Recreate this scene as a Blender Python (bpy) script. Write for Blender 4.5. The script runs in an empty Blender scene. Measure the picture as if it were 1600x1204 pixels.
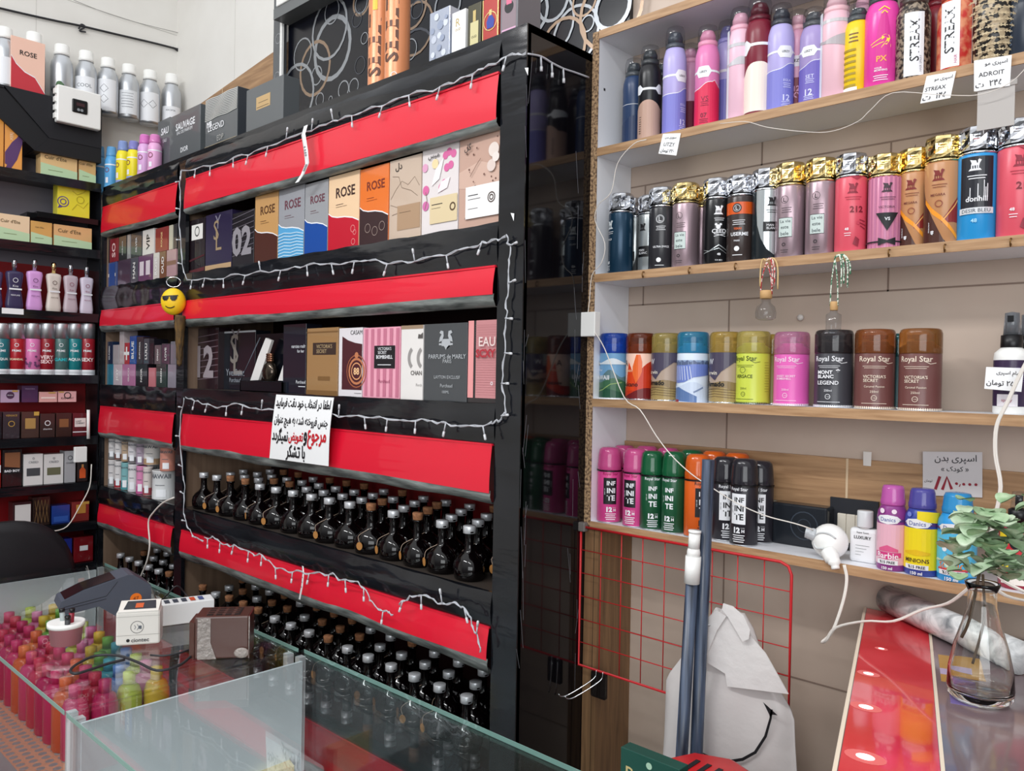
import bpy, bmesh, math, random
from math import sin, cos, pi, radians
from mathutils import Vector, Matrix
R = random.Random(7)
SC = bpy.context.scene
COL = SC.collection

# ------------------------------------------------------------ camera, world, lights, exposure
YAW, PIT, ROL, FPX = radians(-43.1447), radians(0.5821), radians(1.0102), 1260.5
CAM = Vector((0, 0, 1.6))
fw = Vector((sin(YAW)*cos(PIT), cos(YAW)*cos(PIT), -sin(PIT)))
_r = Vector((cos(YAW), -sin(YAW), 0)); _u = _r.cross(fw)
rt = cos(ROL)*_r + sin(ROL)*_u; up = -sin(ROL)*_r + cos(ROL)*_u
cam = bpy.data.cameras.new('camera'); camo = bpy.data.objects.new('camera', cam); COL.objects.link(camo)
cam.sensor_width = 36; cam.lens = 36*FPX/1600; cam.clip_start = 0.02
M4 = Matrix((rt, up, -fw)).transposed().to_4x4(); M4.translation = CAM
camo.matrix_world = M4
SC.camera = camo

SC.view_settings.view_transform = 'Standard'; SC.view_settings.look = 'None'
SC.view_settings.gamma = 1; SC.view_settings.use_curve_mapping = False
SC.view_settings.exposure = 0.08

w = bpy.data.worlds.new('World'); SC.world = w; w.use_nodes = True
nt = w.node_tree; bg = nt.nodes['Background']
tc = nt.nodes.new('ShaderNodeTexCoord'); sx = nt.nodes.new('ShaderNodeSeparateXYZ'); mr = nt.nodes.new('ShaderNodeMapRange')
cr = nt.nodes.new('ShaderNodeValToRGB')
mr.inputs['From Min'].default_value = -1; mr.inputs['From Max'].default_value = 1
nt.links.new(tc.outputs['Generated'], sx.inputs[0]); nt.links.new(sx.outputs['Z'], mr.inputs['Value'])
nt.links.new(mr.outputs['Result'], cr.inputs[0]); nt.links.new(cr.outputs['Color'], bg.inputs['Color'])
e = cr.color_ramp.elements; e[0].position = 0.30; e[0].color = (.10, .10, .105, 1); e[1].position = 0.95; e[1].color = (1.5, 1.52, 1.55, 1)
q = cr.color_ramp.elements.new(0.52); q.color = (.42, .425, .44, 1)
q = cr.color_ramp.elements.new(0.70); q.color = (.95, .97, 1.0, 1)
bg.inputs['Strength'].default_value = 0.75

def area(name, loc, target, sx_, sy_, power, col=(1, 1, 1)):
    l = bpy.data.lights.new(name, 'AREA'); l.shape = 'RECTANGLE'; l.size = sx_; l.size_y = sy_; l.energy = power; l.color = col
    o = bpy.data.objects.new(name, l); COL.objects.link(o); o.location = loc
    o.rotation_euler = (Vector(target)-Vector(loc)).to_track_quat('-Z', 'Y').to_euler()
    return o
area('shop_window_daylight', (1.6, -2.6, 2.2), (-1.2, 1.2, 1.5), 3.0, 2.0, 80, (.95, .98, 1))
area('ceiling_tube', (-2.0, -0.6, 3.3), (-2.0, 0.9, 1.9), 1.2, .12, 22, (1, 1, 1))
area('ceiling_tube', (-0.4, -0.4, 3.3), (-0.4, 0.9, 1.5), 1.2, .12, 14, (1, 1, 1))

def P(px, py, x=None, y=None, z=None):
    d = fw + rt*(px-800)/FPX + up*(602-py)/FPX
    t = (x-CAM.x)/d.x if x is not None else (y-CAM.y)/d.y if y is not None else (z-CAM.z)/d.z
    return CAM + d*t

# ------------------------------------------------------------ materials
def lin(h):
    h = h.lstrip('#'); o = []
    for i in (0, 2, 4):
        c = int(h[i:i+2], 16)/255; o.append(c/12.92 if c <= .04045 else ((c+.055)/1.055)**2.4)
    return (*o, 1)
_M = {}
def mat(h, rough=.45, metal=0.0, trans=0.0, key='', ior=1.45, coat=0.0, bump=0.0, bscale=40, emit=0, alpha=1, spec=None):
    k = (h, rough, metal, trans, key, ior, coat, bump, bscale, emit, alpha)
    if k in _M: return _M[k]
    m = bpy.data.materials.new('mat_' + (key or h.strip('#'))); m.use_nodes = True
    n = m.node_tree.nodes; b = n['Principled BSDF']
    b.inputs['Base Color'].default_value = lin(h); b.inputs['Roughness'].default_value = rough
    b.inputs['Metallic'].default_value = metal; b.inputs['Transmission Weight'].default_value = trans
    b.inputs['IOR'].default_value = ior; b.inputs['Coat Weight'].default_value = coat; b.inputs['Alpha'].default_value = alpha
    if emit: b.inputs['Emission Color'].default_value = lin(h); b.inputs['Emission Strength'].default_value = emit
    if bump:
        t = n.new('ShaderNodeTexCoord'); no = n.new('ShaderNodeTexNoise'); bp = n.new('ShaderNodeBump')
        no.inputs['Scale'].default_value = bscale; no.inputs['Detail'].default_value = 3
        bp.inputs['Strength'].default_value = bump; bp.inputs['Distance'].default_value = .01
        m.node_tree.links.new(t.outputs['Object'], no.inputs['Vector']); m.node_tree.links.new(no.outputs['Fac'], bp.inputs['Height'])
        m.node_tree.links.new(bp.outputs['Normal'], b.inputs['Normal'])
    _M[k] = m; return m
def noisy(name, c1, c2, scale=(1, 1, 1), rough=.5, nscale=8, detail=4, bump=0, lo=.35, hi=.65, metal=0, coat=0, dist=0):
    if name in _M: return _M[name]
    m = bpy.data.materials.new(name); m.use_nodes = True
    n = m.node_tree.nodes; L = m.node_tree.links; b = n['Principled BSDF']
    t = n.new('ShaderNodeTexCoord'); mp = n.new('ShaderNodeMapping'); no = n.new('ShaderNodeTexNoise'); r = n.new('ShaderNodeValToRGB')
    mp.inputs['Scale'].default_value = scale; no.inputs['Scale'].default_value = nscale; no.inputs['Detail'].default_value = detail
    no.inputs['Distortion'].default_value = dist
    r.color_ramp.elements[0].color = lin(c1); r.color_ramp.elements[1].color = lin(c2)
    r.color_ramp.elements[0].position = lo; r.color_ramp.elements[1].position = hi
    L.new(t.outputs['Object'], mp.inputs[0]); L.new(mp.outputs[0], no.inputs[0]); L.new(no.outputs['Fac'], r.inputs[0]); L.new(r.outputs[0], b.inputs['Base Color'])
    b.inputs['Roughness'].default_value = rough; b.inputs['Metallic'].default_value = metal; b.inputs['Coat Weight'].default_value = coat
    if bump:
        bp = n.new('ShaderNodeBump'); bp.inputs['Strength'].default_value = bump; bp.inputs['Distance'].default_value = .01
        L.new(no.outputs['Fac'], bp.inputs['Height']); L.new(bp.outputs[0], b.inputs['Normal'])
    _M[name] = m; return m

FILM = noisy('black_film', '#0d0e12', '#191b20', (1, 1, 4), .13, 5, 3, .22)
FILMSIDE = noisy('black_gloss_panel', '#08070a', '#0d0c10', (1, 1, 1), .07, 3, 2, .03)
FILMG = noisy('wrinkled_grey_film', '#4a4f4e', '#8b918e', (1, 1, 6), .25, 9, 4, .5)  # greys lightened to carry the light reflected off the film lips
RED = mat('#dc1230', .38, coat=.35, key='red_panel')
DRED = mat('#7a0d12', .35, key='dark_red_back')
LAM = noisy('brown_laminate', '#77604f', '#8b7461', (14, 14, 1), .45, 3, 3)
WHITE = mat('#e9ebf0', .45, key='white_laminate')
BIRCH = noisy('wood_edge', '#a07b57', '#bd9872', (2, 2, 30), .55, 6, 4)
PBOARD = noisy('particle_board', '#5b4433', '#b99873', (1, 1, 1), .8, 190, 5, .3, .38, .6)
BEIGE = noisy('beige_panel', '#b9a596', '#c6b4a5', (1, 1, 1), .5, 5, 5, 0, .3, .7)
SEAM = mat('#8a776b', .8, key='seam')
WWALL = noisy('white_wall', '#dddad4', '#e9e7e2', (1, 1, 1), .55, 2.2, 5)
OAK = noisy('oak_strip', '#8d6a4a', '#b8926b', (1.2, 1, 16), .5, 4, 6, 0, .3, .7, dist=1.2)
OAKV = noisy('oak_post', '#6d5138', '#94714f', (16, 16, 1.0), .5, 4, 6, 0, .3, .7, dist=1.0)
def thin(key, tint, ior=1.5, rough=0.0):
    # thin clear sheet: Fresnel reflection over tinted see-through
    m = bpy.data.materials.new('mat_'+key); m.use_nodes = True; n = m.node_tree.nodes; L = m.node_tree.links; n.clear()
    o = n.new('ShaderNodeOutputMaterial'); mx = n.new('ShaderNodeMixShader'); t = n.new('ShaderNodeBsdfTransparent'); g = n.new('ShaderNodeBsdfGlossy'); f = n.new('ShaderNodeFresnel')
    t.inputs[0].default_value = lin(tint); g.inputs['Roughness'].default_value = rough; f.inputs[0].default_value = ior
    ge = n.new('ShaderNodeNewGeometry'); mr_ = n.new('ShaderNodeMapRange'); mr_.inputs['To Min'].default_value = ior; mr_.inputs['To Max'].default_value = 1/ior
    L.new(ge.outputs['Backfacing'], mr_.inputs['Value']); L.new(mr_.outputs['Result'], f.inputs[0])
    L.new(f.outputs[0], mx.inputs[0]); L.new(t.outputs[0], mx.inputs[1]); L.new(g.outputs[0], mx.inputs[2]); L.new(mx.outputs[0], o.inputs[0]); return m
GLASS = thin('counter_glass', '#fafdfd', 1.6)
GEDGE = mat('#9cc4ba', .2, trans=.3, key='glass_edge')
BLK = mat('#0c0c0f', .35, key='black_plastic'); GBLK = mat('#08080a', .12, key='gloss_black')
WPL = mat('#f1f1ee', .3, key='white_plastic'); WPAP = mat('#f2f3f4', .6, key='white_paper')
SILV = mat('#dfe1e6', .1, 1.0, key='chrome'); GOLD = mat('#ecd394', .16, 1.0, key='gold')
ALU = mat('#c4c7cb', .38, .85, key='aluminium'); CORK = noisy('cork', '#7c5034', '#a8734d', (1, 1, 1), .8, 120, 3)
CLEAR = thin('clear_plastic', '#f0f2f4', 1.5, .05)
INK = mat('#17161a', .5, key='ink'); WINK = mat('#eceef2', .45, key='white_ink')

# ------------------------------------------------------------ mesh builder
class MB:
    def __init__(s): s.v = []; s.f = []; s.mi = []; s.m = []; s.sm = []
    def mid(s, m):
        if m not in s.m: s.m.append(m)
        return s.m.index(m)
    def add(s, vs, fs, m, smooth=False):
        o = len(s.v); s.v += [tuple(v) for v in vs]; k = s.mid(m)
        for f in fs: s.f.append([o+i for i in f]); s.mi.append(k); s.sm.append(smooth)
        return s
    def box(s, x0, y0, z0, x1, y1, z1, m):
        if x1 < x0: x0, x1 = x1, x0
        if y1 < y0: y0, y1 = y1, y0
        if z1 < z0: z0, z1 = z1, z0
        v = [(x, y, z) for z in (z0, z1) for y in (y0, y1) for x in (x0, x1)]
        return s.add(v, [(0, 2, 3, 1), (4, 5, 7, 6), (0, 1, 5, 4), (2, 6, 7, 3), (0, 4, 6, 2), (1, 3, 7, 5)], m)
    def rbox(s, x0, y0, z0, x1, y1, z1, m, b=.004, ax='z'):
        # box with rounded vertical (ax) edges and softened ends
        cx, cy, cz = (x0+x1)/2, (y0+y1)/2, (z0+z1)/2; hx, hy, hz = abs(x1-x0)/2, abs(y1-y0)/2, abs(z1-z0)/2
        if ax == 'y': hx, hy, hz = hx, hz, hy
        if ax == 'x': hx, hy, hz = hz, hy, hx
        prof = [(-hz, b*.7), (-hz+b*.3, b*.2), (-hz+b, 0), (hz-b, 0), (hz-b*.3, b*.2), (hz, b*.7)]
        rows = []
        for (z, ins) in prof:
            ring = []
            for (qx, qy, a0) in ((1, 1, 0), (-1, 1, 90), (-1, -1, 180), (1, -1, 270)):
                for k in range(4):
                    a = radians(a0+30*k); ring.append((qx*(hx-b)+cos(a)*(b-ins), qy*(hy-b)+sin(a)*(b-ins), z))
            rows.append(ring)
        V = []; F = []; n = 16
        for ring in rows:
            for (a, c, z) in ring:
                p = (a, c, z) if ax == 'z' else (a, -z, c) if ax == 'y' else (z, c, -a)
                V.append((cx+p[0], cy+p[1], cz+p[2]))
        for i in range(len(rows)-1):
            for j in range(n): F.append((i*n+j, i*n+(j+1) % n, (i+1)*n+(j+1) % n, (i+1)*n+j))
        F.append(tuple(reversed(range(n)))); F.append(tuple((len(rows)-1)*n+j for j in range(n)))
        return s.add(V, F, m, False)
    def lathe(s, prof, m, cx=0, cy=0, seg=24, sx=1, sy=1, smooth=True, power=None):
        V = []; F = []; n = seg
        for (r, z) in prof:
            for j in range(n):
                a = 2*pi*j/n; c, d = cos(a), sin(a)
                if power:
                    k = (abs(c)**power+abs(d)**power)**(-1/power); c, d = c*k, d*k
                V.append((cx+r*sx*c, cy+r*sy*d, z))
        for i in range(len(prof)-1):
            for j in range(n): F.append((i*n+j, i*n+(j+1) % n, (i+1)*n+(j+1) % n, (i+1)*n+j))
        if prof[0][0] > 1e-5: F.append(tuple(reversed(range(n))))
        if prof[-1][0] > 1e-5: F.append(tuple((len(prof)-1)*n+j for j in range(n)))
        return s.add(V, F, m, smooth)
    def tube(s, pts, r, m, seg=8, smoothpath=True, n=4):
        pts = [Vector(p) for p in pts]
        if smoothpath and len(pts) > 2:
            o = []; Q = [pts[0]*2-pts[1]]+pts+[pts[-1]*2-pts[-2]]
            for i in range(1, len(Q)-2):
                for k in range(n):
                    t = k/n; a, b, c, d = Q[i-1], Q[i], Q[i+1], Q[i+2]
                    o.append(.5*((2*b)+(c-a)*t+(2*a-5*b+4*c-d)*t*t+(3*b-a-3*c+d)*t**3))
            o.append(pts[-1]); pts = o
        V = []; F = []; nrm = None
        for i, p in enumerate(pts):
            d = (pts[min(i+1, len(pts)-1)]-pts[max(i-1, 0)])
            if d.length < 1e-9: d = Vector((0, 0, 1))
            d.normalize()
            if nrm is None: nrm = d.orthogonal().normalized()
            nrm = (nrm-d*nrm.dot(d))
            if nrm.length < 1e-6: nrm = d.orthogonal()
            nrm.normalize(); b = d.cross(nrm)
            rr = r[i*len(r)//len(pts)] if isinstance(r, (list, tuple)) else r
            for j in range(seg):
                a = 2*pi*j/seg; V.append(p+(nrm*cos(a)+b*sin(a))*rr)
        for i in range(len(pts)-1):
            for j in range(seg): F.append((i*seg+j, i*seg+(j+1) % seg, (i+1)*seg+(j+1) % seg, (i+1)*seg+j))
        F.append(tuple(reversed(range(seg)))); F.append(tuple((len(pts)-1)*seg+j for j in range(seg)))
        return s.add(V, F, m, True)
    def prism(s, poly, m, axis='y', a=0, b=.01):
        # poly (u,v) extruded: axis y -> (u,t,v); axis x -> (t,u,v); axis z -> (u,v,t)
        n = len(poly); V = []
        for t in (a, b):
            for (u, v) in poly: V.append((u, t, v) if axis == 'y' else (t, u, v) if axis == 'x' else (u, v, t))
        F = [tuple(range(n)), tuple(reversed(range(n, 2*n)))]+[(j, n+j, n+(j+1) % n, (j+1) % n) for j in range(n)]
        return s.add(V, F, m)
    def sph(s, c, rx, ry, rz, m, seg=16, rings=10):
        V = []; F = []
        for i in range(rings+1):
            t = pi*i/rings
            for j in range(seg):
                a = 2*pi*j/seg; V.append((c[0]+rx*sin(t)*cos(a), c[1]+ry*sin(t)*sin(a), c[2]-rz*cos(t)))
        for i in range(rings):
            for j in range(seg): F.append((i*seg+j, i*seg+(j+1) % seg, (i+1)*seg+(j+1) % seg, (i+1)*seg+j))
        return s.add(V, F, m, True)
    def build(s, name, parent=None, loc=None, rz=0):
        me = bpy.data.meshes.new(name); me.from_pydata(s.v, [], s.f)
        for m in s.m: me.materials.append(m)
        me.polygons.foreach_set('material_index', s.mi); me.polygons.foreach_set('use_smooth', s.sm)
        me.validate()
        if len(me.polygons) < 6000:
            bm = bmesh.new(); bm.from_mesh(me); bmesh.ops.recalc_face_normals(bm, faces=bm.faces); bm.to_mesh(me); bm.free()
        me.update()
        o = bpy.data.objects.new(name, me); COL.objects.link(o)
        if parent: o.parent = parent
        if loc is not None: o.location = loc
        o.rotation_euler.z = rz
        return o

def tag(o, label, cat, group=None):
    o['label'] = label; o['category'] = cat
    if group: o['group'] = group
    return o
def thing(name, label, cat, loc=(0, 0, 0), rz=0, group=None):
    o = bpy.data.objects.new(name, None); o.empty_display_size = .02; COL.objects.link(o)
    o.location = loc; o.rotation_euler.z = rz
    return tag(o, label, cat, group)
def struct(name, mb):
    o = mb.build(name); o['kind'] = 'structure'; return o
def dup(root, loc, rz=None, label=None, group=None):
    r = root.copy(); COL.objects.link(r); r.location = loc
    if rz is not None: r.rotation_euler.z = rz
    if label: r['label'] = label
    if group: r['group'] = group
    for ch in list(root.children):
        c = ch.copy(); COL.objects.link(c); c.parent = r
        for g in ch.children:
            d = g.copy(); COL.objects.link(d); d.parent = c
    return r

# ------------------------------------------------------------ text and printing
_T = {}
_tc = bpy.data.curves.new('lettering', 'FONT'); _tc.resolution_u = 2
_to = bpy.data.objects.new('lettering', _tc); COL.objects.link(_to)
def glyphs(s, bold=0, shear=0):
    k = (s, bold, shear)
    if k in _T: return _T[k]
    _tc.body = s; _tc.offset = bold; _tc.shear = shear; _tc.align_x = 'LEFT'; _tc.space_line = .9
    bpy.context.view_layer.update()
    me = bpy.data.meshes.new_from_object(_to.evaluated_get(bpy.context.evaluated_depsgraph_get()))
    vs = [(v.co.x, v.co.y) for v in me.vertices]; fs = [tuple(p.vertices) for p in me.polygons]
    bpy.data.meshes.remove(me)
    if not vs: vs = [(0, 0), (1, 0), (0, 1)]; fs = []
    x0 = min(v[0] for v in vs); x1 = max(v[0] for v in vs); y0 = min(v[1] for v in vs); y1 = max(v[1] for v in vs)
    vs = [(x-(x0+x1)/2, y-(y0+y1)/2) for x, y in vs]
    _T[k] = (vs, fs, x1-x0, y1-y0); return _T[k]
_F = dict(zip('ابپتجچحخدرزسشصضطعفقکگلمنوهی',
  [(0xFE8D,2),(0xFE8F,4),(0xFB56,4),(0xFE95,4),(0xFE9D,4),(0xFB7A,4),(0xFEA1,4),(0xFEA5,4),(0xFEA9,2),(0xFEAD,2),(0xFEAF,2),(0xFEB1,4),(0xFEB5,4),(0xFEB9,4),(0xFEBD,4),(0xFEC1,4),(0xFEC9,4),(0xFED1,4),(0xFED5,4),(0xFB8E,4),(0xFB92,4),(0xFEDD,4),(0xFEE1,4),(0xFEE5,4),(0xFEED,2),(0xFEE9,4),(0xFBFC,4)]))
def fa(s):
    o = ''
    for i, c in enumerate(s):
        if c not in _F: o += c; continue
        b, n = _F[c]
        pj = i > 0 and s[i-1] in _F and _F[s[i-1]][1] == 4
        nj = i < len(s)-1 and s[i+1] in _F and n == 4
        o += chr(b + (3 if pj and nj else 2 if nj else 1)) if (pj or nj) else c
    return o[::-1]

# A printed layout is a list of:
# ('r',u0,v0,u1,v1,mat)  ('t',text,u,v,width,mat[,bold[,angle]])  ('o',u,v,radius,thick,mat) ring  ('d',u,v,radius,mat) disc
# ('b',[(u,lo,hi)...],mat) band  ('p',[(u,v)...],mat) small polygon  ('l',[(u,v)..],thick,mat) line
def draw(mb, items, W, H, M, off=.0003):
    lay = 1; t0, t1 = M(0, 0, 0), M(.5, 0, 0); flat = abs(t0[1]-t1[1]) < 1e-6
    for it in items:
        k = it[0]; lay += 1; o = off*(.6+.4*lay)
        if k == 'r':
            _, u0, v0, u1, v1, m = it; n = max(1, int(abs(u1-u0)*12))
            V = []; F = []
            for i in range(n+1):
                u = u0+(u1-u0)*i/n; V += [M(u, v0, o), M(u, v1, o)]
            for i in range(n): F.append((2*i, 2*i+2, 2*i+3, 2*i+1))
            mb.add(V, F, m)
        elif k == 'b':
            V = []; F = []; L = [it[1][0]]
            for q in it[1][1:]:
                p = L[-1]; n = max(1, int(abs(q[0]-p[0])/.07)) if not flat else 1
                for i in range(1, n+1): L.append(tuple(p[j]+(q[j]-p[j])*i/n for j in range(3)))
            for (u, a, b) in L: V += [M(u, a, o), M(u, b, o)]
            for i in range(len(L)-1): F.append((2*i, 2*i+2, 2*i+3, 2*i+1))
            mb.add(V, F, it[2])
        elif k == 't':
            s, u, v, wd, m = it[1:6]; bold = it[6] if len(it) > 6 else 0; ang = it[7] if len(it) > 7 else 0
            per = any(ord(c) > 0x5ff for c in s); vs, fs, tw, th = glyphs(s, 0 if per else bold); sc = wd*W/max(tw, 1e-6)
            if ang: 
                c, d = cos(radians(ang)), sin(radians(ang)); vs = [(x*c-y*d, x*d+y*c) for x, y in vs]; 
            for (bx, by) in (((-1, -.6), (1, .6), (-1, .6), (1, -.6)) if per and bold else ((0, 0),)):
                mb.add([M(u+(x+bx*bold)*sc/W, v+(y+by*bold)*sc/H, o) for x, y in vs], fs, m)
                o += .00004
        elif k in 'od':
            u, v, r = it[1:4]; th = it[4] if k == 'o' else r; m = it[-1]; n = 20; V = []; F = []
            rr = [r, r-th] if k == 'o' else [r, r*.5, 0.0001]
            for j in range(n):
                a = 2*pi*j/n
                for q in rr: V.append(M(u+q*cos(a), v+q*sin(a)*W/H, o))
            L = len(rr)
            for j in range(n):
                for q in range(L-1): F.append((j*L+q, ((j+1) % n)*L+q, ((j+1) % n)*L+q+1, j*L+q+1))
            mb.add(V, F, m)
        elif k == 'p':
            pl = it[1]
            if flat: mb.add([M(u, v, o) for u, v in pl], [tuple(range(len(pl)))], it[2]); continue
            us = sorted(set([round(p[0], 5) for p in pl])); xs = [us[0]]
            for q in us[1:]:
                n = max(1, int((q-xs[-1])/.05)+1); b0 = xs[-1]; xs += [b0+(q-b0)*i/n for i in range(1, n+1)]
            def cross(u):
                c = []
                for i in range(len(pl)):
                    (a0, b0), (a1, b1) = pl[i], pl[(i+1) % len(pl)]
                    if (a0 <= u) != (a1 <= u): c.append(b0+(b1-b0)*(u-a0)/(a1-a0))
                return sorted(c)
            for i in range(len(xs)-1):
                A = cross(xs[i]+1e-6); B = cross(xs[i+1]-1e-6)
                for j in range(0, min(len(A), len(B))-1, 2):
                    mb.add([M(xs[i], A[j], o), M(xs[i+1], B[j], o), M(xs[i+1], B[j+1], o), M(xs[i], A[j+1], o)], [(0, 1, 2, 3)], it[2])
        elif k == 'l':
            pts, th, m = it[1:]; V = []; F = []
            if not flat:
                L = [pts[0]]
                for q in pts[1:]:
                    p = L[-1]; n = max(1, int(abs(q[0]-p[0])/.07)); L += [(p[0]+(q[0]-p[0])*i/n, p[1]+(q[1]-p[1])*i/n) for i in range(1, n+1)]
                pts = L
            for i, (u, v) in enumerate(pts):
                a = pts[max(i-1, 0)]; b = pts[min(i+1, len(pts)-1)]
                dx, dy = (b[0]-a[0])*W, (b[1]-a[1])*H; l = math.hypot(dx, dy) or 1
                nx, ny = -dy/l*th*W/2, dx/l*th*W/2
                V += [M(u+nx/W, v+ny/H, o), M(u-nx/W, v-ny/H, o)]
            for i in range(len(pts)-1): F.append((2*i, 2*i+1, 2*i+3, 2*i+2))
            mb.add(V, F, m)
    return mb
def flatmap(x0, y, z0, W, H):      # faces -Y
    return lambda u, v, o: (x0+u*W, y-o, z0+v*H)
def cylmap(r, z0, H, rot=0):       # u in diameters from the front, faces -Y
    return lambda u, v, o: ((r+o)*sin(2*u+rot), -(r+o)*cos(2*u+rot), z0+v*H)

def carton(label, x0, x1, y, z, h, d, m, items=(), name='perfume_box', cat='box', side=None, rz=0, group=None, top=None):
    """box with its front at y; x0..x1 along the front"""
    W = x1-x0; root = thing(name, label, cat, ((x0+x1)/2, y, z) if not rz else (x0, y, z), rz, group) if items else None
    mb = MB(); b = .0008
    mb.rbox(-W/2, 0, 0, W/2, d, h, m, b)
    if side: mb.box(W/2, .0015, .001, W/2+.0004, d-.0015, h-.001, side)
    if not items:
        return tag(mb.build(name, None, ((x0+x1)/2, y, z), rz), label, cat, group)
    mb.build('carton', root)
    p = MB(); draw(p, items, W, h, flatmap(-W/2, 0, 0, W, h)); p.build('printed_front', root)
    return root
def wallbox(label, p0, p1, z, py_top, m, items=(), X=-3.27, d=.055, h=None, name='perfume_box', cat='box', group=None):
    """box on the left wall unit, front at plane x=X, from pixel column p0 to p1"""
    a = P(p0, 602, x=X).y; b = P(p1, 602, x=X).y; W = b-a-.002
    if h is None: h = P((p0+p1)/2, py_top, x=X).z-z
    root = thing(name, label, cat, (X, (a+b)/2, z), pi/2, group) if items else None
    mb = MB(); mb.rbox(-W/2, 0, 0, W/2, d, h, m, .0008)
    if not items: return tag(mb.build(name, None, (X, (a+b)/2, z), pi/2), label, cat, group)
    mb.build('carton', root); p = MB(); draw(p, items, W, h, flatmap(-W/2, 0, 0, W, h), .0006); p.build('printed_front', root)
    return root
H = lambda c, r=.45: mat(c, r)

# ============================================================ THE SETTING
f = MB(); f.box(-3.5, -3, -.05, 2.5, 1.62, 0, noisy('floor_tiles', '#6d675f', '#8a847b', (1, 1, 1), .35, 3)); struct('floor', f)
f = MB(); f.box(-3.5, 1.515, 0, 2.5, 1.62, 3.35, WWALL)
for x in (-2.9, -2.25): f.box(x, 1.5145, 2.3, x+.002, 1.5165, 3.35, mat('#c9c6c0', .7, key='joint'))
struct('wall_back', f)
f = MB(); f.box(-3.5, -3, 0, -3.4, 1.515, 3.35, WWALL)
for y in (.35, .98): f.box(-3.4005, y, 2.3, -3.3995, y+.002, 3.35, mat('#c9c6c0', .7, key='joint'))
f.box(-3.4005, -3, 3.02, -3.3995, 1.515, 3.022, mat('#b9b6b0', .7, key='joint2'))
struct('wall_left', f)
# beige panelling behind the right-hand shelves with its joints
f = MB(); f.box(-1.07, 1.509, 0, 2.4, 1.515, 3.35, BEIGE)
for z in (2.30, 2.03, 1.765, 1.03, .76): f.box(-1.07, 1.5082, z, 2.4, 1.5095, z+.003, SEAM)
for x, z0, z1 in ((-.50, 1.765, 2.03), (-1.02, 1.765, 2.03), (.02, 1.765, 2.03), (-.81, 1.36, 1.765), (-.2, 1.5, 1.765), (-.745, 2.03, 2.3), (-.81, 1.03, 1.3), (-.42, .76, 1.03), (-.25, 2.03, 2.3)):
    f.box(x, 1.5082, z0, x+.003, 1.5095, z1, SEAM)
struct('trim_1', f)
f = MB(); f.box(-3.38, 1.508, 2.30, -2.49, 1.5145, 2.745, OAK)
f.v = [(x, y, z if z < 2.5 else 2.655+(x+3.38)*.112) for x, y, z in f.v]
for x in (-2.98,): f.box(x, 1.507, 2.3, x+.004, 1.5085, 2.70, mat('#cdb595', .6, key='oak_joint'))
struct('trim_2', f)
f = MB(); f.box(-1.055, 1.500, 1.37, 2.3, 1.5085, 1.462, OAK)
f.box(-.562, 1.4992, 1.37, -.558, 1.5005, 1.462, mat('#cdb595', .6, key='oak_joint'))
struct('trim_3', f)
f = MB(); f.box(-1.0725, 1.384, 0, -1.036, 1.5085, 1.277, OAKV); f.box(-1.048, 1.3833, 0, -1.0465, 1.3845, 1.277, mat('#4d3a28', .7, key='groove'))
struct('trim_4', f)

# ============================================================ RIGHT-HAND OPEN SHELVES
ZS = [2.326, 2.076, 1.807, 1.541, 1.278]      # undersides
T = .016
sh = thing('wall_shelf_unit', 'white open wall shelving with raw wood front edges beside the black display unit', 'shelf', (-.36, 1.38, 1.27))
def loc(mb, root):  # shift mesh into root space
    l = root.location; mb.v = [(x-l.x, y-l.y, z-l.z) for x, y, z in mb.v]; return mb
m = MB(); m.box(-1.073, 1.382, 1.278, -1.057, 1.508, 2.342, WHITE); m.box(-1.0732, 1.380, 1.278, -1.0568, 1.3822, 2.342, PBOARD); m.box(-1.0575, 1.40, 2.221, -1.0562, 1.405, 2.226, INK)
so = loc(m, sh).build('side_panel', sh)
for i, z in enumerate(ZS):
    m = MB(); m.box(-1.057, 1.382, z, .42, 1.508, z+T, WHITE); m.box(-1.057, 1.3795, z-.0005, .42, 1.3822, z+T+.0005, BIRCH)
    b = loc(m, sh).build('shelf_board', sh)
    if i == 2:
        for px, py in ((1006, 424), (1078, 424), (1150, 416), (1390, 395), (1477, 388), (1580, 376)):
            p = P(px, py, y=1.378); h = MB()
            h.tube([(0, .003, .004), (0, -.004, .003), (0, -.006, -.003), (0, -.003, -.008), (0, -.0005, -.004)], .0011, mat('#7a5a34', .3, .9, key='brass_hook'), 6)
            ho = h.build('cup_hook', b, (p.x-sh.location.x, p.y-sh.location.y, z+.008-sh.location.z))

# ============================================================ BLACK DISPLAY UNIT
U = thing('display_unit', 'black film-wrapped display shelving with glossy red bands across its front', 'shelf', (-2.16, 1.172, 0))
def up_(name, mb, lab=None, par=None):
    o = loc(mb, U).build(name, U)
    if lab: o['label'] = lab
    return o
X0, X1, F = -3.255, -1.074, 1.172
m = MB(); m.box(X1-.016, F+.003, .0, X1, 1.506, 2.296, FILMSIDE)
for i in range(34):
    z = R.uniform(.9, 2.2); y = R.choice([1.178, 1.19, 1.34, 1.36])+R.uniform(-.004, .004); l = R.uniform(.02, .12); d = R.uniform(-.012, .012)
    m.add([(X1+.0004, y, z), (X1+.0004, y+.0007, z), (X1+.0004, y+d+.0007, z+l), (X1+.0004, y+d, z+l)], [(0, 1, 2, 3)], mat('#8a8d94', .4, key='scuff'))
up_('side_panel', m, 'mirror-glossy black side panel')
m = MB(); m.box(X0, F+.003, 0, X0+.016, 1.506, 2.296, FILM); up_('side_panel', m)
m = MB(); m.box(-2.585, F+.012, 0, -2.566, 1.505, 2.28, LAM); up_('divider', m, 'brown laminate divider')
m = MB(); m.box(X1-.07, F, .0, X1, F+.012, 2.296, FILM); up_('stile', m)
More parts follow.
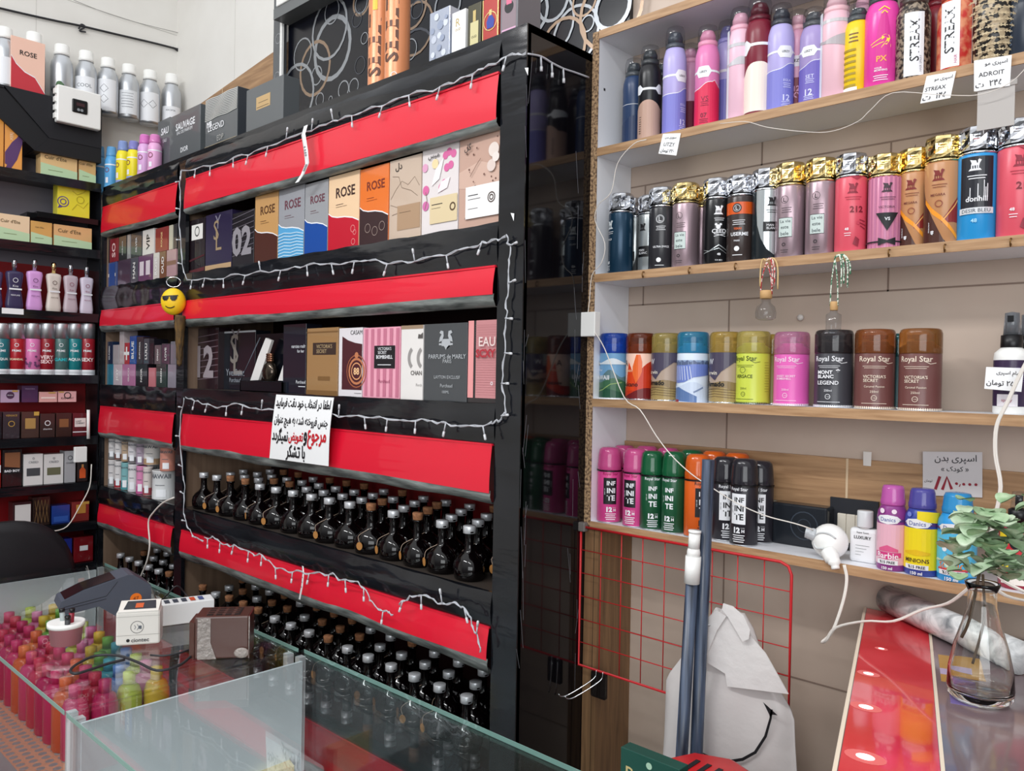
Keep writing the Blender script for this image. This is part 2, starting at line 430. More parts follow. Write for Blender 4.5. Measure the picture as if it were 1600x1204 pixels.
m = MB(); m.box(-2.602, F, .0, -2.548, F+.012, 2.28, FILM); up_('stile', m)
m = MB(); m.box(X0, F, .0, X0+.01, F+.012, 2.28, FILM); up_('stile', m)
m = MB(); m.box(X0, F+.003, 2.28, X1, 1.506, 2.296, FILM); up_('top_board', m)
m = MB(); m.box(X0+.016, 1.500, 0.1, X1-.016, 1.506, 2.28, mat('#24090b', .5, key='unit_back')); 
m.box(-2.45, 1.4985, 1.18, X1-.017, 1.5005, 1.5, DRED); up_('back_panel', m, 'dark red back board')
# inner side linings of brown laminate
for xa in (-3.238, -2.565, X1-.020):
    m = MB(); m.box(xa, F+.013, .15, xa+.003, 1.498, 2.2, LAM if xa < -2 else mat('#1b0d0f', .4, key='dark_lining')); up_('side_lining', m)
BAY = ((-2.548, X1-.07), (-3.245, -2.602))
LV = [(2.28, 2.216, 2.120, 2.107, None), (1.914, 1.825, 1.765, 1.745, 1.914), (1.545, 1.462, 1.366, 1.345, 1.545), (1.160, 1.089, 1.024, 1.000, 1.160), (.79, .70, .60, .58, .79)]
for bi, (a, b) in enumerate(BAY):
    for li, (ft, fb, rb, lb, shelf) in enumerate(LV):
        m = MB()
        # fascia with sagging film wrinkles
        n = 40; V = []; Fc = []
        for i in range(n+1):
            x = a+(b-a)*i/n
            for j in range(5):
                t = j/4; V.append((x, F+.001-.006*sin(pi*t)*(1+.35*sin(i*.7+li)), ft-(ft-fb)*t+.0015*sin(i*1.3+j)))
        for i in range(n):
            for j in range(4): Fc.append((i*5+j, i*5+5+j, i*5+6+j, i*5+1+j))
        m.add(V, Fc, FILM, True); m.box(a, F+.004, fb, b, F+.012, ft, FILM)
        up_('fascia', m)
        # red band, slightly bellied and leaning out
        m = MB(); V = []; Fc = []; n = 24
        for i in range(n+1):
            x = a+.004+(b-a-.008)*i/n
            for j in range(7):
                t = j/6; V.append((x, F-.002-.007*sin(pi*t*.55)-.001*sin(i*.5+li), fb-(fb-rb)*t+.0025*sin(i*.27+li*2)*t))
        for i in range(n):
            for j in range(6): Fc.append((i*7+j, i*7+7+j, i*7+8+j, i*7+1+j))
        m.add(V, Fc, RED, True); m.box(a+.004, F-.004, fb-.002, b-.004, F+.004, fb+.002, RED)
        up_('red_band', m, 'glossy red plastic band')
        m = MB(); V = []; Fc = []; n = 30
        for i in range(n+1):
            x = a+.002+(b-a-.004)*i/n; wv = .0025*sin(i*.9+li)+.002*sin(i*.37)
            V += [(x, F-.0075, rb+.004+wv*.3), (x, F-.009, rb-.006+wv), (x, F-.002, lb+wv), (x, F+.012, lb-.002)]
        for i in range(n):
            for j in range(3): Fc.append((i*4+j, i*4+4+j, i*4+5+j, i*4+1+j))
        m.add(V, Fc, FILMG, True); up_('band_lip', m, 'wrinkled grey film edge under the red band')
        if shelf:
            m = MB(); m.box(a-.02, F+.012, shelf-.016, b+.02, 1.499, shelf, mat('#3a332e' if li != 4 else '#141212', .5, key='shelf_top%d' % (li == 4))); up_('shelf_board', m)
m = MB(); m.box(X0+.01, F+.002, 0, X1-.01, F+.01, .5, FILM); up_('plinth', m)
# clear film corners and scuffs on the stile
m = MB()
for px, py, k in ((800, 337, 7), (822, 110, 5)):
    p = P(px, py, y=F-.0015); m.add([(p.x-.004, p.y, p.z+.006), (p.x+.006, p.y, p.z+.004), (p.x+.005, p.y, p.z-.011)], [(0, 1, 2)], WPAP)
up_('paper_scrap', m, 'white paper scrap on the black stile')
# patterned black cabinet panel standing on the unit
PB = thing('patterned_panel', 'black panel printed with silver and bronze rings standing on the display unit', 'panel', (-1.78, 1.5, 2.3))
m = MB(); m.box(-2.485, 1.495, 2.2965, -1.06, 1.508, 3.25, mat('#0b0d16', .2, key='navy_black')); GR = mat('#9fa3a8', .25, .6, key='ring_silver'); BZ = mat('#9b8470', .25, .5, key='ring_bronze'); GD = mat('#4d5058', .3, .4, key='ring_dark')
Mp = flatmap(-2.485, 1.495, 2.2965, 1, 1); its = []
for px, py, r, th, mm in ((565, 2, .05, .009, BZ), (519, 75, .115, .017, GR), (492, 107, .10, .012, BZ), (495, 118, .035, .005, GR), (473, 85, .06, .006, GR), (463, 150, .12, .012, GR), (537, 140, .032, .005, GR), (553, 135, .028, .004, GR), (500, 156, .026, .004, GR), (517, 155, .012, .003, GR), (515, 45, .11, .011, GR), (519, 18, .045, .005, GR), (565, 5, .035, .004, GR), (558, 30, .028, .003, GD), (563, 102, .03, .003, GD), (562, 20, .012, .002, GD),
        (645, 12, .07, .009, BZ), (650, 45, .085, .008, BZ), (648, 95, .10, .008, GD), (641, 78, .035, .004, GR), (652, 15, .03, .004, GD), (570, 60, .02, .003, GR), (700, 8, .06, .007, GR), (830, 22, .065, .010, GR), (865, 2, .055, .009, GR), (860, 40, .085, .007, GR), (900, 55, .078, .008, GR), (919, 37, .022, .004, GR), (914, 2, .04, .006, BZ), (955, 15, .10, .010, BZ), (958, 12, .058, .012, GR), (880, 75, .08, .009, BZ)):
    p = P(px, py, y=1.495); its.append(('o', p.x+2.485, p.z-2.2965, r*.92, th*.9, mm))
draw(m, its, 1, 1, Mp, .0002)
loc(m, PB).build('board', PB)
# narrow cabinet side with white corner strip and a grey shelf at its top
m = MB(); m.box(-2.540, 1.47, 2.2965, -2.495, 1.494, 3.25, mat('#5d6063', .3, key='grey_side')); 
draw(m, [('o', .02+R.uniform(-.01, .01), z, .018, .003, GR) for z in (2.55, 2.62, 2.75)], 1, 1, flatmap(-2.538, 1.47, 0, 1, 1))
loc(m, PB).build('side_board', PB)
m = MB(); m.box(-2.495, 1.468, 2.2965, -2.482, 1.476, 3.25, WPL); o = loc(m, PB).build('corner_strip', PB); o['label'] = 'white corner strip'
m = MB(); m.box(-2.482, 1.435, 2.795, -1.9, 1.494, 2.83, mat('#6c6f70', .4, key='grey_shelf')); loc(m, PB).build('shelf_board', PB)
m = MB(); m.rbox(-.05, 0, 0, .05, .05, .09, WPL, .004); draw(m, [('d', .2, .6, .12, H('#b9c3dd')), ('l', [(.1, .3), (.5, .25), (.9, .5)], .02, GD)], .1, .09, flatmap(-.05, 0, 0, .1, .09))
tag(m.build('carton', None, (-2.41, 1.43, 2.8305)), 'white carton lying on the grey shelf of the ringed panel', 'box')

# ============================================================ LEFT WALL UNIT
LU = thing('wall_display', 'black wall shelving with dark red back on the left wall', 'shelf', (-3.257, .5, 0))
def lp(name, mb, lab=None):
    o = loc(mb, LU).build(name, LU)
    if lab: o['label'] = lab
LB = [2.304, 2.052, 1.810, 1.578, 1.348, 1.175, 1.025, .87]
m = MB(); m.box(-3.397, -.3, .0, -3.385, 1.165, 1.99, mat('#8c1218', .4, key='red_back')); m.box(-3.397, -.3, 1.99, -3.385, 1.165, 2.44, mat('#6d6a72', .5, key='grey_back')); lp('back_panel', m)
for z in LB:
    m = MB(); m.box(-3.384, -.3, z-.022, -3.257, 1.165, z, GBLK); m.box(-3.2575, -.3, z-.03, -3.249, 1.165, z+.002, FILM); lp('shelf_board', m)
m = MB(); m.box(-3.384, .93, 2.150, -3.30, 1.165, 2.170, GBLK); m.box(-3.30, .95, 2.150, -3.257, 1.165, 2.170, GBLK); lp('shelf_board', m, 'short shelf under the yellow box')
m = MB(); m.box(-3.384, 1.166, 0, -3.262, 1.171, 2.29, FILM); lp('side_panel', m)
# slanted black canopy
m = MB(); m.prism([(-.3, 2.592), (1.165, 2.592), (1.165, 2.44), (.985, 2.44), (.84, 2.592-.002), (.84, 2.583), (-.3, 2.583)], mat('#15161c', .5, key='canopy_black'), 'x', -3.262, -3.250)
m.prism([(-.3, 2.583), (.84, 2.583), (.985, 2.44), (.94, 2.385), (.80, 2.50), (-.3, 2.50)], mat('#0f1015', .5, key='canopy_dark'), 'x', -3.262, -3.254)
m.box(-3.384, -.3, 2.578, -3.262, 1.165, 2.592, mat('#15161c', .5, key='canopy_black'))
m.prism([(.94, 2.385), (.985, 2.44), (1.165, 2.44), (1.165, 2.385)], mat('#0f1015', .5, key='canopy_dark'), 'x', -3.384, -3.252)
lp('canopy', m, 'slanted matt black canopy')

# ============================================================ COUNTERS
def case(name, label, x0, x1, y0, y1, zt, ends):
    r = thing(name, label, 'counter', ((x0+x1)/2, (y0+y1)/2, 0))
    g = .008
    m = MB(); m.box(x0+.001, y0, zt-g, x1-.001, y1, zt, GLASS); o = loc(m, r).build('glass_top', r)
    m = MB()
    for a in ((x0, y0-.001, x1, y0+.0), (x0, y1, x1, y1+.001)): m.box(a[0], a[1], zt-g, a[2], a[3], zt, GEDGE)
    loc(m, r).build('glass_edge', r)
    m = MB(); m.box(x0+.01, y0+.002, .3, x1-.01, y0+.007, zt-g-.001, GLASS); loc(m, r).build('front_glass', r)
    m = MB(); m.box(x0+.01, y1-.007, .3, x1-.01, y1-.002, zt-g-.001, GLASS); loc(m, r).build('back_glass', r)
    for (x, y) in ((x0+.004, y0+.008), (x1-.02, y0+.008), (x0+.004, y1-.024), (x1-.02, y1-.024)):
        m = MB(); m.box(x, y, .0, x+.016, y+.016, zt-g-.001, mat('#e9eaec', .3, .3, key='white_alu')); 
        loc(m, r).build('post', r)
    m = MB(); m.box(x0+.004, y0+.008, .02, x1-.004, y1-.008, .32, mat('#2a2c30', .5, key='plinth')); loc(m, r).build('plinth', r)
    return r
C1 = case('glass_counter', 'glass-topped showcase counter at the left, full of coloured bottles', -2.633, -1.533, .50, .968, 1.0, 0)
C2 = case('glass_counter', 'glass-topped showcase counter in the near middle with white end panel', -1.521, -.52, .50, .975, 1.0, 0)
EP = mat('#eef4f8', .3, key='end_panel')
m = MB(); m.box(-1.500, .515, .33, -1.494, .955, .985, EP); loc(m, C2).build('end_panel', C2)['label'] = 'pale end panel'
m = MB(); m.box(-2.628, .525, .33, -2.622, .94, .985, EP); loc(m, C1).build('end_panel', C1)['label'] = 'pale end panel'
m = MB(); m.box(-1.49, .52, .70, -.54, .95, .708, GLASS); loc(m, C2).build('inner_shelf', C2)
m = MB(); nx, ny = 60, 18; x0, x1, y0, y1 = -2.60, -1.56, .53, .90; z = .755
# perforated shelf: lattice with oval holes
hm = mat('#d9a588', .45, key='perforated'); V = []; Fc = []; n = 12
cxn, cyn = (x1-x0)/44, (y1-y0)/15
for i in range(44):
    for j in range(15):
        cx, cy = x0+(i+.5)*cxn, y0+(j+.5)*cyn
        sq = [(-.5, -.5), (0, -.5), (.5, -.5), (.5, 0), (.5, .5), (0, .5), (-.5, .5), (-.5, 0)]; o = len(V)
        for k in range(8):
            a = radians(225+45*k); V.append((cx+sq[k][0]*cxn, cy+sq[k][1]*cyn, z)); V.append((cx+cos(a)*cxn*.36, cy+sin(a)*cyn*.36, z))
        for k in range(8): Fc.append((o+2*k, o+2*((k+1) % 8), o+2*((k+1) % 8)+1, o+2*k+1))
m.add(V, Fc, hm); loc(m, C1).build('perforated_shelf', C1)['label'] = 'peach perforated shelf'

# right counter, turned a little
ang = math.atan2(.226, .736)
RC = thing('red_edged_counter', 'display counter with a red border under clear film, at the lower right', 'counter', (-.523, 1.492, 0))
def turned(mb):
    c, d = cos(ang), sin(ang); mb.v = [(x*c-y*d, x*d+y*c, z) for x, y, z in mb.v]; return mb
tm = noisy('counter_film', '#6b5a5e', '#7f6c70', (1, 1, 1), .12, 3, 3, .05, coat=.3)
m = MB(); tn = math.tan(ang); m.prism([(0, -1.25), (.9, -1.25), (.9, -.9*tn), (0, 0)], mat('#c9b9b4', .4, key='counter_side'), 'z', 1.13, 1.196); m.prism([(.02, -1.23), (.88, -1.23), (.88, -.9*tn-.02), (.02, -.02)], mat('#77706c', .5, key='counter_body'), 'z', 0, 1.13); turned(m).build('body', RC)
m = MB(); m.prism([(.002, -1.25), (.9, -1.25), (.9, -.9*tn), (.002, 0)], tm, 'z', 1.196, 1.198); turned(m).build('top', RC)
m = MB(); m.prism([(.006, -1.25), (.1015, -1.25), (.1015, -.1015*tn-.003), (.006, -.005)], noisy('red_border', '#c8202c', '#e04048', (1, 1, 1), .09, 7, 3, .05, coat=.5), 'z', 1.198, 1.1986); turned(m).build('red_border', RC)['label'] = 'red border strip'
m = MB(); m.box(.0005, -1.25, 1.198, .005, 0, 1.199, mat('#e8d9c4', .4, key='cream_line')); m.box(.102, -1.25, 1.198, .106, -.106*tn-.002, 1.199, mat('#e8d9c4', .4, key='cream_line')); turned(m).build('piping', RC)
m = MB(); m.box(.112, -.34, 1.198, .165, -.22, 1.1984, mat('#b88a3c', .3, key='gold_leaflet')); m.box(.112, -.31, 1.1984, .15, -.285, 1.1988, mat('#b9a9c9', .3, key='lilac_leaflet')); m.box(.12, -.42, 1.198, .15, -.35, 1.1984, mat('#7464a0', .3)); turned(m).build('leaflet', RC)['label'] = 'gold and lilac leaflets under the film'

# LED modules glowing under the film of the red border
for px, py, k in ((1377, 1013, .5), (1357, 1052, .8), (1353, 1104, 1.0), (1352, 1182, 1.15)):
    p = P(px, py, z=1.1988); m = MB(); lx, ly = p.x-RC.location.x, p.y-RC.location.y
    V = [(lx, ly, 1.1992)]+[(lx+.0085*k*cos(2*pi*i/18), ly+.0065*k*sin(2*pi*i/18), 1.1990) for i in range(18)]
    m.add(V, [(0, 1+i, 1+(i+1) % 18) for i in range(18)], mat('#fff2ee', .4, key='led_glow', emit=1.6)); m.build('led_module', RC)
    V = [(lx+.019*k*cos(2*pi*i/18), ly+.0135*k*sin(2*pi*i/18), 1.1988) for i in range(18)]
    m = MB(); m.add(V, [tuple(range(18))], mat('#dc6a68', .4, key='led_halo', emit=.12)); m.build('led_halo', RC)  # blurred halo of the LED glow, painted as a faintly emitting pale red disc

# ============================================================ CANS ON THE RIGHT-HAND SHELVES
ZT = [z+T for z in ZS]   # shelf tops: [.., 2.092, 1.823, 1.557, 1.294]
def place(px, py, yc, z): 
    return (P(px, py, y=yc).x, yc, z)
ROTS = [('lilac and violet spray can above', 1.45), ('hot pink and crimson', .38), ('lilac and violet spray can right of', 1.0), ('pink and burgundy spray can with number', .5), ('lilac and violet spray can left', .2), ('burgundy spray can with a big', .45), ('black and tan', .55), ('yellow spray can', .25), ('big magenta', .5), ('dark patterned', .5), ('coral red spray can with tall', .25),
 ('charcoal body', .73), ('leftmost of the three', .48), ('black body spray with silver', .72), ('dark brown body', .41), ('silver and black body', .78), ('middle of the three', .46), ('rightmost of the three', .5), ('212, left of', .68), ('pink striped', .58), ('half hidden behind its twin', .33), ('standing before its twin', .29), ('bright blue body', .28), ('coral red body spray with silver cap at the right end', .54),
 ('lime green air', .15), ('pink air freshener', .35), ('grey-black air', .37), ('brown air freshener with amber cap, right', .6), ('brown air freshener with amber cap at', .35),
 ('pink deodorant can at the far left', .98), ('pink deodorant can, second', .35), ('green deodorant can next to the pink', .84), ('green deodorant can next to the orange', .36), ('orange deodorant can half', 1.2), ('black deodorant can right of the poles', .9), ('standing foremost', .3), ('behind the foremost', .6)]
def can(label, px, yc, z, r, h, style, body, capm, items=(), rot=0, band=None, name='spray_can', cat='spray can', group=None, py=None, x=None, hc=None, at=None):
    """px = picture column of the can's axis"""
    lc = at or ((x, yc, z) if x is not None else place(px, py if py else pr_y(px, yc, z+h/2), yc, z))
    rot = next((v for k, v in ROTS if k in label), rot)
    root = thing(name, label, cat, lc, 0, group)
    m = MB(); hb = hc or {'tall': .79, 'deo': .70, 'air': .70, 'facet': .755, 'kid': .765}[style]; hb *= h
    if style == 'tall':
        m.lathe([(r*.9, 0), (r, .002), (r, hb*.86), (r*.97, hb*.91), (r*.86, hb*.97), (r*.80, hb)], body); capr = r*.8
    elif style == 'kid':
        m.lathe([(r*.93, 0), (r, .003), (r, hb*.82), (r*.95, hb*.90), (r*.80, hb*.97), (r*.76, hb)], body); capr = r*.78
    elif style == 'air':
        m.lathe([(r*.97, 0), (r, .0015), (r*.985, .004), (r*.985, hb-.003), (r*.9, hb+.003), (r*.55, hb+.012), (r*.45, hb+.014), (r*.45, hb+.017), (r*.36, hb+.018)], body)
        m.lathe([(r*.97, 0), (r*1.01, .0012), (r, .0035)], SILV)
    elif style == 'deo':
        m.lathe([(r*.9, 0), (r, .002), (r, hb-.002), (r*.97, hb)], body); m.lathe([(r*.9, 0), (r*1.012, .001), (r, .0025)], ALU)
    else:
        m.lathe([(r*.95, 0), (r, .002), (r, hb-.003), (r*.96, hb)], body)
    m.build('body', root)
    c = MB(); hh = h-hb
    if style == 'tall':
        c.lathe([(capr*.98, hb), (capr, hb+.004), (capr, hb+.010), (capr*.86, hb+.011)], capm)
        c.lathe([(capr*.80, hb+.011), (capr*.80, hb+hh*.5), (capr*.6, hb+hh*.72), (0, hb+hh*.76)], capm)
        cc = MB(); cc.lathe([(capr*1.02, hb+.009), (capr*1.02, h-.012), (capr*.9, h-.003), (capr*.6, h), (0, h)], CLEAR)
        co = c.build('nozzle', root); cc.build('clear_cap', root)['label'] = 'clear plastic cap'
    elif style == 'kid':
        c.lathe([(capr, hb), (capr*1.04, hb+.002), (capr*1.04, hb+.008), (capr*1.0, hb+.010), (capr*.92, h-.006), (capr*.82, h-.001), (capr*.5, h), (0, h)], capm); c.build('cap', root)
    elif style == 'air':
        c.lathe([(0, hb+.019), (r*.2, hb+.019), (r*.2, hb+hh*.72), (0, hb+hh*.72)], capm); c.box(-r*.42, -.004, hb+hh*.55, r*.42, .004, hb+hh*.72, capm)
        c.build('nozzle', root)
        d = MB(); d.lathe([(r*.99, hb-.002), (r*1.0, hb), (r*1.0, h-.008), (r*.94, h-.002), (r*.85, h), (0, h)], capm); d.build('cap', root)
    elif style == 'deo':
        c.lathe([(r*.995, hb), (r*1.01, hb+.002), (r*1.01, hb+.012), (r*.985, hb+.014), (r*.94, h-.016), (r*.86, h-.005), (r*.66, h-.0005), (0, h)], capm); c.build('cap', root)
    else:
        # cut-glass style cap: octagonal with pressed windows
        c.lathe([(r*1.0, hb), (r*1.0, hb+.003), (r*.9, hb+.004), (r*.98, hb+.008)], capm, seg=24)
        V = []; F_ = []; n = 16; rows = [(hb+.006, .96, .99), (hb+.012, 1.03, .9), (hb+hh*.45, 1.0, .93), (hb+hh*.68, 1.04, .88), (h-.007, 1.03, .95), (h-.002, .98, .93), (h, .86, .82)]
        for (z_, ra, rb) in rows:
            for j in range(n):
                a = 2*pi*(j+.5)/n; rr = r*(ra if j % 2 else rb); V.append((rr*cos(a), rr*sin(a), z_))
        for i in range(len(rows)-1):
            for j in range(n): F_.append((i*n+j, i*n+(j+1) % n, (i+1)*n+(j+1) % n, (i+1)*n+j))
        F_.append(tuple((len(rows)-1)*n+j for j in range(n)))
        c.add(V, F_, capm); co = c.build('cap', root)
        w_ = MB()
        for a in (-.55, .2, .95, 1.9, 3.1, 4.2):
            for (za, zb) in ((.25, .52), (.6, .85)):
                M = lambda u, v, o: ((r*.985+o)*sin(a+u*.26), -(r*.985+o)*cos(a+u*.26), hb+hh*(za+(zb-za)*v))
                w_.add([M(-1, 0, 0), M(1, 0, 0), M(1, 1, 0), M(-1, 1, 0), M(-.6, .25, -.003), M(.6, .25, -.003), M(.6, .75, -.003), M(-.6, .75, -.003)], [(0, 1, 5, 4), (1, 2, 6, 5), (2, 3, 7, 6), (3, 0, 4, 7), (4, 5, 6, 7)], capm)
        w_.build('facet_window', root)
    if items:
        p = MB(); draw(p, items, 2*r, hb, cylmap(r*(.987 if style == 'air' else 1), 0, hb, rot), .0002); p.build('printed_label', root)
    return root
def proj(x, y, z):
    d = Vector((x, y, z))-CAM; k = d.dot(fw); return 800+FPX*d.dot(rt)/k, 602-FPX*d.dot(up)/k
def pr_y(px, y, z):
    # picture row of the point on plane y at height z under column px
    py = 600
    for _ in range(3):
        x = P(px, py, y=y).x; py = proj(x, y, z)[1]
    return py
def hyt(px, ytop, y, z): return P(px, ytop, y=y).z-z

def wrap(v0, v1, m, n=24): return ('b', [(-pi/2+pi*i/n, v0, v1) for i in range(n+1)], m)
def wavewrap(lo, fn, m, n=32): return ('b', [(-pi/2+pi*i/n, lo, fn(-pi/2+pi*i/n)) for i in range(n+1)], m)
def lines(u, v, w_, n, dv, m, lw=.012): return [('r', u-w_*(1-.15*(i % 2))/2, v-i*dv, u+w_*(1-.15*(i % 2))/2, v-i*dv+lw, m) for i in range(n)]
def leezy(topc, botc, plate, txt, tcol, sub, small):
    T_, B_, Pm, C_ = H(topc), H(botc), H(plate), H(tcol)
    step = lambda u: .50+.04*math.tanh(6*(u+.1)) if u < .35 else .54-.06*math.tanh(6*(u-.45))
    it = [wavewrap(.0, lambda u: step(u)+.008, WINK), wavewrap(.0, step, B_)]
    it += [('b', [(-pi/2+pi*i/24, .66, .685) for i in range(25)], Pm), ('b', [(-.42, .665, .68), (-.3, .60, .735), (.12, .60, .735), (.24, .665, .68)], Pm), ('t', 'LEEZY', -.09, .668, .30, INK, .02)]
    it += [('t', txt, -.02, .34, .3, C_)] + lines(-.02, .30, .32, 3, .022, C_, .006) + [('t', small, -.05, .14, .26, C_, .02)] + lines(-.05, .09, .36, 3, .02, C_, .006)
    return it
LIL, PUR = H('#b9b0e6', .3), H('#7f7fce', .3)
r1 = ZT[1]; Y1 = 1.415
g1 = 'body sprays on the top right shelf'
def tall(label, px, ytop, body, capc, items, yc=Y1, r=.0235, rot=0, h=None, style='tall', py=None):
    hh = h or hyt(px, ytop, yc, r1)
    return can(label, px, yc, r1, r, hh, style, body, capc, items, rot, py=py)
DCAP = H('#4b5055', .3)
tall('navy blue spray can in the far left corner of the top right shelf', 990, 93, H('#2f4367', .3), DCAP, [('b', [(-1.5, .6, .606), (1.5, .6, .606)], WINK), wavewrap(0, lambda u: .40+.05*math.tanh(5*u), H('#27395c', .3))], yc=1.445)
tall('black and tan spray can with a white ribbon band, second from left', 1015, 73, H('#1c1c20', .3), H('#3a3d40', .3), [wavewrap(.0, lambda u: .52-.10*min(1, abs(u+.05)*1.6)**2, H('#c09d8c', .35)), ('b', [(-1.5, .66, .69), (-.45, .60, .73), (-.3, .65, .68), (.3, .65, .68), (.45, .60, .73), (1.5, .66, .69)], WINK)]+lines(-.42, .3, .12, 8, .03, INK, .008))
tall('black spray can hiding behind the black and tan one', 1034, 95, H('#222128', .3), DCAP, [], yc=1.475)
tall('lilac and violet spray can above the price tag at left of the top shelf', 1054, 44, LIL, H('#4b4f58', .3), leezy('#b9b0e6', '#7f7fce', '#eef0f4', 'EGLA', '#dfe0ff', '', '12'))
tall('pink and burgundy spray can half hidden behind the lilac one', 1078, 70, H('#d79cbc', .3), H('#e2a3bd', .3), [wrap(0, .5, H('#6e1f35', .3))], yc=1.475)
tall('hot pink and crimson spray can with number 07', 1105, 42, H('#e07fb4', .3), H('#e89ab8', .35), leezy('#e07fb4', '#da2451', '#eef0f4', 'VS', '#7d0f35', '', '07'))
tall('violet spray can behind the pale pink one', 1136, 34, LIL, H('#8c86c0', .3), [wrap(0, .58, PUR), wrap(.66, .69, WINK)], yc=1.468)
tall('pale pink and white spray can with silver wave band', 1156, 14, H('#efc4d6', .3), H('#eeb3c6', .35), [('b', [(-.8, 0, 1), (-.25, 0, 1)], H('#dfe6f0', .3)), wrap(.80, .84, H('#c4c2c8', .3)), wavewrap(.60, lambda u: .66+.03*sin(5*u), H('#c4c2c8', .3)), ('b', [(-.75, .05, .5), (-.55, .05, .5)], H('#a9bcb8'))])
tall('burgundy spray can with a big cream label', 1186, -2, H('#7c1f33', .3), H('#5d1728', .3), [wavewrap(.04, lambda u: .55-.12*min(1, abs(u+.02)*1.7)**3, H('#f3e4d8', .35)), ('b', [(-1.5, .73, .76), (-.5, .64, .80), (-.3, .72, .75), (.45, .72, .75), (.6, .64, .80), (1.5, .73, .76)], WINK), wrap(0, .035, H('#7c1f33', .3))]+lines(.42, .4, .1, 10, .026, INK, .007), r=.0262)
tall('lilac and violet spray can right of the cream-labelled one', 1220, 8, LIL, H('#3d3f48', .3), leezy('#b9b0e6', '#7f7fce', '#eef0f4', 'EGLA', '#dfe0ff', '', '12'), rot=-.1)
tall('pink and burgundy spray can with number 212 between two lilac ones', 1246, 18, H('#e3a6c0', .3), H('#e9b2bf', .3), [wrap(.0, .42, H('#7c2038', .3)), wrap(.55, .68, H('#e8e2e4', .3)), ('t', 'LEEZY', -.1, .62, .42, INK, .02), ('t', '212\nSKY', -.1, .25, .5, H('#e9a9c4'), .03)], yc=1.45)
tall('lilac and violet spray can left of the tall pale pink one', 1271, 14, H('#a594c8', .3), H('#4a4c50', .3), leezy('#b9b0e6', '#6f63b8', '#eef0f4', 'SET', '#dfe0ff', '', '12'))
tall('tall white and pale pink spray can with grey wave', 1306, -12, H('#f0c3cf', .3), H('#efc0c8', .35), [('b', [(-.8, 0, 1), (-.3, 0, 1)], H('#e3e6ef', .3)), wrap(.86, .90, H('#c9c6c9', .3)), ('b', [(-.8, .66, .70), (-.2, .63, .66), (.2, .60, .70), (.6, .58, .74), (1.5, .6, .72)], H('#b3acb0', .3)), ('b', [(-.78, .03, .35), (-.6, .03, .35)], H('#9fb0ae'))], r=.0262)
tall('pink-capped spray can behind the yellow one', 1350, -15, H('#eab6c6', .3), H('#ecb2c4', .35), [], yc=1.475)
tall('yellow spray can with dark cap', 1340, 8, H('#f3cf1e', .3), H('#4a4f52', .3), lines(-.1, .80, .34, 3, .05, H('#7a5c2a'), .02)+[('b', [(-.55, .1+.08*k, .13+.08*k), (.0, .1+.08*k, .13+.08*k)], H('#a48b1c')) for k in range(7)]+[('b', [(-.5, .02, .09), (.05, .02, .09)], WINK)], yc=1.418)
MAG = H('#ee49ab', .25)
tall('big magenta spray can with dark cap and yellow lettering', 1379, -25, MAG, H('#45494e', .3), [
    ('b', [(-.28, .12, .5), (-.2, .1, .72), (-.12, .1, .86), (-.02, .12, .88), (.05, .14, .8), (.14, .2, .62), (.2, .3, .45)], H('#d62f91', .3)),
    ('t', '2', .02, .52, .26, H('#ffe23c'), .04), ('l', [(-.42, .50), (-.05, .57)], .02, H('#ffe23c')), ('l', [(-.38, .47), (-.05, .51)], .02, H('#ffe23c')), ('l', [(-.2, .88), (-.05, .92), (.1, .88)], .03, H('#ffe23c')), ('l', [(-.12, .84), (-.04, .87), (.04, .84)], .03, H('#ffe23c')), ('t', 'PX', -.1, .32, .28, H('#ffb24a'), .02), ('t', 'YOUR\nMORNING', -.12, .20, .36, WINK, .02)]+lines(-.12, .12, .4, 3, .025, WINK, .008), r=.0278)
PAT = noisy('dark_filigree', '#2a2220', '#9a8a78', (1, 1, 1), .3, 160, 2, 0, .45, .6)
tall('dark patterned spray can with tall upright white label', 1427, -20, PAT, H('#4a3d38', .3), [('r', -.36, .05, .22, .86, WINK), ('t', 'STREAX', -.05, .48, .0, INK)][:1]+[('t', 'STREAX', -.06, .5, 1.30, INK, .012, 90), ('t', 'HAIR SPRAY', .12, .2, .5, H('#8c8890'), 0, 90)], r=.0262)
tall('dark red spray can between the two white-labelled cans', 1464, -20, H('#8a2230', .3), H('#6c1a24', .3), [], yc=1.48, r=.0215)
REDP = noisy('coral_floral', '#c9302a', '#e0906a', (1, 1, 1), .3, 70, 2, 0, .4, .62)
tall('coral red spray can with tall upright white label', 1494, -25, REDP, H('#a83a2c', .3), [('r', -.42, .05, .10, .95, WINK), ('t', 'STREAX', -.17, .55, 1.30, INK, .012, 90), ('t', 'HAIR', .0, .15, .24, H('#c0306a'), 0, 90)], r=.0272)
STAR = noisy('star_pattern', '#231f1c', '#c0ac8c', (1, 1, 1), .3, 110, 1, 0, .47, .53)
tall('dark spray can covered in pale star pattern', 1551, -25, STAR, H('#2c2826', .3), [('b', [(-.62, .0, 1), (-.5, .0, 1)], H('#c8c6c2', .2))]+[('l', [(u+.11*cos(a), v+.022*sin(a)), (u-.11*cos(a), v-.022*sin(a))], .022, H('#c9b692')) for k, (u, v) in enumerate([(uu+(.12 if (j % 2) else 0), .08+.085*j) for j in range(11) for uu in (-.3, -.05, .2, .45)]) for a in (0, 1.05, 2.1)], r=.028)
tall('dark navy spray can at the right end of the top shelf', 1598, -25, H('#2b3340', .3), H('#2b3340', .3), [('b', [(-.5, .2+.07*k, .23+.07*k), (-.2, .24+.07*k, .27+.07*k)], H('#5b6878')) for k in range(8)], yc=1.425)

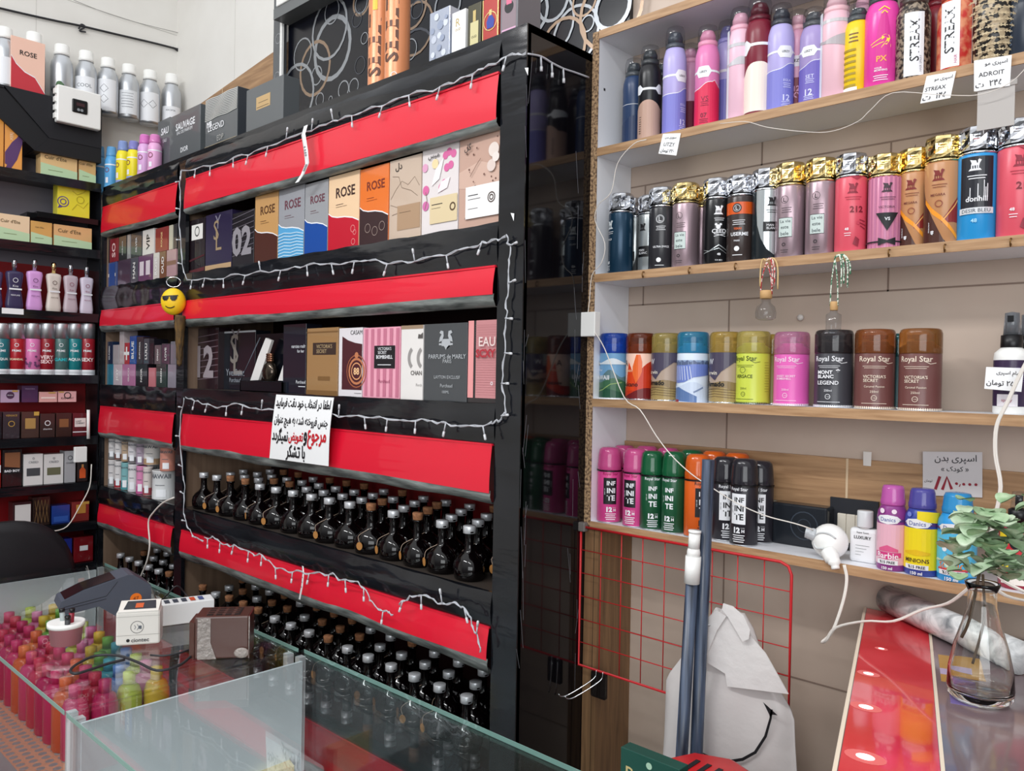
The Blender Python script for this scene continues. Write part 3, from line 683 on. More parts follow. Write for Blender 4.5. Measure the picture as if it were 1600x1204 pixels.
# ---- second shelf: faceted silver and gold caps
r2 = ZT[2]; Y2 = 1.412
def griff(u, v, s, m): # winged-lion mark: plinth, four-legged body, raised wing, head
    q = lambda L: ('p', [(u+a*s, v+b*s*.42) for a, b in L], m)
    return [q([(-1, -.95), (1, -.95), (.72, -.6), (-.72, -.6)]), q([(-.6, -.62), (-.42, -.62), (-.4, 0), (-.6, .1)]), q([(-.2, -.62), (-.05, -.62), (-.1, 0), (-.25, 0)]), q([(.15, -.62), (.3, -.62), (.3, 0), (.12, 0)]), q([(.42, -.62), (.58, -.62), (.6, .15), (.4, .1)]),
            q([(-.62, -.1), (.62, -.1), (.7, .35), (.3, .3), (-.5, .35)]), q([(-.75, .95), (-.5, .3), (.3, .25), (.15, .75), (-.3, .8)]), q([(.42, .2), (.68, .25), (.95, .8), (.6, 1.0), (.42, .8)])]
def facet(label, x0, ytop, bodym, capm, items, yc=Y2, r=.0262, rot=0, pc=None):
    # x0: left edge in the picture
    d = (yc)/(cos(YAW)+(x0+26-800)/FPX*-sin(YAW)); px = pc or x0+r*FPX/d*1.02
    h = hyt(px, ytop+4, yc, r2)
    return can(label, px, yc, r2, r, h, 'facet', bodym, capm, items, rot, name='body_spray')
MAUVE = mat('#a8929a', .28, .55, key='mauve_metal'); TEAL = mat('#1c3b52', .25, .3, key='teal_metal'); SLV = mat('#b9bfc0', .25, .7, key='silver_body')
LV_ = [('o', -.22, .80, .13, .012, INK), ('t', 'L', -.22, .80, .09, INK)]+lines(-.15, .68, .34, 3, .03, H('#5b4b52'), .008)+[('r', -.42, .28, .05, .55, INK), ('r', -.41, .287, .04, .543, H('#c6d4d0')), ('t', 'La vie', -.18, .50, .34, H('#4b5558'), .01), ('t', 'este', -.2, .415, .26, H('#4b5558'), .01), ('t', 'bele', -.2, .33, .27, H('#4b5558'), .01), ('o', -.22, .18, .06, .02, INK)]+lines(-.2, .1, .26, 2, .03, INK, .006)
facet('teal body spray with silver faceted cap at the left end of the second shelf', 951, 300, TEAL, SILV, griff(-.2, .80, .17, H('#dfe6ea'))+lines(-.15, .68, .3, 2, .03, WINK, .008)+[('t', 'WILD', -.2, .56, .26, WINK, .01), ('t', '48', -.25, .18, .16, WINK, .02)]+lines(-.25, .12, .2, 3, .03, WINK, .008), pc=970)
facet('silver body spray peeping out behind the teal one', 988, 308, SLV, SILV, [('b', [(-.5, .26, .42), (.3, .26, .42)], BLK), ('t', 'MAN\nBLANC', -.1, .34, .4, WINK), wavewrap(0, lambda u: max(.0, .5-1.3*abs(u-.5)), H('#22282c'))], yc=1.478, pc=992)
facet('silver and dark body spray in the back row left of the charcoal one', 1004, 303, SLV, SILV, [('b', [(-.9, .0, 1), (-.38, .0, 1)], H('#22282c')), ('b', [(-.3, .28, .46), (.5, .28, .46)], BLK), ('t', 'MAN\nBLANC', -.02, .37, .4, WINK)]+griff(-.05, .78, .15, INK), yc=1.452, pc=1016)
facet('charcoal body spray with silver cap and ringed letter emblem', 1016, 291, H('#2f2f33', .25), SILV, [('o', -.15, .80, .16, .014, WINK), ('o', -.15, .80, .125, .01, WINK), ('t', 'L', -.15, .80, .10, WINK)]+lines(-.12, .68, .36, 3, .028, WINK, .008)+[('t', 'ULTRA DVICE', -.1, .36, .62, WINK, .02), ('d', -.18, .15, .09, WINK)]+lines(-.15, .06, .34, 1, .03, WINK, .008), pc=1034)
facet('mauve body spray with gold cap, leftmost of the three mauve pale-labelled cans', 1047, 284, MAUVE, GOLD, LV_, pc=1071)
facet('gold-capped mauve body spray in the back row behind the black one', 1082, 291, MAUVE, GOLD, [], yc=1.474, pc=1096)
facet('black body spray with silver cap and silver chevron print', 1101, 277, H('#17171a', .22), SILV, griff(-.05, .82, .17, WINK)+lines(-.02, .69, .36, 2, .028, WINK, .008)+[('d', -.05, .565, .08, WINK), ('d', -.13, .60, .045, WINK), ('d', .03, .60, .045, WINK), ('t', 'CEED', -.02, .50, .50, WINK, .02), ('l', [(-.2, .42), (.2, .46)], .02, WINK), ('l', [(-.2, .46), (.2, .42)], .02, WINK), ('l', [(-.6, .17), (-.35, .2), (-.02, .29), (.3, .2), (.5, .17)], .03, SLV), ('l', [(-.6, .22), (-.35, .2), (-.02, .24), (.3, .15), (.5, .13)], .02, SLV), ('t', '48', -.02, .15, .12, WINK, .03), ('t', 'FOR MEN', -.02, .06, .24, WINK, .01)], pc=1120)
facet('dark brown body spray with orange band and silver cap', 1138, 272, H('#3c3230', .25), SILV, [('b', [(-.75, .72, .90), (.75, .72, .90)], H('#d8581c', .3)), ('d', -.12, .81, .17, H('#3c3230')), ('o', -.12, .81, .12, .012, WINK), ('t', 'L', -.12, .81, .08, WINK)]+lines(-.05, .62, .44, 3, .03, WINK, .008)+[('t', 'TERRE', -.08, .50, .28, H('#e0632a'), .02), ('t', 'USERME', -.02, .42, .62, WINK, .02), ('t', 'PARIS', -.1, .32, .2, WINK, .01), ('d', -.1, .2, .09, WINK)]+lines(-.08, .1, .34, 1, .03, WINK, .01), pc=1158)
facet('silver and black body spray with curved label between brown and mauve cans', 1178, 262, H('#20272b', .22), SILV, [('b', [(-.55, .75, 1), (-.5, .5, 1), (-.35, .3, 1), (-.15, .15, 1), (.1, .07, 1), (.4, .12, 1), (.8, .5, 1)], SLV), ('b', [(-.28, .40, .54), (.35, .40, .54)], BLK), ('t', 'MAN\nBLANC', .02, .47, .36, WINK)]+griff(.0, .83, .16, INK)+lines(.0, .7, .36, 2, .03, INK, .008), pc=1198)
facet('mauve body spray with gold cap, middle of the three mauve pale-labelled cans', 1208, 253, MAUVE, GOLD, LV_, pc=1235)
facet('mauve body spray with gold cap, rightmost of the three mauve pale-labelled cans', 1256, 246, MAUVE, GOLD, LV_, pc=1283)
CORAL = H('#e0596a', .28)
I212 = griff(-.12, .84, .17, H('#8e2136'))+lines(-.1, .72, .5, 2, .03, H('#b03448'), .008)+[('t', '212', .0, .56, .40, H('#7e1a2c'), .03), ('p', [(-.2, 1.0), (.2, 1.0), (0, .95)], H('#a72a40')), ('d', .06, .38, .06, H('#c9465a')), ('l', [(.1, .42), (.3, .40)], .03, H('#8e2136')), ('l', [(.1, .38), (.32, .35)], .03, H('#8e2136')), ('l', [(.12, .34), (.3, .30)], .03, H('#8e2136')), ('p', [(-.1, .1), (.06, .06), (.1, .16), (-.02, .2)], H('#8e2136')), ('t', '48', -.28, .3, .12, WINK, .02)]+lines(-.25, .24, .2, 2, .03, WINK, .008)
facet('coral red body spray with silver cap and number 212, left of the striped one', 1304, 239, CORAL, SILV, I212, pc=1330)
facet('pink striped body spray with gold cap and black bow tie print', 1358, 240, H('#dd8fae', .3), GOLD, [('b', [(u, 0, 1), (u+.07, 0, 1)], H('#c0779a', .3)) for u in (-.9, -.75, -.6, -.45, -.3, -.15, 0, .15, .3, .45, .6, .75)]+griff(-.08, .84, .16, H('#3a2530'))+lines(-.05, .70, .44, 2, .03, H('#5b3548'), .008)+[('t', 'VICTORIA', -.08, .57, .46, H('#3a2530')), ('p', [(-.38, .49), (.26, .49), (-.06, .24)], INK), ('t', 'VS', -.06, .405, .15, WINK, .02), wrap(.085, .105, INK), ('p', [(-.3, .04), (-.3, .15), (-.06, .11), (.18, .15), (.18, .04), (-.06, .08)], INK)], pc=1383)
BRN = H('#c08a5e', .28)
MEG = [wavewrap(0, lambda u: .50-.9*(u+.5) if u < .1 else max(.0, .0), H('#4a2a22', .3)), ('b', [(-.05, .25, .27), (.3, .25, .50), (.7, .2, .75), (1.3, .1, .9)], H('#8a2c28', .3)), ('b', [(-.55, .50, .56), (-.3, .36, .43), (-.05, .27, .33), (.2, .14, .2), (.45, .0, .05)], H('#f09a2a', .3)), ('l', [(.0, .28), (.3, .45), (.6, .68)], .03, H('#f0b060'))]+griff(-.15, .83, .17, H('#7e2420'))+lines(-.12, .71, .4, 2, .03, H('#8a4a34'), .008)+[('t', 'MEGARA', -.15, .59, .38, H('#6a2420'), .01), ('o', -.12, .48, .10, .02, H('#8a3a28')), ('t', '48', -.28, .13, .12, WINK, .03, 90), ('t', 'DEODORANT', -.38, .2, .3, WINK, .01, 90)]
facet('brown and orange body spray with gold cap, half hidden behind its twin', 1407, 231, BRN, GOLD, MEG, yc=1.43, pc=1430)
facet('brown and orange body spray with gold cap standing before its twin', 1444, 212, BRN, GOLD, MEG, r=.0275, pc=1474)
facet('bright blue body spray with silver cap and black lettered panel', 1498, 198, H('#2a97d8', .28), SILV, [('b', [(-.48, .37, .96), (.36, .37, .96)], H('#22242c', .3))]+griff(-.1, .86, .16, WINK)+lines(-.05, .73, .46, 2, .03, WINK, .01)+[('t', 'donhill', -.05, .47, .52, WINK, .02)]+[('l', [(u, .48), (u, .60+.04*(k % 3))], .02, WINK) for k, u in enumerate((-.2, -.02, .12, .16, .2))]+[('b', [(-.48, .30, .37), (.36, .30, .37)], H('#d8dce0')), ('t', 'DESIR BLEU', -.06, .335, .68, H('#4a5560'), .01), ('t', '48', -.1, .22, .14, H('#a9dcf4'), .02)], r=.0285, pc=1528)
facet('coral red body spray with silver cap at the right end of the second shelf', 1560, 186, CORAL, SILV, I212, r=.0275, pc=1590)
for i, (pc, yt, cm) in enumerate(((1140, 282, SILV), (1222, 272, GOLD), (1305, 250, SILV), (1352, 246, GOLD), (1410, 245, GOLD), (1500, 218, GOLD), (1560, 205, SILV))):
    facet('%s-capped body spray in the back row behind the %s' % (('silver', 'black and brown pair'), ('gold', 'first pair of mauve cans'), ('silver', 'coral can beside the mauve one'), ('gold', 'coral and striped pair'), ('gold', 'striped and brown pair'), ('gold', 'blue can, left side'), ('silver', 'blue and last coral pair'))[i], 0, yt, H('#5a5258', .3), cm, [], yc=1.474, pc=pc)

# ---- third shelf: air fresheners
r3 = ZT[3]
def air(label, x0, ytop, body, capc, items, yc=1.424, r=.0315, rot=0, pc=None):
    d = yc/(cos(YAW)+(x0+30-800)/FPX*-sin(YAW)); px = pc or x0+r*FPX/d*1.03
    h = hyt(px, ytop+3, yc, r3)
    return can(label, px, yc, r3, r, h, 'air', body, mat(capc, .08, 0, .72, key='cap_'+capc), items, rot, name='air_freshener', cat='air freshener', hc=.71)
def star(c, sub, sub2=''):
    return [('t', 'Royal Star', -.14, .87, .80, c, .012), ('l', [(.08, .84), (.2, .80), (.36, .82)], .015, c)]+lines(-.14, .75, .6, 2, .03, c, .007)+([('t', sub, -.14, .54, .56, c, .012)] if sub else [])+([('t', sub2, -.14, .40, .5, c, 0)] if sub2 else [])+[('t', '250ml', -.14, .31, .2, c), ('o', -.14, .20, .07, .012, c), ('t', '+12h', -.14, .20, .09, c)]+lines(-.14, .1, .62, 1, .03, c, .008)+[('r', -.72+.05*k, .01, -.72+.05*k+.03, .05, c) for k in range(26)]
SKY = lambda *a: a
airh = [wavewrap(0, lambda u: .52+.06*sin(4*u+1)+.05*sin(9*u), H('#5f7f86', .3)), wavewrap(0, lambda u: .40+.05*sin(5*u), H('#3d6a4c', .3)), wavewrap(0, lambda u: .18+.06*sin(3*u+2), H('#24523c', .3)), ('l', [(-.5, .15), (-.1, .2), (.2, .32), (.6, .36)], .03, H('#8fae6a')), wavewrap(.74, lambda u: .82+.05*sin(6*u), H('#dfe8ee')), ('t', 'HAWAII', -.22, .46, .74, WINK, .02), ('t', 'A', -.42, .76, .16, INK), ('t', 'wonder', -.3, .62, .36, WINK), wrap(0, .03, WINK)]
air('blue-capped can with green island picture, left end of the third shelf', 936, 518, H('#6fa0c8', .3), '#2a62d8', airh)
airv = [wavewrap(0, lambda u: .55+.3*math.tanh(3*(u-.2)), H('#c8381c', .3)), wavewrap(.0, lambda u: .16+.1*sin(3*u), H('#6e1c20', .3)), ('b', [(-.3, .2, .25), (-.15, .2, .8), (0, .2, .62), (.1, .2, .4)], H('#d8431a', .3)), ('b', [(.02, .55, .7), (.14, .35, .95), (.28, .5, .95), (.34, .6, .8)], H('#e8682a', .3)), ('t', 'A', -.3, .78, .2, INK), ('t', 'darwin', -.22, .62, .4, H('#f3d8b0')), ('t', 'volcano', -.1, .33, .62, INK, .02)]
air('copper-capped can with red lava picture', 977, 518, H('#f2c8b4', .3), '#8a4020', airv)
airt = [wavewrap(.0, lambda u: .42+.02*sin(7*u), H('#8a7450', .3)), wavewrap(0, lambda u: .28+.03*sin(9*u), H('#a08a58', .3)), ('b', [(-1.5, .6, 1), (-.35, .55, 1), (-.1, .45, 1), (.1, .62, 1), (.5, .8, 1), (1.5, .8, 1)], H('#4a4458', .3)), ('b', [(-1.2, .7, 1), (-.5, .72, 1), (-.38, .9, 1)], H('#8fa6a8')), ('t', 'W', -.3, .82, .26, WINK), ('t', 'darwin', -.26, .60, .46, H('#e8e0d0'), .01), ('t', 'Tornado', -.16, .38, .74, INK, .035)]+[('l', [(-.6, .10+.05*k), (-.1, .14+.05*k), (.7, .10+.05*k)], .015, H('#6a5438')) for k in range(4)]
air('gold-capped tornado can between the lava and waterfall cans', 1017, 518, H('#a89484', .3), '#c6b468', airt)
airw = [wrap(.70, .84, H('#8fa4c4', .3)), wavewrap(.7, lambda u: .80+.04*(round(u*9) % 2), H('#5b6888', .3)), ('b', [(-.8, .42, .72), (-.3, .38, .74), (.0, .40, .74), (.3, .5, .76), (.9, .55, .76)], H('#6f83c8', .3))]+[('l', [(-.55+.09*k, .72), (-.56+.1*k, .44)], .02, H('#dfe6f6')) for k in range(9)]+[wavewrap(0, lambda u: .36+.05*sin(6*u), H('#c9d6ea', .3)), ('b', [(-.9, .05, .25), (-.2, .02, .3), (.4, .0, .12)], H('#5c78a8', .3)), ('b', [(-.6, 0, .06), (-.2, 0, .05)], H('#8a2030')), ('l', [(.3, .2), (.6, .3)], .05, H('#7a8cae'))]
air('light blue capped can with waterfall picture', 1057, 516, H('#d5e0ee', .3), '#3fa0cc', airw, yc=1.418)
air('gold-capped tornado can left of the lime green one', 1108, 516, H('#a89484', .3), '#d2b45c', airt)
air('lime green air freshener with clear yellow cap', 1150, 515, H('#c4d04a', .3), '#e2d27a', star(H('#3c4a18'), 'VERSACE')+[('o', -.14, .66, .09, .015, H('#5c6a28'))]+lines(.55, .8, .16, 12, .05, H('#8f9a30'), .01))
air('pink air freshener with clear pink cap', 1209, 516, H('#dc5fb0', .3), '#e8a0c8', star(H('#f4dcec'), 'SWEET SECRET\nBOMBSHELL'))
air('grey-black air freshener with white print between pink and brown', 1273, 513, H('#3c3c42', .3), '#4a4548', [x for x in star(WINK, 'LEGEND') if x[0] != 't' or x[1] != 'LEGEND']+[('t', 'MONT\nBLANC', -.2, .60, .40, WINK, .035), ('t', 'LEGEND', -.14, .45, .52, WINK, .015), ('t', '*', .1, .66, .1, WINK, .05)], r=.0325)
VSB = star(H('#e9d9c6'), "VICTORIA'S\nSECRET", 'Caramel Passion')
air('brown air freshener with amber cap, right of the grey-black one', 1336, 512, H('#6c4340', .3), '#b06838', VSB, r=.0325)
air('brown air freshener with amber cap at the right end of the row', 1406, 511, H('#6c4340', .3), '#b8783c', VSB, r=.0325)
air('teal air freshener hidden between the two brown ones', 0, 519, H('#1e5a60', .3), '#2a8c90', [], yc=1.474, pc=1404, r=.03)
air('yellow-capped air freshener behind the lime green one', 0, 520, H('#9a9440', .3), '#d8bc58', [], yc=1.474, pc=1207, r=.03)

def pump(label, px, yc, z, r, h, body, items, tall_=.35, neck=BLK, shoulders=WPL, group=None):
    root = thing('spray_bottle', label, 'spray bottle', place(px, pr_y(px, yc, z+h/2), yc, z)); hb = h*(1-tall_)
    m = MB(); m.lathe([(r*.95, 0), (r, .003), (r, hb*.85), (r*.96, hb*.92), (r*.6, hb)], shoulders); m.build('bottle', root)
    m = MB(); m.lathe([(r*.62, hb), (r*.64, hb+.001), (r*.62, hb+h*.12), (r*.4, hb+h*.125)], neck); m.build('collar', root)
    m = MB(); m.lathe([(r*.28, hb+h*.12), (r*.28, h*.97), (0, h*.97)], neck); m.box(-.004, -r*.5, h*.9, .004, 0, h*.96, neck); m.build('nozzle', root)
    m = MB(); m.lathe([(r*.5, hb+h*.125), (r*.42, h-.002), (0, h)], mat('#c9ced6', .1, 0, .8, key='smoke_clear')); m.build('clear_cap', root)
    m = MB(); m.lathe([(r*1.005, hb*.12), (r*1.008, hb*.13), (r*1.008, hb*.80), (r*1.005, hb*.81)], body); draw(m, items, 2*r, hb, cylmap(r*1.009, 0, hb)); m.build('printed_label', root)
    return root
pump('purple-black and white spray bottle with pump top at the right end of the third shelf', 1580, 1.42, r3, .0235, hyt(1580, 487, 1.42, r3), H('#3a2a48', .3), [('t', 'Shon', -.2, .55, .3, WINK), ('b', [(-.3, .12, .3), (.3, .12, .3)], H('#e9e4ea')), ('t', 'spray', 0, .2, .3, H('#a02040'))]+[('l', [(-.5, .45+.03*k), (.6, .5+.03*k)], .01, H('#7a68a0')) for k in range(8)])
pump('second purple spray bottle partly beyond the right edge, behind the first', 1606, 1.47, r3, .0235, hyt(1600, 490, 1.47, r3), H('#2c2238', .3), [])

# ---- fourth shelf: INFINITE deodorants
r4 = ZT[4]
def infin(frame, txtc, plate, sub):
    return [('t', 'Royal Star', -.12, .93, .66, txtc, .012)]+([('r', -.42, .36, .14, .86, plate)] if plate else [])+[('t', 'INF', -.10, .76, .36, frame, .03), ('t', 'INI', -.10, .62, .34, frame, .03), ('t', 'TE', -.10, .48, .34, frame, .03), ('t', 'SHELF LIFE', -.36, .6, .26, frame, 0, 90), ('t', '12', -.16, .26, .24, sub, .06), ('t', 'H', .06, .25, .1, sub, .05), ('t', 'HOURS', .05, .30, .14, sub, 0)]+lines(-.1, .17, .44, 4, .035, sub, .014)
def deo(label, x0, ytop, col, capc, items, yc=1.412, r=.0255, pc=None, rot=0):
    d = yc/(cos(YAW)+(x0+22-800)/FPX*-sin(YAW)); px = pc or x0+r*FPX/d*1.03
    return can(label, px, yc, r4, r, hyt(px, ytop+5, yc, r4), 'deo', col, capc, items+[wrap(.975, 1.0, BLK)], rot, name='deodorant_can', cat='deodorant')
PK = H('#dc4a92', .3); PKC = mat('#e05a9c', .15, 0, .35, key='pink_cap'); GR_ = H('#1b5436', .32); GRC = mat('#1e6a42', .12, 0, .35, key='green_cap'); OR = H('#e0621e', .32); ORC = mat('#ee6c22', .12, 0, .35, key='orange_cap'); BK = H('#25232b', .35); BKC = mat('#2e2c33', .12, 0, .3, key='black_cap')
deo('pink deodorant can at the far left of the fourth shelf', 933, 693, PK, PKC, infin(WINK, H('#9a1048'), INK, WINK))
deo('pink deodorant can, second from left on the fourth shelf', 973, 695, PK, PKC, infin(WINK, H('#9a1048'), INK, WINK))
deo('dark green deodorant can next to the pink ones', 1000, 699, GR_, GRC, infin(WINK, WINK, None, WINK), pc=1019, r=.0245)
deo('dark green deodorant can next to the orange one', 1033, 700, GR_, GRC, infin(WINK, WINK, None, WINK), pc=1053, r=.0245)
deo('orange deodorant can half hidden by the upright poles', 1069, 704, OR, ORC, infin(WINK, INK, INK, INK))
deo('black deodorant can right of the poles', 1112, 708, BK, BKC, infin(INK, WINK, WINK, WINK), yc=1.425)
deo('black deodorant can standing foremost on the fourth shelf', 1141, 711, BK, BKC, infin(INK, WINK, WINK, WINK), yc=1.408)
deo('black deodorant can behind the foremost one', 0, 714, BK, BKC, infin(INK, WINK, WINK, WINK), yc=1.455, pc=1187)
for (pc, col, cc, yy, nm) in ((975, PK, PKC, 690, 'pink deodorant can in the back row, nearest the side panel'), (1010, PK, PKC, 691, 'pink deodorant can in the back row behind the first green one'), (1043, PK, PKC, 694, 'pink deodorant can in the back row behind the second green one'), (1080, GR_, GRC, 697, 'green deodorant can in the back row'), (1115, OR, ORC, 699, 'orange deodorant can in the back row, left one'), (1151, OR, ORC, 702, 'orange deodorant can in the back row, behind the black ones')):
    deo(nm, 0, yy, col, cc, [], yc=1.474, pc=pc)

# ============================================================ SMALL THINGS ON AND UNDER THE RIGHT SHELVES
FA = fa
def card(label, corners, y, items, m=WPAP, name='price_tag', cat='price tag', th=.0006, grp=None):
    """corners: picture points tl,tr,br,bl on plane y"""
    c = [P(px, py, y=y) for px, py in corners]; W = ((c[1]-c[0]).length+(c[2]-c[3]).length)/2; Hh = ((c[0]-c[3]).length+(c[1]-c[2]).length)/2
    o0 = c[3].copy()
    def M(u, v, o):
        a = c[3].lerp(c[2], u); b = c[0].lerp(c[1], u); p = a.lerp(b, v); return (p.x-o0.x, -o-.0004*sin(pi*u), p.z-o0.z)
    mb = MB(); n = 6; V = [M(i/n, j, k*th) for k in (0, 1) for j in (0, 1) for i in range(n+1)]
    F_ = []
    for i in range(n): F_ += [(i, i+1, n+2+i, n+1+i), (2*n+2+i, 3*n+3+i, 3*n+4+i, 2*n+3+i), (i, 2*n+2+i, 2*n+3+i, i+1), (n+1+i, n+2+i, 3*n+4+i, 3*n+3+i)]
    F_ += [(0, n+1, 3*n+3, 2*n+2), (n, 3*n+2-0 if False else 2*n+2+n, 4*n+3, 2*n+1)]
    mb.add(V, F_, m); draw(mb, items, W, Hh, lambda u, v, o: M(u, v, o+th), .0002)
    return tag(mb.build(name, None, o0), label, cat, grp)
MK = mat('#26242a', .5, key='marker')
card('handwritten white tag under the lilac can on the top shelf', [(1036, 209), (1064, 208), (1057, 243), (1029, 240)], 1.3775, [('t', FA('سوپری بدن'), .5, .78, .62, MK, .01), ('t', 'LITZY', .5, .48, .6, MK), ('t', FA('تومان')+' ۲۲۰', .45, .16, .75, MK, .01)])
card('handwritten white tag, middle one of three on the top shelf edge', [(1448, 119), (1494, 111), (1485, 153), (1438, 162)], 1.3775, [('t', FA('اسپری مو'), .62, .80, .6, MK, .01), ('t', 'STREAX', .42, .48, .7, MK, .01), ('t', FA('ت')+'  ۱۴۵', .45, .18, .8, MK, .01)])
card('handwritten white tag stuck over the grey label holder', [(1522, 95), (1581, 86), (1578, 134), (1522, 143)], 1.3745, [('t', FA('اسپری مو'), .6, .82, .6, MK, .01), ('t', 'ADROIT', .48, .50, .7, MK, .01), ('t', FA('ت')+'  ۲۴۵', .42, .18, .75, MK, .01)])
m = MB(); p = P(1528, 140, y=1.377); q = P(1585, 195, y=1.377)
m.box(p.x, 1.3755, q.z, q.x, 1.3775, p.z+.002, mat('#b9b4b0', .3, key='grey_clip')); m.box(p.x-.002, 1.374, p.z-.004, q.x+.003, 1.3785, p.z+.004, mat('#a7a29e', .3, key='grey_clip2'))
tag(m.build('label_holder'), 'empty grey label holder hanging under the rightmost top-shelf tag', 'label holder')
card('handwritten white tag before the purple-black pump bottle', [(1541, 573), (1600, 575), (1596, 612), (1538, 607)], 1.377, [('t', FA('مام اسپری'), .6, .74, .6, MK, .01), ('t', FA('تومان')+' ۲۵۰', .45, .28, .8, MK, .015)])
RIN = mat('#8c1f30', .5, key='red_marker')
card('large grey-white price card with red figures on the wall', [(1442, 705), (1535, 706), (1535, 777), (1442, 773)], 1.4985, [('t', FA('اسپری بدن'), .56, .83, .70, MK, .008), ('t', '« '+FA('کودک')+' »', .55, .60, .46, MK, .008), ('l', [(.22, .14), (.30, .44)], .05, RIN), ('l', [(.34, .14), (.42, .43), (.50, .16)], .05, RIN), ('d', .58, .29, .025, RIN), ('l', [(.625, .22), (.645, .28)], .015, RIN), ('d', .70, .28, .025, RIN), ('d', .80, .28, .025, RIN), ('d', .90, .28, .025, RIN), ('t', FA('تومان'), .1, .33, .14, MK)], m=mat('#d0cbcb', .6, key='card_grey'), name='price_card', cat='price card')
card('small piece of white tape on the oak band', [(1349, 705), (1362, 706), (1361, 728), (1349, 727)], 1.4985, [], m=mat('#ddd8d2', .5), name='tape_piece', cat='tape')
# round clip and hanging diffusers
m = MB(); p = P(1251, 496, y=1.507)
m.v = []; m.lathe([(.0062, 0), (.0062, .004), (.004, .006), (0, .0065)], mat('#d8d2cc', .4, key='wall_clip')); m.v = [(x, -z, y) for x, y, z in m.v]
tag(m.build('wall_clip', None, (p.x, 1.508, p.z)), 'small round off-white clip on the beige wall', 'clip')
def diffuser(label, px, ptop, pcork, pbot, glassr, cord1, cord2, y, square=False):
    zt = P(px, ptop, y=y).z; zc = P(px, pcork, y=y).z; zb = P(px, pbot, y=y).z; x = P(px, pcork, y=y).x
    r = thing('hanging_diffuser', label, 'air diffuser', (x, y, zb)); hg = zc-zb
    m = MB()
    if square: m.lathe([(glassr*.9, 0), (glassr, .002), (glassr, hg*.72), (glassr*.5, hg*.80), (glassr*.5, hg*.9)], CLEAR, power=5)
    else: m.lathe([(glassr*.6, 0), (glassr*.95, hg*.08), (glassr, hg*.3), (glassr*.85, hg*.55), (glassr*.45, hg*.7), (glassr*.42, hg*.9)], CLEAR)
    m.build('bottle', r)
    m = MB(); m.lathe([(glassr*(.5), hg*.88), (glassr*.58, hg*.9), (glassr*.58, hg*1.18), (glassr*.5, hg*1.22), (0, hg*1.22)], mat('#c9a06c', .6, key='wood_cap')); m.build('wooden_cap', r)
    zt -= zb
    m = MB(); rr = .0011
    for sx_ in (-1, 1): m.tube([(0, 0, zt), (sx_*glassr*.45, 0, (zt+hg*1.1)/2), (sx_*glassr*.6, 0, hg*1.05)], rr, cord1)
    for k, (dx, dz) in enumerate(((.016, -.045), (.022, -.052), (.012, -.05), (-.01, -.045) if not square else (.026, -.03))):
        m.tube([(0, -.002, zt), (dx*.6, -.003, zt+.004), (dx, -.003, zt-.012), (dx*1.05, -.003, zt+dz)], rr*1.15, cord2 if k % 2 else cord1)
    m.build('cord', r)
diffuser('round hanging glass diffuser on a red and white cord', 1197, 408, 462, 500, .0185, noisy('red_white_cord', '#b51f2a', '#ead7cf', (1, 1, 1), .7, 260, 1, 0, .48, .52), mat('#d8b983', .7, key='straw_cord'), 1.372)
diffuser('square hanging glass diffuser on a green and white cord', 1303, 403, 480, 521, .011, noisy('green_white_cord', '#3c7a58', '#dfe6d8', (1, 1, 1), .7, 260, 1, 0, .48, .52), noisy('green_white_cord', '', ''), 1.372, True)

# kids' body sprays
def kid(label, x0, x1, ytop, body, capc, items, yc=1.408):
    px = (x0+x1)/2; r = (x1-x0)/2*1.35/FPX*.98
    return can(label, px, yc, r4, r, hyt(px, ytop+3, yc, r4), 'kid', body, mat(capc, .12, 0, .35, key='kidcap'+capc), items, 0, name='body_spray')
def kidlab(body, main, word, wc, base, extra):
    return [wrap(.10, .72, main), wrap(.76, .80, H('#5a3c78')), ('b', [(-.42, .79, .80), (-.3, .74, .845), (0, .72, .865), (.3, .74, .845), (.42, .79, .80)], WINK), ('t', 'Danics', .0, .79, .5, H('#4a5aa0'), .01)]+extra+[('t', word, .0, .235, .72, wc, .015), ('r', -.36, .10, .34, .17, WINK), ('t', '%15 FREE', .0, .135, .5, INK, .03), ('t', '150 ml', .0, .045, .34, WINK, .03)]
kid('purple and pink body spray can beside the white flat bottle', 1372, 1417, 754, H('#8c3a86', .3), '#d66ac0', kidlab(0, H('#e8b4c4', .3), 'Barbie', H('#f4f0f4'), 0, [('b', [(-.3, .30, .34), (.0, .30, .40), (.35, .30, .34)], H('#dc5c8c')), ('d', -.2, .92, .09, H('#f4e6f0')), ('d', .2, .92, .08, H('#f4e6f0')), ('b', [(-.45, .20, .29), (0, .18, .29), (.45, .22, .29)], H('#d03c80'))]))
kid('blue and yellow body spray can beside the pink one', 1416, 1465, 759, H('#3a4a9c', .3), '#5c58b0', kidlab(0, H('#f2dc20', .3), 'MINIONS', H('#4a3212'), 0, [('b', [(.0, .86, .98), (.3, .82, .98), (.8, .8, .96)], H('#f2dc20')), ('d', -.25, .92, .08, H('#7a8ad8')), ('b', [(-.4, .33, .36), (0, .31, .40), (.4, .33, .36)], H('#e8c018'))]))
kid('sky blue body spray can behind the plant', 1469, 1522, 766, H('#2f9ade', .3), '#3aa4e4', kidlab(0, H('#58c0ea', .3), 'SONIC', H('#e87a28'), 0, [('b', [(-.42, .165, .195), (.42, .165, .195)], H('#c83c58')), ('d', .1, .55, .1, H('#9fdcf2')), ('d', -.2, .48, .07, H('#eaf4fa'))]))

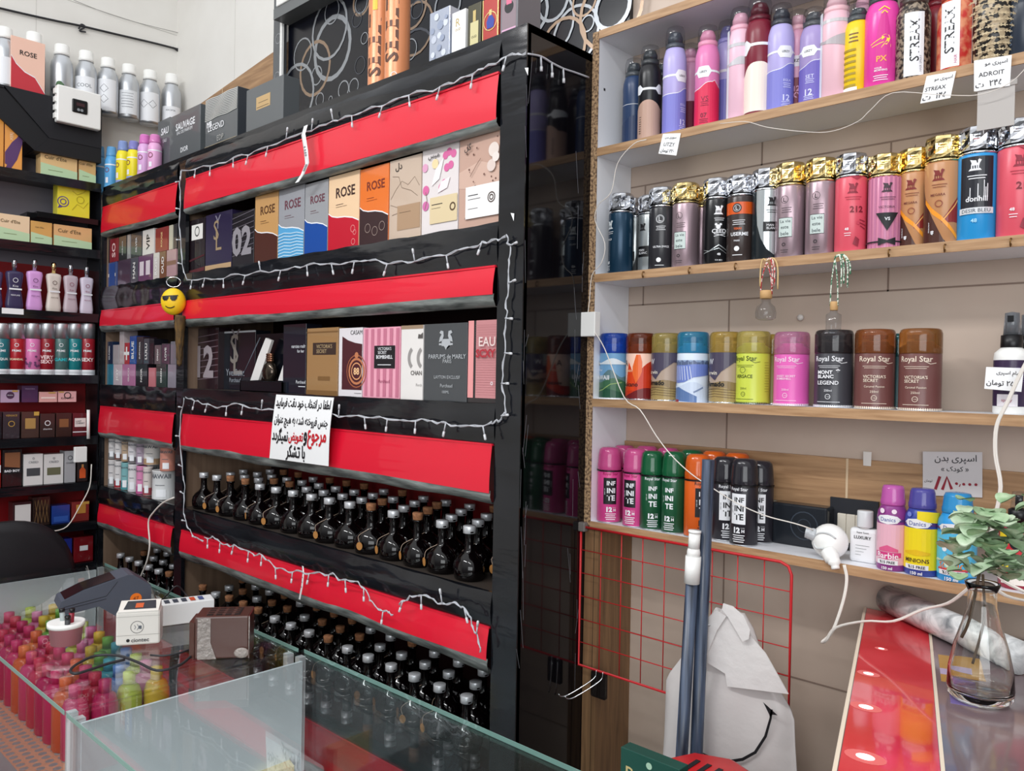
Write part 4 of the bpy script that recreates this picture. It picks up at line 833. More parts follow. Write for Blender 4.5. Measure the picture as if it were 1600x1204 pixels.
# white cosmetic bottle
p = place(1351, 850, 1.425, r4); r = thing('cosmetic_bottle', 'white flat bottle with black print beside the pink can', 'bottle', p)
m = MB(); m.rbox(-.023, -.010, 0, .023, .010, .058, mat('#e6e7e9', .3, key='white_bottle'), .006, 'z'); draw(m, [('t', 'Super Scent', .5, .88, .44, INK, .01), ('t', 'LUXURY', .5, .74, .62, INK, .02)]+[('r', .25, .5-.09*k, .25+.5-.1*k, .508-.09*k, INK) for k in range(4)], .046, .058, flatmap(-.023, -.010, 0, .046, .058)); m.build('bottle', r)
m = MB(); m.lathe([(.008, .058), (.008, .060)], WPL); m.lathe([(.0125, .0605), (.0128, .062), (.0128, .086), (.0122, .088), (0, .088)], mat('#d5d8da', .25, key='matte_cap')); m.build('cap', r)
# black box with oval, on the shelf; black panel with switch plates on the wall
a, b = P(1205, 830, y=1.462), P(1292, 830, y=1.462)
r = thing('router_box', 'black glossy box with an embossed oval at the back of the fourth shelf', 'box', ((a.x+b.x)/2, 1.462, r4)); W = b.x-a.x
m = MB(); m.rbox(-W/2, 0, 0, W/2, .036, .078, mat('#1e2228', .18, key='router_black'), .004); m.build('case', r)
m = MB(); draw(m, [('o', .6, .52, .25, .02, mat('#39404a', .2)), ('o', .6, .52, .12, .012, mat('#39404a', .2)), ('t', 'Piper', .88, .08, .1, WINK)], W, .078, flatmap(-W/2, 0, 0, W, .078)); m.build('embossed_oval', r)
a, b = P(1296, 776, y=1.49), P(1370, 832, y=1.49); W = b.x-a.x
r = thing('switch_panel', 'black wall panel carrying three cream rocker switches', 'switch panel', ((a.x+b.x)/2, 1.494, r4+.004)); hh = a.z-r4-.004
m = MB(); m.box(-W/2, 0, 0, W/2, .0145, hh, mat('#26282e', .4, key='panel_black')); m.build('back_plate', r)
for k in range(3):
    m = MB(); x0 = -W/2+W*(.18+.19*k); m.rbox(x0, -.005, .012, x0+W*.185, 0, hh*.70, mat('#d6cfc0', .4, key='switch_cream'), .0015, 'y'); m.build('rocker_switch', r)
m = MB(); m.box(-.09, 0, .062, .02, .004, .076, mat('#d9cdb4', .7, key='torn_paint')); m.box(-.02, -.0004, .066, .01, 0, .073, INK)
p = P(1262, 775, y=1.5); tag(m.build('torn_strip', None, (p.x+.02, 1.5035, r4+.004)), 'torn cream strip of wall above the black box', 'strip')
# thin white clip strip, red-yellow bottle at right
def anika():
    p_ = place(1592, 800, 1.425, r4); r = thing('spray_bottle', 'red and yellow spray bottle with round black label behind the plant', 'spray bottle', p_); R_ = .026
    m = MB(); m.lathe([(R_*.9, 0), (R_, .004), (R_, .085), (R_*.9, .095), (R_*.5, .10)], mat('#b8304a', .15, 0, .3, key='rose_liquid')); m.build('bottle', r)
    m = MB(); draw(m, [('r', -.6, .3, .8, .88, H('#d02a3a')), ('p', [(-.6, .45), (-.6, .88), (-.05, .88)], H('#f0d224')), ('p', [(-.6, .45), (-.1, .3), (-.3, .3), (-.6, .3)], H('#f0d224')), ('d', -.08, .70, .19, INK), ('t', 'Anika', -.08, .70, .28, WINK, .02), ('b', [(-.5, .08, .24), (.6, .08, .24)], H('#f4ece4'))], 2*R_, .1, cylmap(R_, 0, .1, .3)); m.build('printed_label', r)
    m = MB(); m.lathe([(R_*.55, .1), (R_*.55, .118), (R_*.4, .12), (R_*.2, .12), (R_*.2, .14), (0, .14)], BLK); m.build('collar', r)
    m = MB(); m.lathe([(R_*.45, .12), (R_*.36, .145), (0, .147)], CLEAR); m.build('clear_cap', r)
anika()
# white plug-in bulb holder lying on the shelf
p = place(1297, 830, 1.405, r4)
r = thing('bulb_socket', 'white round plug-in lamp holder with cord lying on the fourth shelf', 'lamp holder', p)
m = MB(); m.sph((0, 0, .0305), .031, .027, .0303, WPL, 24, 14); m.build('round_body', r)
m = MB(); m.tube([(.006, -.024, .018), (.014, -.029, .010), (.021, -.033, .003), (.025, -.036, -.008)], [.013, .013, .0105, .007], WPL, 14); m.build('cord_grip', r)
m = MB(); m.tube([(-.022, -.012, .040), (-.030, -.016, .042), (-.036, -.018, .043)], [.011, .010, .009], mat('#d5dade', .2, 0, .3, key='plug_clear'), 12); m.build('plug', r)
m = MB(); m.tube([(.0, -.0275, .022), (-.014, -.024, .020), (-.020, -.018, .030), (-.012, -.022, .045), (.006, -.024, .048), (.018, -.020, .040)], .0016, mat('#c9cccd', .3), 6); m.build('seam_ring', r)
# cords
WC = mat('#e4ded6', .45, key='white_cord')
def cable(label, pts, rad=.0017, m_=None, double=True, name='power_cord', cat='cord', y=1.36):
    L = []
    for q in pts: L.append(P(q[0], q[1], y=q[2] if len(q) > 2 else y))
    o0 = L[0].copy(); L = [v-o0 for v in L]; mb = MB()
    mb.tube(L, rad, m_ or WC, 7)
    if double: mb.tube([v+Vector((.0024*1, -.0006, .0006)) for v in L], rad, m_ or WC, 7)
    return tag(mb.build(name, None, o0), label, cat)
cable('white twin cord dropping from the lamp holder and looping to the plant vase', [(1318, 882, 1.362), (1322, 905, 1.36), (1316, 940, 1.355), (1300, 985, 1.35), (1284, 1002, 1.345), (1290, 1000, 1.33), (1305, 980, 1.32), (1350, 970, 1.30), (1395, 970, 1.28), (1440, 952, 1.27), (1480, 942, 1.26), (1508, 922, 1.25), (1530, 905, 1.25), (1570, 930, 1.25), (1610, 940, 1.25)])
cable('white twin cord hanging down past the third shelf at the right edge', [(1608, 555), (1590, 590), (1572, 630), (1556, 665), (1554, 710), (1562, 760), (1553, 810), (1545, 850), (1560, 900), (1600, 925)], .0019)
cable('thin white wire slanting from the small connector to the lamp holder', [(925, 512), (945, 545), (975, 620), (1000, 640), (1025, 680), (1050, 712), (1080, 740), (1110, 760), (1150, 785), (1195, 805), (1240, 817), (1262, 824, 1.37), (1270, 828, 1.385)], .0011, double=False, name='thin_wire', cat='wire')
m = MB(); p = P(905, 488, y=1.360); q = P(931, 525, y=1.360); m.rbox(p.x, 1.358, q.z, q.x-.002, 1.378, p.z, WPL, .002); m.box(p.x-.045, 1.364, p.z-.006, p.x+.004, 1.3645, p.z-.001, mat('#c9ccd0', .2, 0, .6, key='tape_clear')); tag(m.build('cord_connector'), 'small white wire connector taped to the chipboard edge', 'connector')
cable('thin tangled wire over the left end of the upper shelves', [(1010, 218), (990, 225), (965, 255), (955, 300), (935, 320), (930, 345), (945, 380), (940, 410), (925, 430), (921, 470), (918, 492)], .0009, double=False, name='thin_wire', cat='wire')
cable('thin clear cord drooping under the top shelf', [(1125, 193), (1165, 190), (1200, 199), (1260, 206), (1300, 205), (1340, 190), (1360, 172), (1395, 145), (1470, 148), (1530, 148), (1580, 128), (1612, 95)], .0006, double=False, name='thin_wire', cat='wire')

# ---- red wire grid hanging from the lowest shelf
a = P(909, 822, y=1.37); b = P(1238, 880, y=1.37); zb = .985; GW = b.x-a.x; GH = a.z-zb
G = thing('wire_grid', 'red wire grid panel hanging below the fourth shelf', 'grid', (a.x, 1.368, zb))
GM = mat('#c2242a', .35, key='red_wire')
m = MB(); c_ = .02; m.tube([(0, 0, GH), (GW-c_, 0, GH), (GW-.006, 0, GH-.006), (GW, 0, GH-c_), (GW, 0, 0), (0, 0, 0), (0, 0, GH)], .0028, GM, 8, False); m.build('frame', G)
m = MB()
for i in range(1, 9): m.tube([(GW*i/9, .003, 0), (GW*i/9, .003, GH)], .0011, GM, 6, False)
for j in range(1, 6): m.tube([(0, .0, GH*j/6), (GW, .0, GH*j/6)], .0011, GM, 6, False)
m.build('mesh', G)
for xx in (0.002, GW*.60):
    m = MB(); m.rbox(xx-.009, -.006, GH-.010, xx+.011, .008, GH+.010, mat('#6f6a66', .4, key='grey_clamp'), .003, 'y'); m.lathe([(.0035, -.007), (.0035, -.0061)], INK, 0, 0) if False else None; m.build('clamp', G)
def hook(dx, label):
    r = thing('wire_hook', label, 'hook', (G.location.x+dx+.012, 1.364, zb-.005))
    m = MB()
    m.tube([(0, .001, .006), (-.004, -.004, -.012), (-.035, -.045, -.042), (-.045, -.06, -.045), (-.048, -.064, -.040)], .0014, SILV, 6); m.build('prong', r)
    m = MB(); m.rbox(-.012, .0, -.05, .010, .002, .004, mat('#2a2422', .2, .5, key='hook_plate'), .004, 'y'); m.build('plate', r)
hook(.038, 'chrome wire hook on the lower left corner of the red grid, left one'); hook(.055, 'chrome wire hook beside its twin at the grid corner, right one')
# ---- poles
def pole(label, top, bot, y, r, cap=False):
    a = P(top[0], top[1], y=y); b = P(bot[0], bot[1], y=y+.0); d = (a-b).normalized(); fl = b+d*((0.02-b.z)/d.z)
    rt_ = thing('broom_pole', label, 'pole', fl); m = MB(); pm = noisy('pole_blue', '#232a38', '#4d5a70', (9, 9, .6), .3, 12, 3, .08)
    m.tube([(0, 0, 0), a-fl], r, pm, 16, False); m.build('shaft', rt_)
    if cap:
        t = a-fl; m = MB(); s_ = t-d*.06
        m.tube([s_, t-d*.012], r*1.28, WPL, 16, False); m.tube([t-d*.014, t-d*.004, t+d*.006], [r*1.1, r*.85], WPL, 16, False)
        m.tube([t, t+d*.030], r*.95, WPL, 16, False); m.tube([t+d*.030, t+d*.034], r*1.05, WPL, 16, False)
        m.build('hanging_cap', rt_)
pole('dark blue streaked broom pole with a white tapered cap', (1084, 858), (1065, 1180), 1.262, .0108, True)
pole('taller dark blue streaked pole right of the white-capped one', (1107, 718), (1088, 1180), 1.285, .0112)
# ---- red slotted bin top
r = thing('red_bin', 'red plastic bin with slotted lid at the foot of the poles', 'bin', (P(1105, 1182, y=1.12).x, 1.12, 0)); RP = mat('#c8171c', .35, key='red_bin')
m = MB(); m.lathe([(.060, .01), (.080, 0.9530), (.084, 0.9710), (.086, 0.9750)], RP, seg=8); m.build('body', r)
m = MB(); m.lathe([(.087, 0.9750), (.087, 0.9830), (.072, 0.9910), (0, 0.9920)], RP, seg=8); draw(m, [], 1, 1, flatmap(0, 0, 0, 1, 1)); 
for k in range(4): m.box(-.036+.020*k, -.045, 0.9915, -.028+.020*k, .03, 0.9926, INK)
m.build('lid', r)
# ---- green card on the counter
pa, pb = P(970, 1166, y=.93), P(1062, 1200, y=.93); W = pb.x-pa.x; hh = pa.z-1.0005
r = thing('green_box', 'dark green box with gold script at the bottom centre', 'box', ((pa.x+pb.x)/2, .93, 1.0005))
m = MB(); m.rbox(-W/2, 0, 0, W/2, .022, hh, mat('#14463c', .35, key='deep_green'), .001); m.build('carton', r)
m = MB(); draw(m, [('t', 'Paschal', .5, .62, .8, mat('#d8c48a', .3, .4, key='gold_ink'), .01), ('d', .5, .87, .05, H('#9fc0a8')), ('t', 'PARIS', .4, .36, .3, H('#c8d4c0'))], W, hh, flatmap(-W/2, 0, 0, W, hh)); m.build('printed_front', r)
# ---- white carrier bag hanging on the grid
hk = P(1106, 965, y=1.32)
r = thing('carrier_bag', 'white plastic carrier bag with a printed smile hanging on the red grid', 'bag', (P(1138, 1100, y=1.32).x, 1.33, .72))
BG = mat('#dcd6d4', .38, 0, .12, key='bag_white', bump=.15, bscale=30); cx0 = r.location.x
prof = []  # (pyrow, xl, xr) silhouette in picture at y=1.30
for (py, xl, xr) in ((955, 1115, 1158), (975, 1104, 1172), (1010, 1085, 1186), (1050, 1060, 1210), (1080, 1042, 1232), (1094, 1036, 1238), (1130, 1034, 1240), (1180, 1032, 1244), (1260, 1028, 1250), (1400, 1024, 1256)):
    a, b = P(xl, py, y=1.32), P(xr, py, y=1.32); prof.append((a.x-cx0, b.x-cx0, (a.z+b.z)/2-.72))
V = []; F_ = []; n = 48
for i, (xa, xb, z_) in enumerate(prof):
    hw = (xb-xa)/2; c0 = (xa+xb)/2; dep = .010+.012*min(1, i/5)
    for j in range(n):
        t = 2*pi*j/n; w1 = 1+.08*sin(5*t+i)+.05*sin(11*t)*(1 if i < 5 else .4)
        V.append((c0+hw*cos(t), dep*sin(t)*w1+.003*sin(t*7+i*.6), z_))
for i in range(len(prof)-1):
    for j in range(n): F_.append((i*n+j, i*n+(j+1) % n, (i+1)*n+(j+1) % n, (i+1)*n+j))
F_.append(tuple(range(n))); F_.append(tuple((len(prof)-1)*n+j for j in range(n)))
m = MB(); m.add(V, F_, BG, True); m.build('bag_body', r)
def flap(pts, y, name='handle'):
    q = [P(px, py, y=y+dy) for px, py, dy in pts]; m = MB()
    V = [(v.x-r.location.x, v.y-r.location.y, v.z-.72) for v in q]; V += [(x, y_+.0015, z) for x, y_, z in V]; k = len(q)
    m.add(V, [tuple(range(k)), tuple(reversed(range(k, 2*k)))]+[(i, k+i, k+(i+1) % k, (i+1) % k) for i in range(k)], mat('#e6e2e0', .35, 0, .1, key='bag_flap', bump=.2, bscale=40)); m.build(name, r)
flap([(1100, 1032, 0), (1133, 1052, 0), (1136, 1072, 0), (1232, 1084, .0), (1222, 1066, 0), (1196, 1020, 0), (1170, 990, 0), (1148, 962, 0), (1126, 962, 0), (1112, 1000, 0)], 1.302, 'folded_flap')
flap([(1086, 1029, 0), (1099, 1036, 0), (1120, 985, 0), (1135, 962, 0), (1120, 953, 0), (1105, 965, 0)], 1.298)
flap([(1130, 942, 0), (1145, 947, 0), (1162, 962, 0), (1172, 984, 0), (1170, 998, 0), (1160, 1002, 0), (1150, 985, 0), (1138, 965, 0), (1128, 952, 0)], 1.294)
m = MB(); sm = [(1098, 1176), (1115, 1185), (1140, 1189), (1160, 1186), (1180, 1175), (1196, 1150), (1204, 1122), (1206, 1108)]
th = [.6, 1.6, 2.3, 2.3, 2.2, 2.0, 1.7, 1.4]; V = []
for (px, py), t in zip(sm, th):
    v = P(px, py, y=1.3045); V += [(v.x-cx0, v.y-1.33, v.z-.72-t*.0009), (v.x-cx0, v.y-1.33, v.z-.72+t*.0009)]
V = []
for i, ((px, py), t) in enumerate(zip(sm, th)):
    a = sm[max(0, i-1)]; b = sm[min(len(sm)-1, i+1)]; dx, dy = b[0]-a[0], b[1]-a[1]; l = math.hypot(dx, dy)
    for s_ in (-1, 1):
        v = P(px-dy/l*t*s_*1.1, py+dx/l*t*s_*1.1, y=1.3045); V.append((v.x-cx0, v.y-1.33, v.z-.72))
m.add(V, [(2*i, 2*i+2, 2*i+3, 2*i+1) for i in range(len(sm)-1)], INK)
V = [P(px, py, y=1.3045) for px, py in ((1192, 1096), (1215, 1117), (1206, 1116), (1203, 1122), (1202, 1116))]; m.add([(v.x-cx0, v.y-1.33, v.z-.72) for v in V], [tuple(range(5))], INK)
m.build('printed_smile', r)
m = MB(); m.tube([(hk.x+.04, 1.362, hk.z+.01), (hk.x+.035, 1.33, hk.z-.004), (hk.x+.01, 1.29, hk.z-.004), (hk.x-.002, 1.282, hk.z+.008)], .0017, SILV, 6); tag(m.build('wire_hook'), 'chrome hook holding up the white bag', 'hook')

# ---- marble roll
a = P(1388, 934, z=1.224); b = P(1612, 1034, z=1.224)
d = (b-a).normalized(); b = a+d*.30
r = thing('marble_roll', 'roll of grey and white marble-print film on the red-edged counter', 'roll', (a.x, a.y, 1.1992))
m = MB(); R_ = .0235; m.tube([(0, 0, R_), Vector((0, 0, R_))+d*.30], R_, noisy('marble_print', '#6d7377', '#e4e5e5', (1, 1, 1), .25, 22, 5, 0, .3, .62, dist=1.5), 24, False); m.build('rolled_film', r)
m = MB(); m.tube([Vector((0, 0, R_))-d*.0012, Vector((0, 0, R_))-d*.0001], R_*.93, mat('#8e9294', .5), 24, False); m.tube([Vector((0, 0, R_))-d*.002, Vector((0, 0, R_))-d*.0011], R_*.6, mat('#c9cac8', .5), 20, False); m.build('roll_end', r)
# ---- vase with fleshy plant
vp = P(1531, 1092, z=1.1992)
r = thing('glass_vase', 'clear glass bottle vase on the right-hand counter', 'vase', (vp.x, vp.y, 1.1992))
S = .0385; vh = .150
outer = [(.0, 0), (S*.8, 0), (S*.97, .006), (S, .016), (S*.96, .040), (S*.80, .070), (S*.58, .098), (S*.44, .120), (S*.42, .138), (S*.52, vh-.003), (S*.53, vh)]
inner = [(S*.48, vh), (S*.38, .138), (S*.40, .120), (S*.54, .098), (S*.76, .070), (S*.91, .040), (S*.93, .018), (S*.85, .011), (0, .010)]
m = MB(); m.lathe(outer+inner, mat('#fbfdfb', .0, trans=1.0, key='vase_glass'), seg=40); m.build('glass', r)
m = MB(); m.lathe([(0, .012), (S*.84, .013), (S*.90, .02), (S*.885, .040), (S*.875, .042), (0, .042)], mat('#e9efdf', 0, trans=1, ior=1.33, key='water'), seg=32)
if False: m.build('water', r)
pl = thing('potted_plant', 'soft green fleshy-leaved plant sprigs standing in the glass vase', 'plant', (vp.x, vp.y, 1.1992))
m = MB(); st = mat('#5d4c3a', .6, key='stem')
m.tube([(-.008, -.006, .045), (-.002, -.002, .075), (.003, 0, .11), (.0, 0, .16)], .0018, st, 6)
m.tube([(-.022, -.004, .075), (-.014, 0, .10), (-.004, 0, .16)], .0022, st, 6); m.build('stem', pl)
LG = noisy('fuzzy_leaf', '#9dba94', '#dbe8d2', (1, 1, 1), .6, 60, 3, .1, .3, .75); LG2 = noisy('fuzzy_leaf_dark', '#7fa276', '#b9d0ac', (1, 1, 1), .6, 60, 3, .1, .3, .75)
rl = random.Random(4)
cl = thing if False else None
lm = MB()
for k in range(120):
    th_ = rl.uniform(0, 2*pi); ph = rl.uniform(-.25, 1.0); c = Vector((rl.uniform(-.034, .048), rl.gauss(0, .020), .172+rl.uniform(-.012, .062)))
    if k % 9 == 0: c += Vector((-.012, 0, .022))
    if k % 8 == 0: c += Vector((.018, 0, .018))
    dr = Vector((cos(th_)*cos(ph), sin(th_)*cos(ph), sin(ph))); sd = dr.cross(Vector((0, 0, 1))).normalized(); nn = sd.cross(dr)
    L_ = rl.uniform(.016, .027); Wd = L_*rl.uniform(.55, .66); rows = 7; V = []; F_ = []
    for i in range(rows):
        t = i/(rows-1); ww = Wd*math.sqrt(max(0, 1-(2*t*.97-1.0)**2))*(.7+.5*t)
        for j in range(5):
            s_ = (j-2)/2; V.append(c+dr*L_*t+sd*ww*s_+nn*(-.35*L_*t*t+.25*ww*s_*s_*1.2))
    for i in range(rows-1):
        for j in range(4): F_.append((i*5+j, i*5+j+1, i*5+6+j, i*5+5+j))
    k0 = len(V); V += [v-nn*.0012 for v in V]; F_ += [tuple(reversed([q+k0 for q in f_])) for f_ in F_]
    lm.add(V, F_, LG if k % 3 else LG2, True)
lm.build('foliage', pl)

# ============================================================ BOXES ON THE DISPLAY UNIT
S1, S2, S3, S4 = 1.914, 1.545, 1.160, .79
def fb(label, p0, p1, ytop, z, m, items=(), y=1.188, d=.05, h=None, **k):
    pm = (p0+p1)/2; yy = pr_y(pm, y, z+.08); x0 = P(p0, yy, y=y).x+.0008; x1 = P(p1, yy, y=y).x-.0008
    if h is None: h = P(pm, ytop, y=y).z-z
    return carton(label, x0, x1, y, z, h, d, m, items, **k)
GLS = lambda c: mat(c, .22, coat=.6)
def rose(top, bot, ink, extra=()):
    return [('b', [(0, 0, .50), (.12, 0, .455), (.3, 0, .43), (.55, 0, .42), (.8, 0, .39), (1, 0, .34)], bot), ('b', [(0, .50, .515), (.12, .455, .47), (.3, .43, .445), (.55, .42, .435), (.8, .39, .405), (1, .34, .355)], WINK), ('t', 'ROSE', .56, .76, .62, ink, .02), ('r', .25, .60, .5, .606, ink), ('r', .25, .57, .62, .574, ink)]+list(extra)
NV = H('#2c2440', .25)
fb('dark wrapped box with a white emblem label, leftmost on the upper shelf', 289, 320, 343, S1, GLS('#1c1218'), [('r', .34, .62, .9, .90, H('#e6e4e0')), ('o', .62, .77, .12, .03, INK), ('b', [(0, .0, .05), (1, .03, .1)], H('#5c2a30')), ('b', [(0, .2, .24), (1, .3, .33)], H('#4c2028'))])
fb('dark purple box with silver interlaced monogram on the upper shelf', 321, 362, 332, S1, GLS('#2a2342'), [('t', 'Y', .48, .84, .22, mat('#a9a6b8', .3, .5, key='mono_silver')), ('t', 'S', .42, .70, .20, mat('#c9b08c', .3, .5, key='mono_gold')), ('t', 'L', .52, .52, .22, mat('#c9b08c', .3, .5, key='mono_gold')), ('r', 0, .0, 1, .10, H('#b99a76'))])
fb('black striped box with grey numeral 02 on the upper shelf', 363, 397, 330, S1, GLS('#1c191e'), [('l', [(0, .2+.1*k), (1, .28+.1*k)], .02, H('#57525c')) for k in range(8)]+[('t', '02', .45, .46, .9, H('#8f8b92'), .04)])
fb('tan and brown wave-fronted box on the upper shelf', 398, 434, 302, S1, GLS('#c89a62'), rose(0, H('#4d2a22', .25), H('#5d3a20')))
fb('grey box with rippled blue water print', 435, 475, 292, S1, GLS('#9a9ca2'), rose(0, H('#5aa4d4', .2), H('#6b3b48'), [('l', [(0, .03+.045*k), (.25, .05+.045*k), (.5, .03+.045*k), (.75, .05+.042*k), (1, .03+.04*k)], .018, H('#c4e2f2')) for k in range(8)]))
fb('grey box with royal blue lower half', 476, 512, 284, S1, GLS('#9c9ea2'), rose(0, H('#1f4c9c', .22), H('#6b3b48')))
fb('cream and crimson wave-fronted box on the upper shelf', 513, 561, 271, S1, GLS('#f0cda6'), rose(0, H('#c01f32', .22), H('#3c2420'), [('o', .82, .25, .07, .01, H('#e89a9a')), ('o', .88, .2, .05, .01, H('#e89a9a')), ('o', .84, .08, .06, .01, H('#e89a9a'))]))
fb('orange and black wave-fronted box on the upper shelf', 562, 607, 260, S1, GLS('#e8762c'), rose(0, H('#3a2628', .25), H('#7a2c18'), [('o', .3+.25*k, .22-.05*(k % 2), .10, .012, H('#a08c84')) for k in range(3)]))
fb('beige box with faint line drawing on the upper shelf', 608, 658, 246, S1, GLS('#c9b3a0'), [('l', [(.05, .52), (.2, .62), (.4, .72), (.6, .66), (.8, .74), (.95, .62)], .01, H('#7a6656')), ('l', [(.1, .8), (.3, .78), (.4, .64), (.7, .58), (.9, .50)], .01, H('#7a6656')), ('l', [(.05, .45), (.3, .40), (.35, .34), (.1, .32)], .01, H('#7a6656')), ('r', .27, .12, .98, .42, H('#ae8f72')), ('r', 0, 0, 1, .02, H('#ddc8a8')), ('t', FA('دل'), .3, .90, .2, INK, .01), ('r', .34, .33, .7, .335, H('#6a5642'))])
fb('white box printed with pink orchids on the upper shelf', 659, 716, 227, S1, GLS('#e2dada'), [('d', .75+dx, .90+dy, .075, H('#d86aa0')) for dx, dy in ((0, 0), (.12, -.03), (-.10, -.03), (.05, -.15), (-.06, -.17), (-.12, -.34), (-.2, -.38))]+[('d', .12, .52, .09, H('#d86aa0')), ('d', .12, .34, .09, H('#d070a8')), ('d', .09, .78, .08, H('#e0a4c4')), ('l', [(.1, .3), (.16, .4), (.12, .5)], .015, H('#7a6a5a')), ('p', [(.28, .55), (.5, .62), (.62, .85), (.4, .75)], H('#efe9ea')), ('p', [(.45, .46), (.72, .5), (.8, .62), (.55, .58)], H('#eee6e8')), ('d', .38, .80, .09, H('#ecd8a8')), ('r', .25, .12, 1.0, .42, H('#dcc9a2')), ('r', .3, .33, .6, .34, INK), ('r', .3, .29, .55, .294, INK), ('o', .88, .28, .08, .03, H('#5a4630')), ('t', FA('میس'), .34, .88, .3, INK, .01)])
fb('speckled pink-beige box with a white label, rightmost on the upper shelf', 717, 783, 207, S1, GLS('#c4a090'), [('b', [(0, .45, .62), (.5, .4, .7), (1, .35, .6)], H('#cfae9e'))]+[('d', R.uniform(.08, .92), R.uniform(.1, .95), R.uniform(.008, .018), H('#6a463c')) for _ in range(26)]+[('d', .85, .78, .12, H('#e2d4cc')), ('d', .8, .62, .10, H('#dccac2')), ('d', .90, .70, .08, H('#e6dcd6')), ('l', [(.3, .55), (.45, .66), (.55, .72)], .012, H('#7a5a4c')), ('r', .2, .10, 1.0, .44, H('#f0efee')), ('r', .26, .34, .5, .35, INK), ('r', .26, .30, .56, .306, INK), ('r', .26, .2, .5, .205, INK), ('o', .82, .29, .09, .02, H('#4a3a34')), ('o', .82, .29, .05, .02, H('#4a3a34')), ('t', FA('گل'), .24, .86, .16, INK, .01)])
# middle shelf
fb('black striped box with grey numeral 12 on the middle shelf', 308, 341, 512, S2, GLS('#2a1a20'), [('l', [(0, .15+.1*k), (1, .2+.1*k)], .02, H('#6a5a62')) for k in range(8)]+[('t', '12', .4, .45, .8, H('#9c9298'), .04)], y=1.225, d=.04)
fb('framed black box with silver interlaced monogram on the middle shelf', 341, 399, 517, S2, GLS('#10151f'), [('r', 0, 0, .03, 1, H('#c8ccd2')), ('r', 0, .97, 1, 1, H('#c8ccd2')), ('t', 'Y', .48, .86, .24, mat('#8f8a90', .3, .5)), ('t', 'S', .45, .70, .22, mat('#a9a49c', .3, .5)), ('t', 'L', .55, .52, .24, mat('#a9a49c', .3, .5)), ('t', 'YvesSaint', .48, .30, .5, H('#9aa0aa')), ('t', 'Purchaud', .48, .17, .3, H('#9aa0aa'))], y=1.245)
# open case with bottle
pa, pb = P(375, 590, y=1.19), P(441, 600, y=1.19); W = pb.x-pa.x
r = thing('open_gift_box', 'open black presentation box with white flaps and a round dark bottle inside', 'box', ((pa.x+pb.x)/2, 1.19, S2))
DK = mat('#0d0f16', .2, key='case_black'); m = MB()
m.box(-W/2, 0, 0, W/2, .004, .030, DK); m.box(-W/2, .0, 0, -W/2+.004, .05, .03, DK); m.box(W/2-.004, 0, 0, W/2, .05, .03, DK); m.box(-W/2, 0, 0, W/2, .05, .003, DK); m.box(-W/2+.01, .046, 0, W/2, .05, .17, DK)
m.add([(-W/2, .0, .03), (-W/2-.012, .012, .034), (-W/2+.030, .044, .16), (-W/2+.034, .046, .16)], [(0, 1, 2, 3)], mat('#50545e', .2, key='case_rim'))
m.add([(-W/2, 0, .03), (-W/2-.002, -.004, .032), (W/2+.004, -.004, .032), (W/2, 0, .03)], [(0, 1, 2, 3)], mat('#50545e', .2, key='case_rim')); m.build('case', r)
m = MB(); m.prism([(-W*.40, .032), (-W*.20, .034), (W*.10, .148), (-W*.04, .156), (-W*.22, .10)], mat('#e4e2e0', .4, key='satin'), 'y', .020, .028)
m.prism([(W*.26, .034), (W*.40, .034), (W*.49, .10), (W*.49, .125)], mat('#e4e2e0', .4, key='satin'), 'y', .020, .028); m.build('lining_flap', r)['label'] = 'white lining flaps'
tb = thing('round_bottle', 'round dark metallic bottle lying inside the open black box', 'bottle', (r.location.x+.010, 1.2135, S2+.0031))
BM = mat('#4a423a', .12, .85, key='dark_metal'); m = MB(); m.lathe([(.012, 0), (.022, .030), (.0285, .045), (.030, .058), (.024, .074), (.013, .084)], BM, sy=.62); m.build('bottle', tb)
m = MB(); 
for k in range(4): m.lathe([(.0135, .084+.006*k), (.0155, .0855+.006*k), (.0155, .0885+.006*k), (.0135, .090+.006*k)], mat('#8a6450', .15, .9, key='copper'), sy=.62)
m.build('ribbed_cap', tb)
fb('navy box with small white lettering behind the open case', 442, 478, 506, S2, GLS('#181c28'), [('t', 'narciso rodr', .68, .68, .6, WINK), ('t', 'for her', .78, .61, .3, WINK), ('t', 'Purchaud', .8, .17, .4, WINK), ('r', .7, .1, 1, .11, WINK)], y=1.2)
fb('golden brown box with a dark name plate on the middle shelf', 479, 528, 512, S2, GLS('#a07c52'), [('r', .2, .60, .94, .78, H('#3a2a24')), ('t', "VICTORIA'S\nSECRET", .57, .69, .5, H('#b9a078')), ('r', .38, .22, .76, .28, H('#7c5a34')), ('r', 0, 0, 1, .07, H('#7c5a34')), ('r', 0, .93, 1, .95, H('#7c5a34'))])
fb('white box with maroon panel and ornate copper crest', 529, 566, 512, S2, GLS('#e6e2e6'), [('b', [(.15, .10, .88), (.4, .10, .82), (.7, .10, .78), (1, .1, .76)], H('#4a1c24')), ('t', 'CASAM', .75, .93, .5, INK), ('o', .78, .37, .34, .06, H('#c07a54')), ('o', .78, .37, .22, .03, H('#e0a070')), ('o', .78, .37, .42, .03, H('#a05c40')), ('t', '88', .78, .37, .24, H('#f0c090'), .03), ('d', .78, .60, .08, H('#c07a54')), ('r', .7, .05, 1, .055, INK)])
